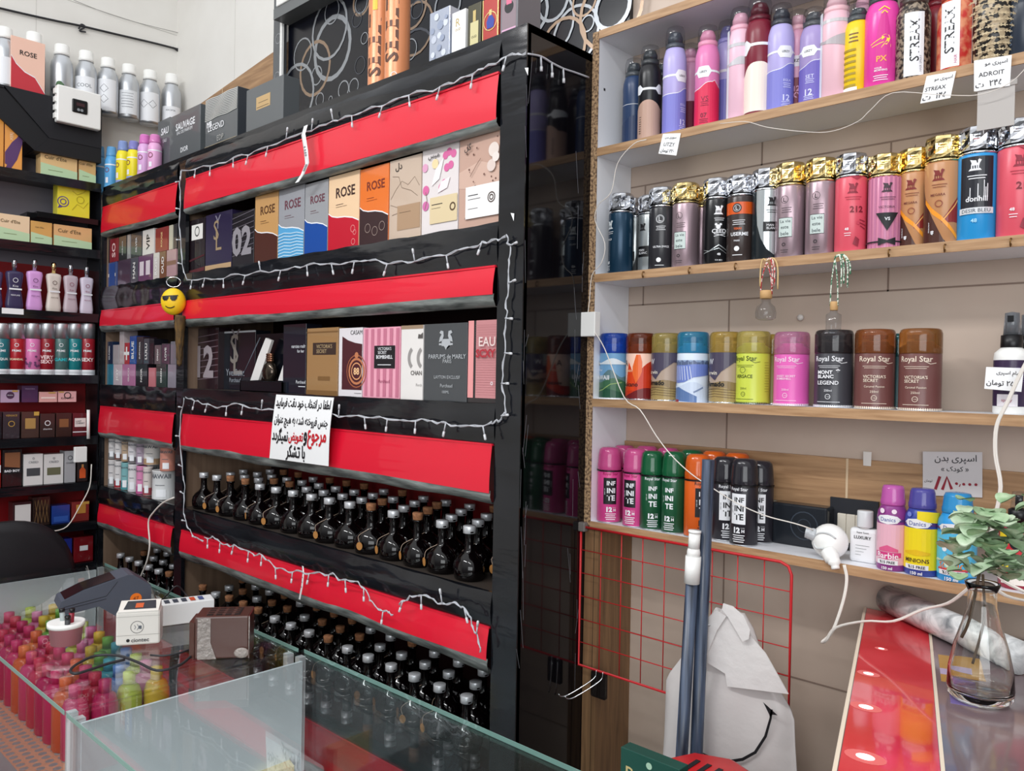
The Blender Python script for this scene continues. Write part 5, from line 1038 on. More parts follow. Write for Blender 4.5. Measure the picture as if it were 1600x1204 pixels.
fb('pink striped box with a black name plate on the middle shelf', 567, 625, 511, S2, GLS('#f0a8bc'), [('r', .05+.17*k, .02, .05+.17*k+.085, .98, H('#c87890')) for k in range(6)]+[('r', .32, .42, .88, .74, INK), ('t', "VICTORIA'S\nSECRET", .6, .67, .36, WINK), ('t', 'BOMBSHELL', .6, .58, .44, WINK, .02), ('r', .42, .465, .78, .475, WINK), ('t', 'Purchaud', .6, .24, .3, H('#a04c6a'))])
CH = H('#9a9694')
fb('white box with crossed grey letter rings', 626, 661, 508, S2, GLS('#e9e5e2'), [('b', [(0, .95, 1), (1, .95, 1)], H('#a08870')), ('l', [(.36+.34*(1-cos(a))+.2, .57+.145*sin(a)) for a in [0.8+.15*i for i in range(0, 0)]] or [(0, 0), (0, 0)], .01, CH)]+[('l', [(.72-.34*cos(a), .56-.155*sin(a)) for a in [-.9+.18*i for i in range(11)]], .12, CH), ('l', [(1.15-.36*cos(a), .56-.15*sin(a)) for a in [-.9+.18*i for i in range(11)] if 1.15-.36*cos(a) < 1], .12, CH), ('t', 'CHAN', .72, .36, .5, H('#6a6664'), .02), ('t', 'Purch', .85, .20, .26, CH), ('p', [(.78, .82), (1, .82), (1, .9), (.9, .87), (.8, .88)], H('#5a5654'))])
SVK = H('#b4b8bc')
fb('charcoal box with silver twin-horse crest', 662, 730, 505, S2, GLS('#3c4044'), [('p', [(.42, .71), (.62, .71), (.62, .78), (.52, .66+.0), (.42, .78)], SVK), ('p', [(.43, .80), (.61, .80), (.61, .73), (.52, .68), (.43, .73)], SVK), ('r', .36, .72, .42, .745, SVK), ('r', .62, .72, .68, .745, SVK), ('p', [(.36, .76), (.44, .78), (.47, .84), (.46, .90), (.40, .91), (.37, .88), (.42, .86), (.38, .82)], SVK), ('p', [(.68, .76), (.60, .78), (.57, .84), (.58, .90), (.64, .91), (.67, .88), (.62, .86), (.66, .82)], SVK), ('t', 'PARFUMS de MARLY', .55, .575, .86, SVK, .01), ('t', 'PARIS', .56, .515, .2, SVK), ('t', 'LAYTON EXCLUSIF', .56, .31, .6, SVK), ('t', 'Purchaud', .55, .20, .28, SVK), ('t', '100ML', .54, .12, .16, SVK)])
fb('glossy pink box with red letters, rightmost on the middle shelf', 731, 778, 500, S2, GLS('#20161a'), [('r', .0, .06, .19, 1, H('#e89c9c')), ('r', .27, .06, 1, 1, H('#c8898c'))]+[('l', [(.28, .10+.03*k), (1, .10+.03*k)], .006, H('#a86a70')) for k in range(29)]+[('t', 'EAU', .68, .74, .55, H('#e8d4d0'), .01), ('t', 'SCXY', .64, .60, .66, H('#b0303c'), .04), ('o', .86, .24, .04, .015, WINK)])

# ============================================================ THINGS ON TOP OF THE DISPLAY UNIT
TP = 2.2965
def tb_(label, p0, p1, ytop, m, items, y=1.20, d=.035, **k): return fb(label, p0, p1, ytop, TP, m, items, y=y, d=d, **k)
GB = mat('#565b5e', .35, coat=.4, key='grey_wrap')
tb_('small grey box with white print at the left end of the unit top', 246, 265, 187, GB, [('t', 'SAU', .6, .78, .6, WINK, .02), ('t', 'EAU', .6, .6, .3, WINK)], y=1.23)
tb_('taller grey box with white print, second on the unit top', 265, 313, 173, GB, [('t', 'SAUVAGE', .52, .74, .62, WINK, .02), ('t', 'EAU DE PARFUM', .5, .62, .5, WINK), ('t', 'DIOR', .5, .26, .24, WINK, .01)], y=1.21)
WV = [('l', [(x/10, .985-.03*k+.010*sin(x*1.1+k*.25)) for x in range(11)], .012, H('#c9cac6')) for k in range(14)]
for nm, p0, p1, yt, yy, tx in (('grey wavy-striped box half hidden behind its twin', 313, 326, 166, 1.25, 'LE'), ('grey box with wavy white stripes, foremost of its pair', 321, 371, 146, 1.20, 'LEGEND')):
    tb_(nm, p0, p1, yt, GB, WV+[('t', 'MB', .15, .50, .16, WINK, .03), ('t', tx, .36, .42, .5, WINK, .0), ('t', 'EDP', .5, .18, .2, H('#a9a9a5')), ('r', 0, .02, 1, .04, H('#b9a888')), ('r', 0, .07, 1, .085, H('#b9a888'))], y=yy, d=.06, side=mat('#3b3f45', .4, key='striped_side'))
tb_('grey box with a gold square label on the unit top', 385, 443, 129, GB, [('r', .28, .46, .66, .74, mat('#c9a978', .3, .3, key='gold_label')), ('r', .34, .60, .6, .61, INK), ('r', .3, .50, .62, .51, INK)], y=1.19, d=.05)
for nm, p0, p1, yy in (('tall orange canister with upright letters, left of the pair', 583, 606, 1.245), ('tall orange canister with upright letters, right of the pair', 604, 639, 1.215)):
    pm = (p0+p1)/2; x0, x1 = P(p0, 60, y=yy).x, P(p1, 60, y=yy).x; rr = .030
    r = thing('orange_canister', nm, 'canister', ((x0+x1)/2, yy, TP)); OC = mat('#dc8f62', .3, .1, key='orange_metal')
    m = MB(); m.lathe([(rr, 0), (rr*1.02, .003), (rr, .006), (rr, .318), (rr*1.02, .32), (rr*.95, .326)], OC); m.build('body', r)
    m = MB(); m.lathe([(rr*.9, .326), (rr*.9, .345), (0, .35)], SILV); m.build('cap', r)
    m = MB(); draw(m, [('t', 'SELELT', -.05, .36, 2.6, H('#5a3420'), .03, 90), ('o', .1, .03, .13, .03, WINK), ('r', -.12, .62, .1, .8, H('#d8c23c'))], 2*rr, .33, cylmap(rr, 0, .33, .45)); m.build('printed_label', r)
tb_('silver-blue marbled box on the unit top', 671, 703, 15, mat('#b9c0d0', .2, .5, key='silver_box'), [('d', R.uniform(.1, .9), R.uniform(.1, .9), R.uniform(.05, .16), H(R.choice(['#d4dae6', '#98a2b8', '#c4cad8']), .2)) for _ in range(12)], y=1.20, d=.06)
tb_('plain white box on the unit top', 706, 728, 17, mat('#f0f0f0', .3, key='white_box'), [('t', 'R', .45, .76, .3, GOLD), ('t', 'OUD', .45, .6, .4, GOLD)], y=1.20, d=.05)
tb_('olive and gold box picturing a bottle on the unit top', 731, 752, 6, H('#3f3c24', .3), [('r', .2, .12, .82, .62, H('#cfc694')), ('r', .4, .62, .62, .86, GOLD), ('t', 'OUD', .5, .3, .4, INK)], y=1.20, d=.05)
tb_('red and gold ornate box with blue bottle print', 754, 780, -4, H('#b03028', .3), [('r', 0, 0, .06, 1, GOLD), ('r', .92, 0, 1, 1, GOLD), ('r', 0, 0, 1, .04, GOLD), ('p', [(.3, .35), (.7, .35), (.76, .5), (.6, .62), (.4, .62), (.26, .5)], H('#2c3f9c')), ('r', .42, .62, .58, .74, GOLD), ('o', .5, .5, .42, .04, GOLD)], y=1.20, d=.05)
tb_('grey and pink box at the right end of the unit top', 782, 810, -14, H('#6c6a70', .3), [('r', .1, .1, .9, .95, H('#8a7880')), ('d', .5, .66, .26, INK), ('r', .35, .72, .65, .85, H('#d86a8c')), ('r', .1, .0, .9, .2, H('#d8a8c8'))], y=1.20, d=.07)
# little coloured sprays at the far left of the top
for k, (pc, yt, c1, c2, nm) in enumerate(((155, 229, '#5aa8e0', '#6ab0e6', 'small sky blue spray can, leftmost on the unit top'), (174, 230, '#5aa8e0', '#6ab0e6', 'small sky blue spray can beside the yellow ones'), (192, 221, '#f0e02a', '#8aa0d8', 'small yellow spray can with blue cap, left one'), (209, 221, '#f0e02a', '#8a8ad0', 'small yellow spray can with blue cap, right one'), (226, 211, '#d8a8d8', '#e07ac8', 'small lilac-pink spray can beside the yellow ones'), (242, 211, '#e4a8d4', '#e488c8', 'small pink spray can beside the grey boxes'))):
    h = P(pc, yt, y=1.205).z-TP; can(nm, pc, 1.205, TP, .0235, h, 'kid', H(c1, .35), mat(c2, .2, 0, .2, key='minicap%d' % k), [wrap(.7, .74, WINK), ('o', -.0, .55, .2, .06, H('#7a3048')), ('r', -.12, .15, .12, .32, H('#e8e6f0')), wrap(0, .1, H('#8a9ad0' if k in (2, 3) else c1))], .5, name='body_spray')

# ============================================================ ALUMINIUM BOTTLES AND OTHER THINGS ON THE CANOPY
ZC = 2.5925; XB = -3.315
def alub(label, pc, ytop, rad=.038, items=()):
    p0 = P(pc, 150, x=XB); h = P(pc, ytop, x=XB).z-ZC
    r = thing('aluminium_bottle', label, 'bottle', (XB, p0.y, ZC), radians(62))
    m = MB(); m.lathe([(rad*.93, 0), (rad, .004), (rad, h*.62), (rad*.93, h*.70), (rad*.68, h*.79), (rad*.62, h*.82)], ALU); m.build('bottle', r)
    m = MB(); m.lathe([(rad*.66, h*.82), (rad*.7, h*.825), (rad*.7, h*.87), (rad*.66, h*.88), (rad*.66, h*.985), (rad*.6, h), (0, h)], WPL, seg=20); m.build('screw_cap', r)
    if items: m = MB(); draw(m, items, 2*rad, h*.62, cylmap(rad, 0, h*.62), .0005); m.build('paper_label', r)
PL = H('#e8eaee')
GX = mat('#5b6068', .5, key='label_ink')
dia = lambda u, v: [('l', [(u-.2, v), (u, v+.12), (u+.2, v), (u, v-.12), (u-.2, v)], .02, GX)]
alub('aluminium bottle at the left edge, beside the pink carton', 6, 44, items=[('r', -.5, .1, .5, .8, PL)])
alub('aluminium bottle behind the pink carton', 52, 52, items=[])
alub('aluminium bottle behind the small potted cactus', 96, 71)
alub('aluminium bottle with curly lettering, right of the cactus', 134, 81, items=[('r', -.55, .1, .5, .85, PL), ('t', 'COOL', 0, .6, .7, GX)])
alub('aluminium bottle with two hazard diamonds stacked', 168, 92, items=[('r', -.55, .05, .5, .95, PL)]+dia(-.1, .68)+dia(-.1, .38))
alub('aluminium bottle with faint printed label, third from the corner', 201, 102, items=[('r', -.45, .1, .5, .8, H('#dfe2e6'))]+lines(0, .7, .6, 6, .08, GX, .01))
alub('aluminium bottle with paired hazard diamonds, second from the corner', 234, 111, items=[('r', -.55, .05, .55, .9, PL)]+dia(-.24, .55)+dia(.2, .55))
alub('aluminium bottle nearest the room corner', 268, 117, items=[('r', -.5, .08, .55, .62, PL), ('t', 'AROMA', 0, .5, .5, GX)])
wallbox('pink and red carton with flowing white line lying against the bottles', 11, 65, ZC, 60, GLS('#f0c4b0'), [('b', [(0, 0, .62), (.15, 0, .48), (.4, 0, .36), (.7, 0, .30), (1, 0, .04)], H('#c43a44', .25)), ('b', [(0, .62, .64), (.15, .48, .50), (.4, .36, .38), (.7, .30, .32), (1, .04, .06)], WINK), ('t', 'ROSE', .5, .72, .5, INK, .01)], X=-3.272, d=.012)
p = P(93, 130, x=-3.285); r = thing('potted_cactus', 'tiny green cactus in a dark pot before the bottles', 'plant', (-3.283, p.y, ZC))
m = MB(); m.lathe([(.018, 0), (.026, .035), (.028, .036), (.028, .045), (.024, .046), (0, .044)], mat('#3c3f42', .6, key='dark_pot')); m.build('pot', r)
m = MB(); m.sph((0, 0, .057), .013, .013, .017, mat('#4c6b4a', .7, key='cactus'), 12, 8); m.sph((.012, .004, .054), .008, .008, .011, mat('#4c6b4a', .7, key='cactus'), 10, 6); m.sph((-.011, .003, .056), .008, .008, .012, mat('#4c6b4a', .7, key='cactus'), 10, 6); m.build('cactus', r)
# white alarm box
a, b = P(86, 168, x=-3.24), P(155, 168, x=-3.24); W = b.y-a.y; zb, zt = P(120, 198, x=-3.24).z, P(120, 141, x=-3.24).z; hh = zt-zb
r = thing('sensor_box', 'white plastic controller box with a small dark display on the canopy', 'sensor', (-3.248, (a.y+b.y)/2, zb), pi/2)
m = MB(); m.rbox(-W/2, -.03, 0, W/2, 0, hh, WPL, .006, 'y')
for k in range(4): m.box(-W/2-.006, -.022, hh*(.1+.22*k), -W/2, -.004, hh*(.1+.22*k)+.018, WPL)
for u in (-1, 1):
    for v in (.1, .9): m.lathe([(.0001, 0), (.0001, 0)], WPL) if False else None
m.build('housing', r)
m = MB(); m.rbox(-.026, -.034, hh*.34, .026, -.029, hh*.70, BLK, .004, 'y'); draw(m, [('d', .40, .22, .10, H('#8a8f94')), ('d', .62, .22, .10, H('#8a8f94')), ('r', .25, .5, .8, .75, H('#3c1f24'))], .052, hh*.36, flatmap(-.026, -.0345, hh*.34, .052, hh*.36), .0005); m.build('display', r)
WB = mat('#26262a', .5, key='black_cord')
def wallcord(label, pts, rad, mm, name='cable', x=-3.39, cat='cable'):
    L = [P(a, b, x=x) for a, b in pts]; o0 = L[0].copy(); m = MB(); m.tube([v-o0 for v in L], rad, mm, 7); return tag(m.build(name, None, o0), label, cat)
wallcord('black cable sagging across the white left wall to the corner', [(-20, 8), (40, 22), (90, 33), (125, 40), (180, 53), (240, 67), (286, 79), (290, 81)], .0042, WB)
wallcord('black cable curling down the room corner', [(270, 74), (280, 82), (285, 96), (288, 115), (289, 150), (290, 172)], .0036, WB)
wallcord('dark tie twisted round the wall cable', [(123, 45), (127, 38), (133, 42), (124, 48), (134, 50)], .003, WB, 'cable_tie', cat='tie')
wallcord('thin wire up across the white left wall', [(115, 0), (160, 18), (210, 34), (278, 51)], .001, mat('#8a8886', .6), 'thin_wire', cat='wire')

# ============================================================ LEFT WALL SHELVES
wallbox('orange and purple carton standing on the high left shelf', 3, 31, 2.304, 178, GLS('#e8a050'), [('b', [(0, .1, .3), (.4, .05, .5), (.7, .2, .6), (1, .5, .8)], H('#5a3c6a')), ('p', [(0, 0), (.5, 0), (.2, .12)], H('#5a3c6a')), ('t', 'XERJ', .4, .6, .5, H('#f4e0c0'), 0, 90)], d=.04)
wallbox('orange carton cut by the left edge of the picture', -22, 2, 2.304, 176, GLS('#e09a48'), d=.04)
CU = lambda w_=.6: [('b', [(0, 0, .5), (1, 0, .35)], H('#bcd8b0', .3)), ('t', "Cuir d'Ete", .4, .74, w_, H('#6a5a3c'), .01), ('r', .2, .25, .6, .27, H('#7a8a60'))]
wallbox("peach and pale green box on the high shelf", 59, 117, 2.304, 237, GLS('#e8c48c'), CU())
wallbox("second peach and green box, partly hidden by the blue spray", 119, 146, 2.304, 246, GLS('#d8b078'), CU(.8))
wallbox('yellow gift box printed with a purple rose on the short shelf', 86, 137, 2.172, 288, GLS('#e8dc3a'), [('o', .17, .42, .18, .03, H('#5a4a8c')), ('o', .17, .42, .10, .03, H('#5a4a8c')), ('p', [(.0, .2), (.14, .24), (.05, .3)], H('#5a4a8c')), ('l', [(.45, .2), (.6, .4), (.8, .3), (.95, .5)], .015, H('#a89a20')), ('l', [(.45, .8), (.6, .7), (.8, .8), (.9, .9)], .015, H('#a89a20')), ('o', .7, .55, .12, .015, H('#a89a20'))], d=.05)
wallbox("peach-green box at the left edge, lower of the two rows", -8, 44, 2.054, 335, GLS('#ecd0ac'), CU())
wallbox("middle peach-green box of the lower row, darker gold", 45, 79, 2.054, 346, GLS('#d8a860'), CU(.4))
wallbox("right-hand peach-green box of the lower row", 81, 141, 2.054, 353, GLS('#e0b47c'), CU())
# hourglass bottles
XL = -3.285
def hourglass(label, p0, p1, body, capm, lab, ytop=405, yb=423):
    pc = (p0+p1)/2; p = P(pc, 450, x=XL); W = (P(p1, 450, x=XL).y-P(p0, 450, x=XL).y); z = 1.812; hb = P(pc, yb, x=XL).z-z; h = P(pc, ytop, x=XL).z-z
    r = thing('waisted_bottle', label, 'perfume bottle', (XL, p.y, z), pi/2); a = W/2*.93
    m = MB(); m.lathe([(a*.86, 0), (a*.94, .003), (a*1.0, hb*.12), (a*.84, hb*.38), (a*.74, hb*.52), (a*.84, hb*.66), (a*1.0, hb*.90), (a*.92, hb*.97), (a*.4, hb)], H(body, .22), sy=.55, power=4, seg=28); m.build('bottle', r)
    m = MB(); m.lathe([(.007, hb), (.007, hb+(h-hb)*.3), (.0085, hb+(h-hb)*.32), (.0085, h-.004), (.005, h), (0, h)], capm, seg=14); m.build('sprayer', r)
    m = MB(); q = flatmap(-a, -a*.565, 0, 2*a, hb); draw(m, [('b', [(.14, .50, .54), (.86, .50, .54)], WINK), ('o', .5, .75, .15, .03, lab), ('t', 'PERFUME', .5, .36, .5, lab), ('t', 'Kiss', .5, .60, .3, lab)], 2*a, hb, q, .0008); m.build('printed_label', r)
AC = mat('#b6b8bd', .2, .9, key='sprayer_silver')
hourglass('dark indigo waisted perfume bottle on the left wall', 7, 37, '#3c3658', AC, WINK)
hourglass('pink waisted perfume bottle', 40, 67, '#d8a0dc', AC, H('#5a3058'))
hourglass('cream and brown waisted perfume bottle with gold sprayer', 71, 96, '#dcd2c8', GOLD, H('#4a2c20'), 410, 427)
hourglass('silver and maroon waisted perfume bottle', 98, 122, '#c4b4bc', AC, H('#8a3a50'), 413, 430)
hourglass('white and purple waisted perfume bottle at the end of its row', 124, 146, '#d8cede', AC, H('#8a2040'), 416, 433)
hourglass('dark waisted bottle cut by the left picture edge', -20, 5, '#4a3a60', AC, WINK)
card('small white price slip below the waisted bottles', [(7, 481), (32, 482), (32, 489), (7, 488)], 1.0, []) if False else None
p = P(20, 486, x=-3.247); m = MB(); m.box(0, -.034, -.010, .0006, .034, .010, WPAP); tag(m.build('price_slip', None, (-3.2475, p.y, p.z)), 'small white price slip below the waisted bottles', 'price tag')
def bodycan(label, pc, col, lab, word, z=1.580, ytop=505, yj=529, capc=ALU, rr=.0275):
    p = P(pc, 550, x=XL); h = P(pc, ytop, x=XL).z-z; hb = P(pc, yj, x=XL).z-z
    r = thing('body_spray', label, 'body spray', (XL, p.y, z), radians(75))
    m = MB(); m.lathe([(rr*.92, 0), (rr, .002), (rr, hb-.002), (rr*.95, hb)], H(col, .25)); m.build('body', r)
    m = MB(); m.lathe([(rr*1.01, hb), (rr*1.01, h-.003), (rr*.96, h), (0, h)], capc); m.build('cap', r)
    m = MB(); draw(m, [wrap(0, .14, WINK), ('o', 0, .82, .12, .03, WINK), ('t', 'PRIME', 0, .66, .5, WINK, .02)]+([('t', word, 0, .42, .78, H(lab), .03)] if word else [('d', R.uniform(-.5, .5), R.uniform(.2, .5), .07, H(lab)) for _ in range(12)])+[('r', -.4, .04, .4, .1, H('#c8ccd0'))], 2*rr, hb, cylmap(rr, 0, hb), .0006); m.build('printed_label', r)
for a_ in (('dark teal body spray with silver cap at the left edge', 2, '#1f6a74', '#e0e8e8', 'ACQUA'), ('red body spray left of the camouflage one', 26, '#a81c28', '#f0e0c0', 'SCANDAL'), ('pink camouflage body spray', 50, '#d878b0', '#6a3c68', ''), ('dark red body spray right of the camouflage one', 73, '#8c1824', '#f0d0d0', 'VERY\nSEXY'), ('grey and turquoise body spray', 95, '#4a6a68', '#30b8c0', 'GAME'), ('teal body spray third from the corner', 116, '#157a80', '#e8f0f0', 'AQUA'), ('red body spray at the corner end of its row', 136, '#98202c', '#f0e0e0', 'SEXY')): bodycan(*a_)
GD_ = H('#c9a04a')
# boxes, lower rows
low = [(-8, 4, 643, '#1e1c22', 'black box at the left edge, lower tier', []), (5, 32, 643, '#3a3238', 'dark grey box, lower tier of the stacked row', [('t', 'VERSACE', .5, .86, .7, GD_), ('o', .5, .55, .2, .04, GD_)]),
 (34, 62, 643, '#4a3630', 'brown box with gold plate, lower tier', [('r', .2, .35, .8, .75, H('#b08a50')), ('r', .7, .85, 1, 1, GD_)]), (63, 87, 646, '#3a2a28', 'dark box with silver swirl emblem, lower tier', [('o', .5, .6, .2, .05, WINK), ('t', 'alhambra', .5, .35, .6, WINK)]), (88, 113, 645, '#382420', 'bronze-plated dark box, lower tier', [('r', .2, .4, .8, .75, H('#8a5a38'))]), (114, 138, 645, '#5c1820', 'maroon box with white label at the end of the lower tier', [('r', .12, .40, .88, .78, H('#e8dcd8')), ('t', 'LOST\nCHERRY', .5, .6, .6, INK, .02), ('r', 0, .16, 1, .2, WINK)])]
for p0, p1, yt, c, nm, it in low: wallbox(nm, p0, p1, 1.350, yt, GLS(c), it)
ZU = 1.350+.1285
upl = [(1, 31, 609, '#b8a0bc', 'lilac box with dark oval crest, upper tier', [('d', .5, .58, .22, H('#4a2c4a')), ('t', 'PRADA', .5, .58, .3, WINK), ('r', .6, .85, .9, .97, GD_)]), (34, 60, 602, '#4c3054', 'purple upright box, upper tier', [('t', 'MANCERA', .5, .8, .6, H('#a890b0'))]), (61, 90, 612, '#e0a8a4', 'salmon pink box with pale band, upper tier', [('r', .1, .35, .9, .5, H('#f4dcd4')), ('r', .5, .85, .9, .97, GD_)]), (91, 120, 611, '#e8b0b0', 'pink box with black ring crest, upper tier', [('o', .5, .62, .2, .05, INK), ('t', 'KAMARY', .5, .36, .7, INK), ('r', .0, .88, .3, .98, GD_)])]
for p0, p1, yt, c, nm, it in upl: wallbox(nm, p0, p1, ZU, yt, GLS(c), it)
for p0, p1, yt, c, nm, it in [(-8, 3, 703, '#b83020', 'red box with white band at the left edge', [('r', 0, .4, 1, .6, WINK)]), (5, 36, 702, '#241a1c', 'black and bronze box left of the white pair', [('b', [(.1, .55, .92), (.9, .5, .92)], H('#8a5a3c')), ('r', 0, .36, 1, .5, INK), ('t', 'BAD BOY', .5, .43, .8, WINK, .03)]), (38, 69, 709, '#e4e2e0', 'white box with black oval plate, left of two', [('r', .15, .30, .85, .55, H('#4a4c50')), ('t', 'CREED', .5, .74, .5, GX), ('o', .5, .86, .06, .02, GX)]), (70, 101, 709, '#e0dedc', 'white box with olive oval plate, right of two', [('r', .15, .30, .85, .55, H('#6a6a50')), ('t', 'CREED', .5, .74, .5, GX), ('o', .5, .86, .06, .02, GX)]), (102, 120, 704, '#a8a8ac', 'narrow silver-grey box beside the two white ones', [('o', .5, .78, .22, .05, INK), ('t', 'CHAIN', .5, .62, .7, INK)]), (122, 139, 716, '#2a1c1c', 'dark box showing an orange bottle', [('p', [(.2, .15), (.8, .15), (.8, .5), (.6, .62), (.4, .62), (.2, .5)], H('#d85a28')), ('r', .4, .62, .6, .75, H('#e0a060'))])]:
    wallbox(nm, p0, p1, 1.177, yt, GLS(c), it)
for p0, p1, yt, c, nm, it in [(22, 52, 784, '#3a2024', 'dark box with a large white label above the chair', [('r', .1, .15, .95, .9, H('#dcdad8'))]), (53, 81, 776, '#2a1e1a', 'dark box with brass lattice pattern', [('l', [(.1+.2*k, .1), (.3+.2*k, .9)], .02, H('#8a6a44')) for k in range(4)]+[('l', [(.9-.2*k, .1), (.7-.2*k, .9)], .02, H('#8a6a44')) for k in range(4)]), (83, 112, 789, '#1f3f8c', 'blue box low on the left wall', [('r', .1, .1, .9, .4, H('#2a56a8'))]), (114, 142, 783, '#7a2a26', 'maroon box with gold square', [('r', .25, .4, .8, .85, H('#b88a3c')), ('r', .5, .85, 1, .98, GD_)])]:
    wallbox(nm, p0, p1, 1.027, yt, GLS(c), it)
wallbox('royal blue box with white sticker on the lowest visible shelf', 86, 116, .872, 842, GLS('#22308c'), [('r', .3, .35, .72, .55, WINK)])
wallbox('dark red box with white sticker on the lowest visible shelf', 118, 149, .872, 838, GLS('#7a141c'), [('r', .3, .45, .72, .65, WINK)])
wallbox('plain red box beside the royal blue one', 72, 85, .872, 845, GLS('#b01c24'))
p = P(147, 712, x=-3.246); m = MB(); m.rbox(-.003, -.022, -.02, .012, .022, .038, WPL, .003, 'x'); tag(m.build('cord_switch', None, (-3.2455, min(p.y, 1.10), p.z)), 'white cord switch box on the shelf edge in the corner', 'switch')
wallcord('white cord running down from the switch box on the left shelves', [(143, 725), (140, 760), (125, 790), (105, 822), (80, 830), (65, 830)], .0022, WC, 'power_cord', -3.243, 'cord')
wallcord('white upright strip beside the dark corner boxes', [(138, 640), (138, 685)], .006, WPL, 'white_strip', -3.244, 'strip')

# ============================================================ BAY 2 (LEFT BAY) STOCK
def spine(label, p0, p1, z, h, c, txt='', tc='#e8e6e4', y=1.19, plates=()):
    x0 = P(p0, 500, y=y).x+.0008; x1 = P(p1, 500, y=y).x-.0008
    it = list(plates)
    if txt: it.append(('t', txt, .5, .5, .62*h/(x1-x0), H(tc), .02, 90))
    return carton(label, x0, x1, y, z, h, .05, GLS(c), it)
b1 = [(159, 181, '#4a5a8a', '', 'blue-windowed box with a white band', [('r', .05, .42, .95, .55, H('#d8d0c8')), ('r', .5, .05, .9, .95, H('#2c4a8c')), ('r', .1, .58, .4, .95, H('#4a3a58'))]), (183, 202, '#4c3a4c', '', 'dusky purple plain box', []), (203, 214, '#55545e', 'MAN', 'slim grey box', []), (215, 237, '#6c4468', '', 'purple box with two white stickers', [('r', .1, .25, .4, .78, H('#d8ccd4')), ('r', .55, .25, .85, .78, H('#d8ccd4'))]), (238, 247, '#d8d2cc', 'ROSE', 'slim white box', []), (248, 258, '#7c5038', 'OUD', 'slim brown box', []), (259, 274, '#b89498', '', 'dusty pink box with tan band', [('r', 0, .45, 1, .6, H('#8a6a58'))])]
for a_, b_, c, t_, nm, pl_ in b1: spine(nm+' on the lower tier, upper-left bay', a_, b_, S1, .094, c, t_, plates=pl_)
b1u = [(159, 169, '#1e1c20', 'CK', 'black box', '#e8e6e4'), (170, 183, '#8c2430', 'SO', 'maroon box', '#e8c8c8'), (184, 196, '#2a2a2c', 'ALLBLACK', 'black upright box with spine print', '#d8d8d8'), (197, 202, '#9a9a9c', '', 'slim light grey box', ''), (203, 220, '#3e4044', 'SILVER', 'dark grey box with silver script', '#d8d8d8'), (221, 239, '#e0dcd8', 'VIP', 'white box with black script', '#2a2a2a'), (241, 261, '#8c2c2c', 'ROUGE', 'dark red box with gold script', '#e8c890'), (262, 268, '#c8c4b0', '', 'slim cream box', ''), (269, 275, '#2c2c30', '', 'slim black box', '')]
for a_, b_, c, t_, nm, tc in b1u: spine(nm+' on the upper tier, upper-left bay', a_, b_, S1+.0945, .088 if a_ < 240 else .082, c, t_, tc or '#ffffff')
b2 = [(167, 177, '#2f7890', '', 'teal box'), (178, 191, '#c8bcc4', 'JOY', 'pale grey box'), (192, 212, '#b878a0', 'GUCCI', 'mauve pink box'), (213, 231, '#242228', 'NOIR', 'black box with white script'), (233, 243, '#c87880', '', 'rose pink box'), (245, 261, '#2c3c38', 'GREEN', 'dark green box'), (263, 276, '#8a8490', '', 'grey box')]
for a_, b_, c, t_, nm in b2: spine(nm+' on the lower tier, middle-left bay', a_, b_, S2, .078 if a_ != 233 else .066, c, t_)
b2u = [(167, 176, '#1e2c48', 'CLASSIC', 'navy box with spine print'), (177, 186, '#a8a4a8', '', 'light grey box'), (187, 194, '#b8aeb0', '', 'tall pale box'), (195, 202, '#b02c34', '+', 'slim red box'), (203, 213, '#2a4c98', 'BLUE', 'bright blue box'), (214, 224, '#3c2c34', 'EUPHORIA', 'dark brown box'), (225, 233, '#4a4650', 'LULU', 'dark slate box'), (234, 241, '#1c1a22', '', 'slim black box'), (242, 252, '#5a5458', 'DKNY', 'medium grey box'), (253, 266, '#3c3840', 'LOVE', 'dark charcoal box'), (267, 276, '#70727a', '', 'grey-blue end box')]
for k, (a_, b_, c, t_, nm) in enumerate(b2u): spine(nm+' on the upper tier, middle-left bay', a_, b_, S2+.0785, (.085, .072, .125, .078, .102, .098, .090, .088, .066, .070, .076)[k], c, t_)
def tube_tin(label, pc, z, h, rr, c, base, y=1.205, word='HAWAII'):
    x = P(pc, 700, y=y).x; r = thing('tin_canister', label, 'canister', (x, y, z))
    m = MB(); m.lathe([(rr, 0), (rr*1.01, .003), (rr, .005), (rr, h-.004), (rr*1.02, h-.003), (rr*1.02, h), (rr*.9, h-.001), (0, h-.002)], H(c, .3), seg=20); m.build('tin', r)
    m = MB(); draw(m, [wrap(.02, .28, H(base, .3)), ('t', word, 0, .82, .9, GX, .02), ('r', -.2, .5, .2, .52, GX), ('r', -.15, .1, .25, .36, WINK)], 2*rr, h, cylmap(rr, 0, h, .75), .0005); m.build('printed_label', r)
tl = [(177, .0165, '#d4d0d0', '#8a8a8c', 'grey-based white tin'), (187, .0165, '#dcd8d8', '#a02430', 'red-based white tin'), (198, .018, '#7fb4b8', '#4a9098', 'teal tin'), (210, .020, '#e0dee0', '#d0d0d4', 'plain white tin'), (222, .018, '#d88ab4', '#c05c94', 'pink tin'), (232, .0165, '#d8ccc8', '#9a4a50', 'slim pale tin')]
for pc, rr, c, bs, nm in tl: tube_tin(nm+' on the lower tier of the white-tin shelf', pc, S3, .100, rr, c, bs, 1.205)
tube_tin('big white lidded tin, front right of the white-tin shelf', 258, S3, .098, .040, '#dcdedf', '#dcdedf', 1.218)
tube_tin('white lidded tin behind the big front one', 240, S3, .104, .024, '#d8dadb', '#d8dadb', 1.268)
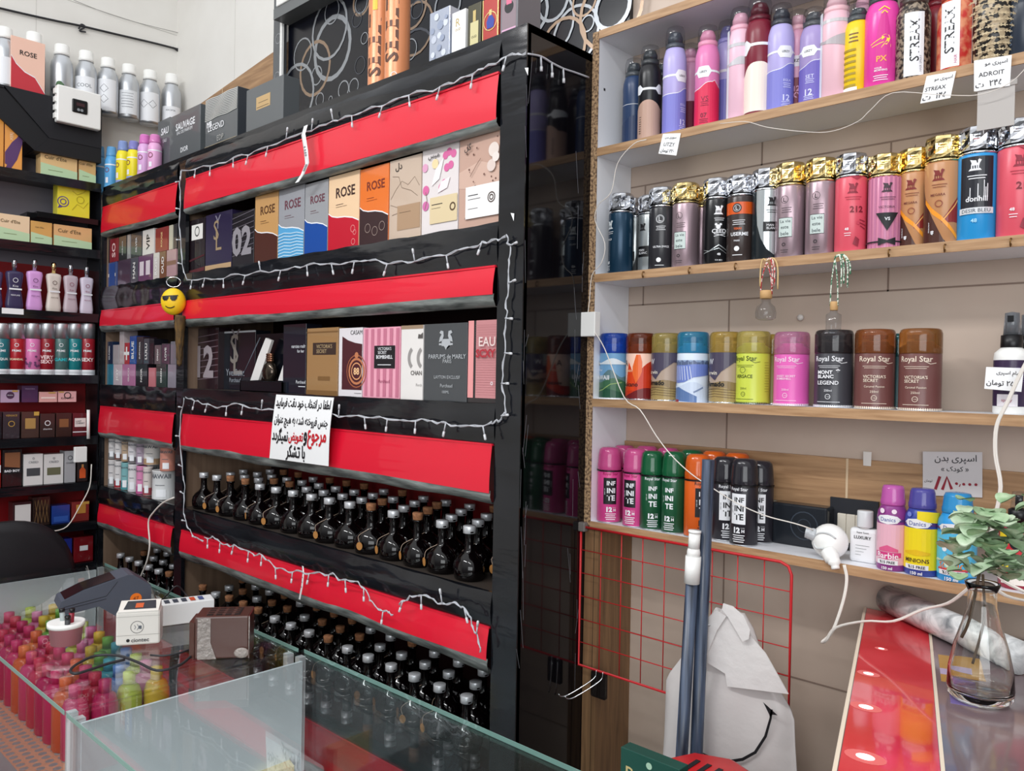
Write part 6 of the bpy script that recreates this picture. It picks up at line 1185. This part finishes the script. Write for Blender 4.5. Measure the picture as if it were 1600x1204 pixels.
tu = [(177, .0165, '#cfcccc', '#7a7a7c', 'grey-ended white tin'), (187, .0165, '#d8d4d4', '#6a4038', 'brown-ended white tin'), (198, .0175, '#b8a088', '#a88a6c', 'tan tin'), (209, .019, '#d4d0d4', '#6a6468', 'white tin with palm print'), (221, .017, '#a898a8', '#8a7890', 'mauve tin')]
for pc, rr, c, bs, nm in tu: tube_tin(nm+' on the upper tier of the white-tin shelf', pc, S3+.1045, .080, rr, c, bs, 1.205)
tube_tin('wide white and tan tin on the upper tier of the white-tin shelf', 239, S3+.105, .079, .030, '#dcd8d4', '#b09070', 1.235)
tube_tin('salmon pink tin on the upper tier of the white-tin shelf', 263, S3+.0995, .080, .026, '#c88878', '#c08070', 1.215)

# ============================================================ DARK BOTTLES
BB = mat('#060304', .05, 0, .0, key='dark_bottle_glass', coat=.0)
def decanter(kind, tagged):
    r = thing('dark_perfume_bottle', '', 'bottle', (0, 0, -5))
    m = MB(); m.lathe([(.032, 0), (.039, .002), (.0425, .014), (.043, .026), (.040, .038), (.031, .049), (.019, .057), (.0130, .064), (.0115, .075), (.0112, .098), (.0125, .100), (.0145, .101), (.0145, .104), (.0125, .105)], BB, sy=.8, seg=22); m.build('bottle', r)
    if kind == 'silver':
        m = MB(); m.lathe([(.0135, .099), (.0143, .0995), (.0143, .1145), (.0138, .1150), (0, .1150)], mat('#d4d6da', .35, .45, key='silver_foil'), seg=18)
        m.build('foil_cap', r)
    else:
        m = MB(); m.lathe([(.0095, .104), (.0115, .106), (.013, .120), (.012, .122), (0, .122)], CORK, seg=14); m.build('cork_stopper', r)
    if tagged:
        tg = MB(); tg.tube([(0.004, -.013, .062), (-.018, -.030, .046), (-.012, -.0375, .030)], .0006, mat('#b9a08c', .6, key='string'), 5)
        tg.build('string', r)
        tg = MB(); V = [(-.012+.008*cos(a), -.0375-.0005*sin(a), .022+.010*sin(a)) for a in [2*pi*i/12 for i in range(12)]]; V += [(x, y-.001, z) for x, y, z in V]
        tg.add(V, [tuple(range(12)), tuple(reversed(range(12, 24)))]+[(i, 12+i, 12+(i+1) % 12, (i+1) % 12) for i in range(12)], mat('#a8743c', .6, key='wooden_tag')); tg.build('wooden_tag', r)
    return r
ORD = 'first second third fourth fifth sixth seventh eighth ninth tenth eleventh twelfth thirteenth fourteenth fifteenth sixteenth seventeenth'.split()
PROT = {(k, t): decanter(k, t) for k in ('silver', 'cork') for t in (0, 1)}; used = set()
def putd(kind, x, y, z, label, rz, grp):
    src = PROT[kind]
    if kind not in used: used.add(kind); src.location = (x, y, z); src.rotation_euler.z = rz; src['label'] = label; src['group'] = grp; return
    dup(src, (x, y, z), rz, label, grp)
rb = random.Random(11)
for (za, xa, xb, rows, grp, where) in ((S3, -2.525, -1.175, 4, 'dark bottles crowding the lower lit shelf', 'shelf under the notice'), (S4, -2.525, -1.175, 3, 'dark bottles on the bottom shelf behind the counter', 'bottom shelf behind the counter'), (S4, -3.19, -2.66, 3, 'dark bottles in the lowest left bay', 'lowest left bay')):
    for rw in range(rows):
        y = 1.222+rw*.070; n = int((xb-xa)/.0875); c_ = 0
        for i in range(n):
            x = xa+(i+.5*(rw % 2)+.25)*(xb-xa)/(n+.25)
            if x > xb+.01: continue
            k = 'cork' if rb.random() < (.10+.13*rw if za == S3 else .45) else 'silver'
            t = 1 if rb.random() < .4 else 0
            rowname = ('front', 'second', 'third', 'back')[rw if rw < rows-1 else 3]
            putd((k, t), x+rb.uniform(-.002, .002), y+rb.uniform(-.001, .001), za, 'dark bottle with %s, %s from left, %s row, %s' % ('silver cap' if k == 'silver' else 'cork', ORD[c_], rowname, where), rb.uniform(-.5, .5), grp); c_ += 1

# ============================================================ FRONT HANGINGS: notice, receipts, keyring, lights
cn = [(432, 616), (522, 621), (517, 728), (427, 716)]
c = [P(px, py, y=1.1495) for px, py in cn]; Wn = (c[1]-c[0]).length; Hn = (c[0]-c[3]).length
rn = thing('paper_notice', 'white paper notice in black and red Persian print hanging over the red band', 'notice', c[0])
def MN(u, v, o):
    a = c[3].lerp(c[2], u); b = c[0].lerp(c[1], u); p = a.lerp(b, v); return (p.x-c[0].x-.012*(1-v)**3*(1 if u < .5 else .3), p.y-c[0].y-o-.006*sin(pi*v)-.004*(1-v)**2, p.z-c[0].z)
m = MB(); nx, ny = 8, 12; V = [MN(i/nx, j/ny, k) for k in (0, .0008) for j in range(ny+1) for i in range(nx+1)]; K = (nx+1)*(ny+1); Fc = []
for j in range(ny):
    for i in range(nx):
        a = j*(nx+1)+i; Fc += [(a, a+1, a+nx+2, a+nx+1), (K+a, K+a+nx+1, K+a+nx+2, K+a+1)]
m.add(V, Fc, WPAP, True); m.build('sheet', rn)
RK = mat('#c8202c', .5, key='red_ink')
m = MB(); MT = lambda u, v, o: MN(u, v, o+.0012)
draw(m, [('t', FA('لطفا در انتخاب خود دقت فرمایید'), .5, .87, .94, INK, .03), ('t', FA('جنس فروخته شده به هیچ عنوان'), .5, .60, .92, INK, .02), ('t', FA('مرجوع'), .80, .36, .30, RK, .03), ('t', FA('و'), .61, .36, .05, INK, .03), ('t', FA('تعویض'), .45, .36, .24, RK, .03), ('t', FA('نمیگردد'), .17, .37, .28, INK, .03), ('t', FA('با تشکر'), .46, .13, .30, INK, .03)], Wn, Hn*.62, MT); m.build('lettering', rn)
# receipts
def strip(label, pts, wpx, y, items=()):
    q = [P(px, py, y=y+dy) for px, py, dy in pts]; o0 = q[0].copy(); m = MB(); V = []
    for i, v in enumerate(q):
        w_ = wpx*(v.y*1.0)/FPX*1.9
        V += [(v.x-o0.x-w_/2, v.y-o0.y, v.z-o0.z), (v.x-o0.x+w_/2, v.y-o0.y-.001, v.z-o0.z)]
    K = len(V); V += [(x, y_+.0008, z) for x, y_, z in V]
    F_ = []
    for i in range(len(q)-1): F_ += [(2*i, 2*i+1, 2*i+3, 2*i+2), (K+2*i, K+2*i+2, K+2*i+3, K+2*i+1), (2*i, 2*i+2, K+2*i+2, K+2*i), (2*i+1, K+2*i+1, K+2*i+3, 2*i+3)]
    m.add(V, F_, WPAP, True)
    for (t0, t1) in items:
        for k in range(4):
            a = t0+(t1-t0)*k/4; i = min(len(q)-2, int(a*(len(q)-1))); v = q[i].lerp(q[i+1], a*(len(q)-1)-i)-o0; w_ = wpx*1.3/FPX
            m.add([(v.x-w_*.5, v.y-.0016, v.z), (v.x+w_*.4, v.y-.0022, v.z), (v.x+w_*.4, v.y-.0022, v.z-.003), (v.x-w_*.5, v.y-.0016, v.z-.003)], [(0, 1, 2, 3)], H('#8a8c90'))
    return tag(m.build('paper_strip', None, o0), label, 'paper strip')
strip('curled white paper strip hung over the top red band', [(478, 196, 0), (474, 210, -.006), (478, 235, -.010), (480, 255, -.008), (473, 272, -.004), (464, 285, -.003)], 11, 1.150, [(.35, .5), (.62, .75)])
strip('short printed paper strip over the lowest red band', [(473, 884, 0), (474, 895, -.003), (472, 915, -.004), (468, 936, 0)], 5, 1.150, [(.3, .8)])
# smiley keyring with brush
kp = P(271, 471, y=1.135); r = thing('smiley_keyring', 'yellow smiling face keyring with black sunglasses on the bay divider', 'keyring', kp, radians(52))
YL = mat('#f2c81c', .5, key='smile_yellow', bump=.1, bscale=200); m = MB(); m.sph((0, 0, 0), .038, .026, .043, YL, 24, 14); m.build('face', r)
def MS(u, v, o): return (u*.038, -.026*math.sqrt(max(0, 1-u*u-v*v))-o, v*.043)
def patch(m, pts, o):   # fan from the middle so that the patch follows the round face
    cu = sum(p[0] for p in pts)/len(pts); cv = sum(p[1] for p in pts)/len(pts); V = [MS(cu, cv, o)]; n = len(pts)
    for t in (.5, 1): V += [MS(cu+(u-cu)*t, cv+(v-cv)*t, o) for u, v in pts]
    m.add(V, [(0, 1+i, 1+(i+1) % n) for i in range(n)]+[(1+i, 1+n+i, 1+n+(i+1) % n, 1+(i+1) % n) for i in range(n)], INK)
m = MB()
for sx_ in (-.50, .16): patch(m, [(sx_-.26, .34), (sx_, .38), (sx_+.28, .40), (sx_+.28, .20), (sx_+.12, .02), (sx_-.12, .02), (sx_-.26, .16)], .0016)
patch(m, [(-.8, .36), (-.2, .40), (.5, .46), (.5, .38), (-.2, .32), (-.8, .28)], .0018); m.build('sunglasses', r)
V = []; m = MB()
for i in range(9):
    u = -.50+.75*i/8; v = -.48+.9*(u+.12)**2*1.1; V += [MS(u, v, .0012), MS(u, v-.07, .0012)]
m.add(V, [(2*i, 2*i+1, 2*i+3, 2*i+2) for i in range(8)], INK); m.build('mouth', r)
m = MB(); m.tube([(.022*cos(t), .0, .062+.016*sin(t)) for t in [2*pi*i/12 for i in range(13)]], .0016, SILV, 6, False); m.build('split_ring', r)
kp2 = P(281, 520, y=1.150); m = MB(); m.tube([(0, .002, .055), (0, 0, .03), (.001, 0, -.03), (.0, 0, -.09), (0, 0, -.105)], [.017, .0165, .014, .011, .008, .004], noisy('brown_fur', '#3a2a18', '#6e5228', (6, 6, 1), .8, 30, 3, .3), 12)
tag(m.build('brush_tassel', None, kp2), 'brown soft brush hanging beneath the smiley keyring', 'brush')
# fairy lights
LC = mat('#b9bcc2', .4, key='light_cord'); BU = mat('#e6e8ec', .2, 0, .25, key='bulb_clear')
def fairy(label, pts, y, n, seed, ln=.030, side=0):
    rr = random.Random(seed); q = [P(px, py, y=y-(e_[0] if e_ else 0)) for px, py, *e_ in pts]; o0 = q[0].copy(); r = thing('string_lights', label, 'string lights', o0)
    m = MB(); L = [v-o0 for v in q]
    L2 = []
    for i in range(len(L)-1):
        for k in range(4): L2.append(L[i].lerp(L[i+1], k/4)+Vector((rr.uniform(-.003, .003), 0, rr.uniform(-.004, .004))))
    L2.append(L[-1]); m.tube(L2, .0014, LC, 6, True, 2); m.tube([v+Vector((.002*sin(i*1.7), -.001, .0028*cos(i*1.7))) for i, v in enumerate(L2)], .0012, LC, 6, True, 2); m.build('cord', r)
    tot = [0]
    for i in range(1, len(L2)): tot.append(tot[-1]+(L2[i]-L2[i-1]).length)
    for k in range(n):
        t = (k+.5)/n*tot[-1]; i = max(j for j in range(len(tot)) if tot[j] <= t); v = L2[i]
        d = Vector((rr.uniform(-.45, .45), -.05, -1 if rr.random() < .78 else 1)) if not side else Vector((side, -.05, rr.uniform(-.25, .25)))
        d.normalize(); b = MB(); b.tube([v+Vector((0, -.002, 0)), v+d*ln*.6+Vector((0, -.002, 0))], .0016, LC, 6, False); b.tube([v+d*ln*.6+Vector((0, -.002, 0)), v+d*ln*.95+Vector((0, -.002, 0)), v+d*ln+Vector((0, -.002, 0))], [.0027, .0027, .0012], BU, 8, False); b.build('bulb', r)
fairy('string of small lights along the top edge of the display unit', [(284, 268), (330, 258), (378, 244), (420, 228), (478, 205), (520, 190), (560, 178), (600, 163), (640, 148), (690, 136), (730, 120), (765, 102), (800, 86), (822, 84)], 1.160, 15, 1)
fairy('light string from the unit top corner across to the chipboard edge', [(825, 84), (845, 88), (872, 103), (895, 113), (922, 122)], 1.160, 3, 2)['label'] if False else None
def fairy3(label, pts3, n, seed, ln=.03):
    rr = random.Random(seed); L = [Vector(v) for v in pts3]; o0 = L[0].copy(); r = thing('string_lights', label, 'string lights', o0); m = MB(); m.tube([v-o0 for v in L], .002, LC, 6); m.build('cord', r)
    for k in range(n):
        v = L[1+k*(len(L)-2)//n]-o0; b = MB(); b.tube([v, v+Vector((.002, 0, -ln*.7))], .0021, LC, 6, False); b.tube([v+Vector((.002, 0, -ln*.7)), v+Vector((.002, 0, -ln))], .003, BU, 8, False); b.build('bulb', r)
q3 = [(-1.070, P(px, py, x=-1.070).y, P(px, py, x=-1.070).z) for px, py in ((825, 84), (845, 88), (862, 98), (880, 107), (898, 113), (920, 121))]
fairy3('light string from the unit top corner across its glossy side', q3, 3, 2)
fairy('light string hanging down the divider beside the top band', [(284, 268), (281, 290), (282, 320), (280, 350), (283, 385), (286, 420), (292, 436)], 1.158, 4, 3, .026, -1)
fairy('light string drooping along the ledge below the upper boxes', [(292, 436), (330, 436), (372, 430), (420, 424), (460, 418), (500, 412), (540, 411), (570, 405), (605, 410), (650, 408), (700, 398), (740, 385), (770, 374), (790, 370)], 1.156, 13, 4)
fairy('light string running down the right stile beside the middle shelf', [(791, 370), (796, 385), (796, 420), (793, 460), (791, 500), (788, 550), (786, 600), (790, 640), (784, 655), (770, 662)], 1.163, 6, 5, .022, 1)
fairy('light string drooping along the ledge below the middle boxes', [(768, 662), (720, 668), (690, 660), (660, 656), (620, 656), (570, 652), (530, 648), (500, 646), (455, 641), (410, 640), (370, 632), (340, 636), (310, 627), (290, 621)], 1.150, 14, 6)
fairy('light string hanging down the divider beside the dark bottles', [(288, 621), (283, 650), (281, 690), (286, 740), (289, 760), (287, 800), (292, 820), (303, 838), (318, 845)], 1.155, 6, 7, .024, -1)
fairy('light string waving over the lowest red band, left part', [(320, 842), (332, 838), (350, 850), (372, 855), (395, 865), (410, 868), (432, 888), (458, 893), (485, 895), (515, 896), (535, 905), (560, 908), (573, 925), (585, 945), (603, 955), (614, 960)], 1.146, 12, 8)
fairy('light string waving over the lowest red band, right part', [(624, 944), (640, 932), (660, 928), (685, 942), (710, 942), (728, 950), (738, 972), (748, 1000), (751, 1018)], 1.146, 5, 9)
# cord from bay 3 down to the counter
cable('white cord curving from the white-tin shelf down to the card terminal', [(272, 777), (255, 785), (240, 800), (232, 815), (234, 850), (230, 875), (222, 895), (218, 905)], .0028, WC, False, y=1.14)

# ============================================================ ON THE COUNTERS
ZG = 1.0005
# card terminal
A_, B_ = P(92, 950, z=1.055), P(236, 940, z=1.04); ax = Vector((B_.x-A_.x, B_.y-A_.y, 0)); L_ = ax.length; th0 = math.atan2(ax.y, ax.x)
r = thing('card_terminal', 'dark grey handheld card payment terminal on the far glass counter', 'card terminal', (A_.x, A_.y, ZG), th0)
TG = mat('#4b505c', .45, key='terminal_grey'); wv_ = .085
side = [(0, .052), (.005, .068), (L_*.26, .088), (L_*.62, .106), (L_*.74, .112), (L_*.80, .110), (L_*1.0, .080), (L_*1.0, .02), (L_*.94, .0), (L_*.70, .0), (L_*.60, .018), (L_*.42, .046), (L_*.20, .040), (L_*.04, .036)]
m = MB(); m.prism(side, TG, 'y', 0, wv_); m.build('housing', r)
m = MB(); tp = side[1:5]
V = []
for (u, v) in ((.012, .0712), (L_*.26, .0888), (L_*.60, .1058)): V += [(u, .006, v+.0006), (u, wv_-.006, v+.0006)]
m.add(V, [(0, 1, 3, 2), (2, 3, 5, 4)], mat('#15161a', .12, key='screen_black')); m.build('keypad_and_screen', r)['label'] = 'glossy black keypad and screen'
m = MB(); draw(m, [('d', .5, .5, .5, mat('#e8761c', .4, key='orange_sticker')), ('t', '47', .5, .5, .5, H('#8a3c10'), .02)], .026, .026, flatmap(L_*.76, 0, .040, .026, .026)); m.build('orange_sticker', r)
m = MB(); draw(m, [('l', [(.05, .5), (.5, .62), (.62, .9)], .006, INK), ('l', [(.02, .44), (.5, .56)], .006, INK)], L_, .11, flatmap(0, 0, 0, L_, .11)); m.build('seam', r)
# white contactless reader
pa, pb = P(180, 1013, z=ZG), P(250, 1008, z=ZG); ax = Vector((pb.x-pa.x, pb.y-pa.y, 0)); W = ax.length
r = thing('contactless_reader', 'cream white box-shaped contactless card reader standing on the glass', 'card reader', ((pa.x+pb.x)/2, (pa.y+pb.y)/2, ZG), math.atan2(ax.y, ax.x))
CRM = mat('#dcd9d2', .4, key='reader_cream'); m = MB(); m.rbox(-W/2, 0, .004, W/2, .05, .078, CRM, .006, 'y'); m.add([(-W/2+.004, .0, .078), (W/2-.004, 0, .078), (W/2-.010, .045, .090), (-W/2+.012, .045, .090)], [(0, 1, 2, 3)], CRM); 
m.prism([(0.0, .078), (.0, .076), (.05, .076), (.05, .090), (.044, .091)], CRM, 'x', -W/2+.004, W/2-.004); m.build('housing', r)
m = MB(); V = [(-W/2+.014, .008, .0812), (W/2-.010, .008, .0812), (W/2-.014, .040, .0905), (-W/2+.018, .040, .0905)]; m.add(V, [(0, 1, 2, 3)], mat('#2c3038', .15, key='reader_screen')); m.add([(-.008, .012, .0828), (.008, .012, .0828), (.008, .03, .088), (-.008, .03, .088)], [(0, 1, 2, 3)], mat('#c85a2c', .3)); m.build('display', r)
m = MB(); draw(m, [('o', .48, .56, .15, .012, H('#5a5a5a')), ('l', [(.42, .5), (.45, .56), (.42, .62)], .012, GX), ('l', [(.48, .48), (.52, .56), (.48, .64)], .012, GX), ('p', [(.5, .52), (.58, .5), (.58, .6), (.52, .6)], GX), ('r', .0, .34, 1, .348, H('#8a8884')), ('r', 0, .86, 1, .866, H('#8a8884')), ('d', .28, .2, .04, INK), ('t', 'ciontec', .55, .2, .4, H('#5a5a5a'), .02)], W, .078, flatmap(-W/2, 0, 0, W, .078)); m.build('printed_front', r)
# white pinpad box behind
pa, pb = P(232, 968, z=ZG+.02), P(335, 955, z=ZG+.02); ax = Vector((pb.x-pa.x, pb.y-pa.y, 0)); W = ax.length
r = thing('modem_box', 'long white box with coloured print on top, behind the card reader', 'box', ((pa.x+pb.x)/2, (pa.y+pb.y)/2, ZG), math.atan2(ax.y, ax.x))
m = MB(); m.rbox(-W/2, 0, 0, W/2, .052, .050, mat('#e2e4e4', .4, key='box_white'), .002); m.build('carton', r)
m = MB(); draw(m, [('r', .12+.13*k, .2, .12+.13*k+.08, .8, H(c_)) for k, c_ in enumerate(('#3a4450', '#3a4450', '#3a4450', '#3a4450', '#c8502c', '#4a5a8a'))], W, .05, lambda u, v, o: (-W/2+u*W, v*.05, .0504+o)); m.build('printed_top', r)
# brown desk organiser with tape
pa, pb = P(303, 1030, z=ZG), P(388, 1027, z=ZG); ax = Vector((pb.x-pa.x, pb.y-pa.y, 0)); W = ax.length
r = thing('brown_organiser', 'brown plastic box with slotted top, patched with clear tape', 'organiser', ((pa.x+pb.x)/2, (pa.y+pb.y)/2, ZG), math.atan2(ax.y, ax.x))
BR = mat('#4f322b', .3, coat=.2, key='organiser_brown'); hh = .088; m = MB(); m.rbox(-W/2, 0, 0, W/2, .075, hh, BR, .003); m.prism([(-W/2-.012, .01), (-W/2, 0), (-W/2, .075), (-W/2-.012, .07)], BR, 'z', 0, hh-.012); m.build('case', r)
m = MB(); 
for k in range(4): m.box(-W*.30+k*W*.17, .010, hh, -W*.30+k*W*.17+W*.11, .064, hh+.0006, mat('#1a0f0c', .6, key='slot_dark'))
for j in range(3): m.box(-W*.32, .022+.014*j, hh, W*.28, .026+.014*j, hh+.001, BR)
m.build('slotted_top', r)
m = MB(); tp_ = mat('#cfc6bf', .12, 0, .55, key='clear_tape', bump=.8, bscale=90)
nn = 8; V = []; Fc = []
for i in range(nn+1):
    for j in range(6): V.append((-W*.44+W*.24*i/nn+(.0 if j > 2 else .012*(1-j/2)*i/nn), -.0015-.0015*rb.random(), hh*(.0+.98*j/5)))
for i in range(nn):
    for j in range(5): Fc.append((i*6+j, i*6+6+j, i*6+7+j, i*6+1+j))
m.add(V, Fc, tp_, True); m.tube([(W/2+.001, -.002, .0), (W/2+.001, -.001, hh)], .0012, tp_, 6, False); m.sph((W*.38, -.004, .012), .016, .004, .011, tp_, 10, 6); m.build('clear_tape', r)
# pen cup
pc_ = P(103, 1004, z=ZG); r = thing('pen_cup', 'white-rimmed pink cup holding a few markers', 'cup', (pc_.x, pc_.y, ZG))
m = MB(); m.lathe([(.030, 0), (.034, .038), (.036, .039), (.037, .046), (.034, .047), (.031, .040), (.027, .004), (0, .004)], mat('#b87c84', .35, key='cup_pink'), seg=28); m.build('cup', r)
m = MB(); m.lathe([(.0345, .037), (.0375, .038), (.0375, .0475), (.0345, .0475)], WPL, seg=28); m.build('rim', r)
for (a, b, c_, lab_) in (((-.008, 0, .006), (-.014, -.004, .066), '#9aa4a4', 'stubby grey marker in the pink cup'), ((.012, .004, .006), (.016, .006, .070), '#8c1f30', 'dark red marker in the pink cup'), ((.020, -.004, .006), (.027, -.006, .060), '#3a3c40', 'black marker in the pink cup')):
    m = MB(); m.tube([a, b], .0055, H(c_, .35), 10, False); m.tube([b, Vector(b)+(Vector(b)-Vector(a))*.12], .006, BLK, 10, False); tag(m.build('marker', None, (pc_.x, pc_.y, ZG)), lab_, 'marker')
# black cable
L = [P(px, py, z=ZG+.004) for px, py in ((312, 1010), (290, 1018), (262, 1024), (235, 1023))]
def gcable(label, pts, rad=.0028):
    L = [P(px, py, z=ZG+dz) for px, py, dz in pts]; o0 = L[0].copy(); m = MB(); m.tube([v-o0 for v in L], rad, WB, 8); tag(m.build('black_cable', None, o0), label, 'cable')
gcable('black cable looping over the glass in front of the card reader', [(300, 1024, .004), (278, 1040, .003), (245, 1047, .003), (215, 1034, .004), (185, 1024, .006), (150, 1024, .005), (122, 1036, .003), (110, 1047, .003), (118, 1052, .003), (140, 1046, .003), (170, 1036, .003), (195, 1030, .003)])
gcable('short black cable behind the card reader', [(302, 1012, .004), (280, 1020, .004), (255, 1024, .004), (235, 1023, .004)], .0022)
gcable('black wire arching behind the white box', [(250, 940, .004), (262, 928, .03), (276, 915, .05), (288, 925, .03), (300, 942, .004)], .0018)
# black chair at the far left
r = thing('office_chair', 'black padded office chair behind the counter at the left edge', 'chair', (-2.715, P(-12, 830, x=-2.715).y, 0))
CB = mat('#121317', .42, key='chair_black', bump=.06, bscale=300); zt = 1.13
ap = []; V = []; Fc = []
prof = [(-.22, .62)]+[(.235*(-1 if c_ < 0 else 1)*abs(c_)**.62, .84+.30*s_**.62) for c_, s_ in [(-cos(pi*i/24), sin(pi*i/24)) for i in range(25)]]+[(.22, .62)]
m = MB(); n = len(prof)
for t, sc in ((-.03, .94), (-.018, 1), (.018, 1), (.03, .94)): V += [(t+.0+.04*((z-.62)/.5)**2*-1, y*sc, .62+(z-.62)*(sc if z > .7 else 1)) for y, z in prof]
for k in range(3):
    for i in range(n): Fc.append((k*n+i, k*n+(i+1) % n, (k+1)*n+(i+1) % n, (k+1)*n+i))
Fc += [tuple(reversed(range(n))), tuple(range(3*n, 4*n))]; m.add(V, Fc, CB, True); m.build('backrest', r)
m = MB(); m.rbox(-.48, -.24, .44, -.02, .24, .53, CB, .03); m.build('seat', r)
m = MB(); m.lathe([(.03, .06), (.03, .44)], BLK, -.25, 0); 
for k in range(5): a = 2*pi*k/5; m.tube([(-.25, 0, .09), (-.25+.26*cos(a), .26*sin(a), .05)], .018, BLK, 8, False); m.sph((-.25+.26*cos(a), .26*sin(a), .028), .026, .026, .028, BLK, 10, 6)
m.tube([(0, 0, .64), (-.02, 0, .45), (-.2, 0, .42)], .02, BLK); m.build('base', r)
# goods inside the left case: bottles standing on the perforated shelf
cols = ['#d8306a', '#e04878', '#c82860', '#e86a3c', '#d83a58', '#e8c23c', '#7ab84a', '#4aa8b8', '#5a8ad0', '#c8d850', '#e078a8']
proto = {}
def shampoo(c_, x, y, z):
    if c_ not in proto:
        r = thing('coloured_bottle', '', 'bottle', (x, y, z), 0, 'coloured bottles inside the left glass counter'); m = MB(); m.lathe([(.025, 0), (.028, .003), (.028, .105), (.022, .125), (.012, .132)], mat(c_, .2, 0, .25, key='shampoo'+c_), seg=14); m.build('bottle', r)
        m = MB(); m.lathe([(.0135, .132), (.0135, .158), (0, .160)], mat(c_, .3, 0, .0, key='capc'+c_), seg=12); m.build('cap', r); proto[c_] = r
        return r
    return dup(proto[c_], (x, y, z))
NM = dict(zip(cols, ('deep pink', 'rose pink', 'crimson pink', 'orange', 'red-pink', 'yellow', 'leaf green', 'turquoise', 'blue', 'lime', 'light pink')))
for j in range(4):
    for i in range(13):
        c_ = cols[(i*3+j) % 5] if j < 2 else cols[5+(i+j*2) % 6]
        x, y = -2.585+.0585*i+.012*(j % 2), .635+.057*j
        o = shampoo(c_, x, y, .7555)
        o['label'] = '%s bottle, %s from left in the %s row, left glass counter' % (NM[c_], ORD[i], ('front', 'second', 'third', 'fourth', 'rear')[j]); o['group'] = 'coloured bottles inside the left glass counter'
pz = P(205, 1060, z=.80); m = MB(); m.lathe([(.050, 0), (.055, .004), (.055, .018), (.050, .020), (0, .020)], mat('#ddd79a', .35, key='pale_yellow'), seg=32); tag(m.build('round_tin', None, (pz.x, pz.y, .7555)), 'pale yellow round tin inside the left counter', 'tin')
# right case contents
def inbox(label, px, py, w_, d_, h_, c_, rz, items=()):
    p = P(px, py, z=.708+h_); r = thing('gift_box', label, 'box', (p.x, max(.56, p.y), .7085), rz); m = MB(); m.rbox(-w_/2, 0, 0, w_/2, d_, h_, c_, .001); m.build('carton', r)
    if items: m = MB(); draw(m, items, w_, d_, lambda u, v, o: (-w_/2+u*w_, v*d_, h_+.0003+o)); m.build('printed_top', r)
FLW = noisy('gold_flowers', '#cfc3a4', '#f0ead8', (1, 1, 1), .3, 40, 3, 0, .4, .6)
inbox('cream and gold flowered box inside the near counter', 205, 1150, .12, .09, .10, FLW, .1, [('d', R.uniform(.1, .9), R.uniform(.1, .9), .05, H('#c8b070')) for _ in range(12)])
inbox('large pale cream box inside the near counter', 345, 1195, .16, .13, .075, mat('#ecdcb0', .4, key='cream_box'), -.25)
bpy.data.objects.remove(_to)
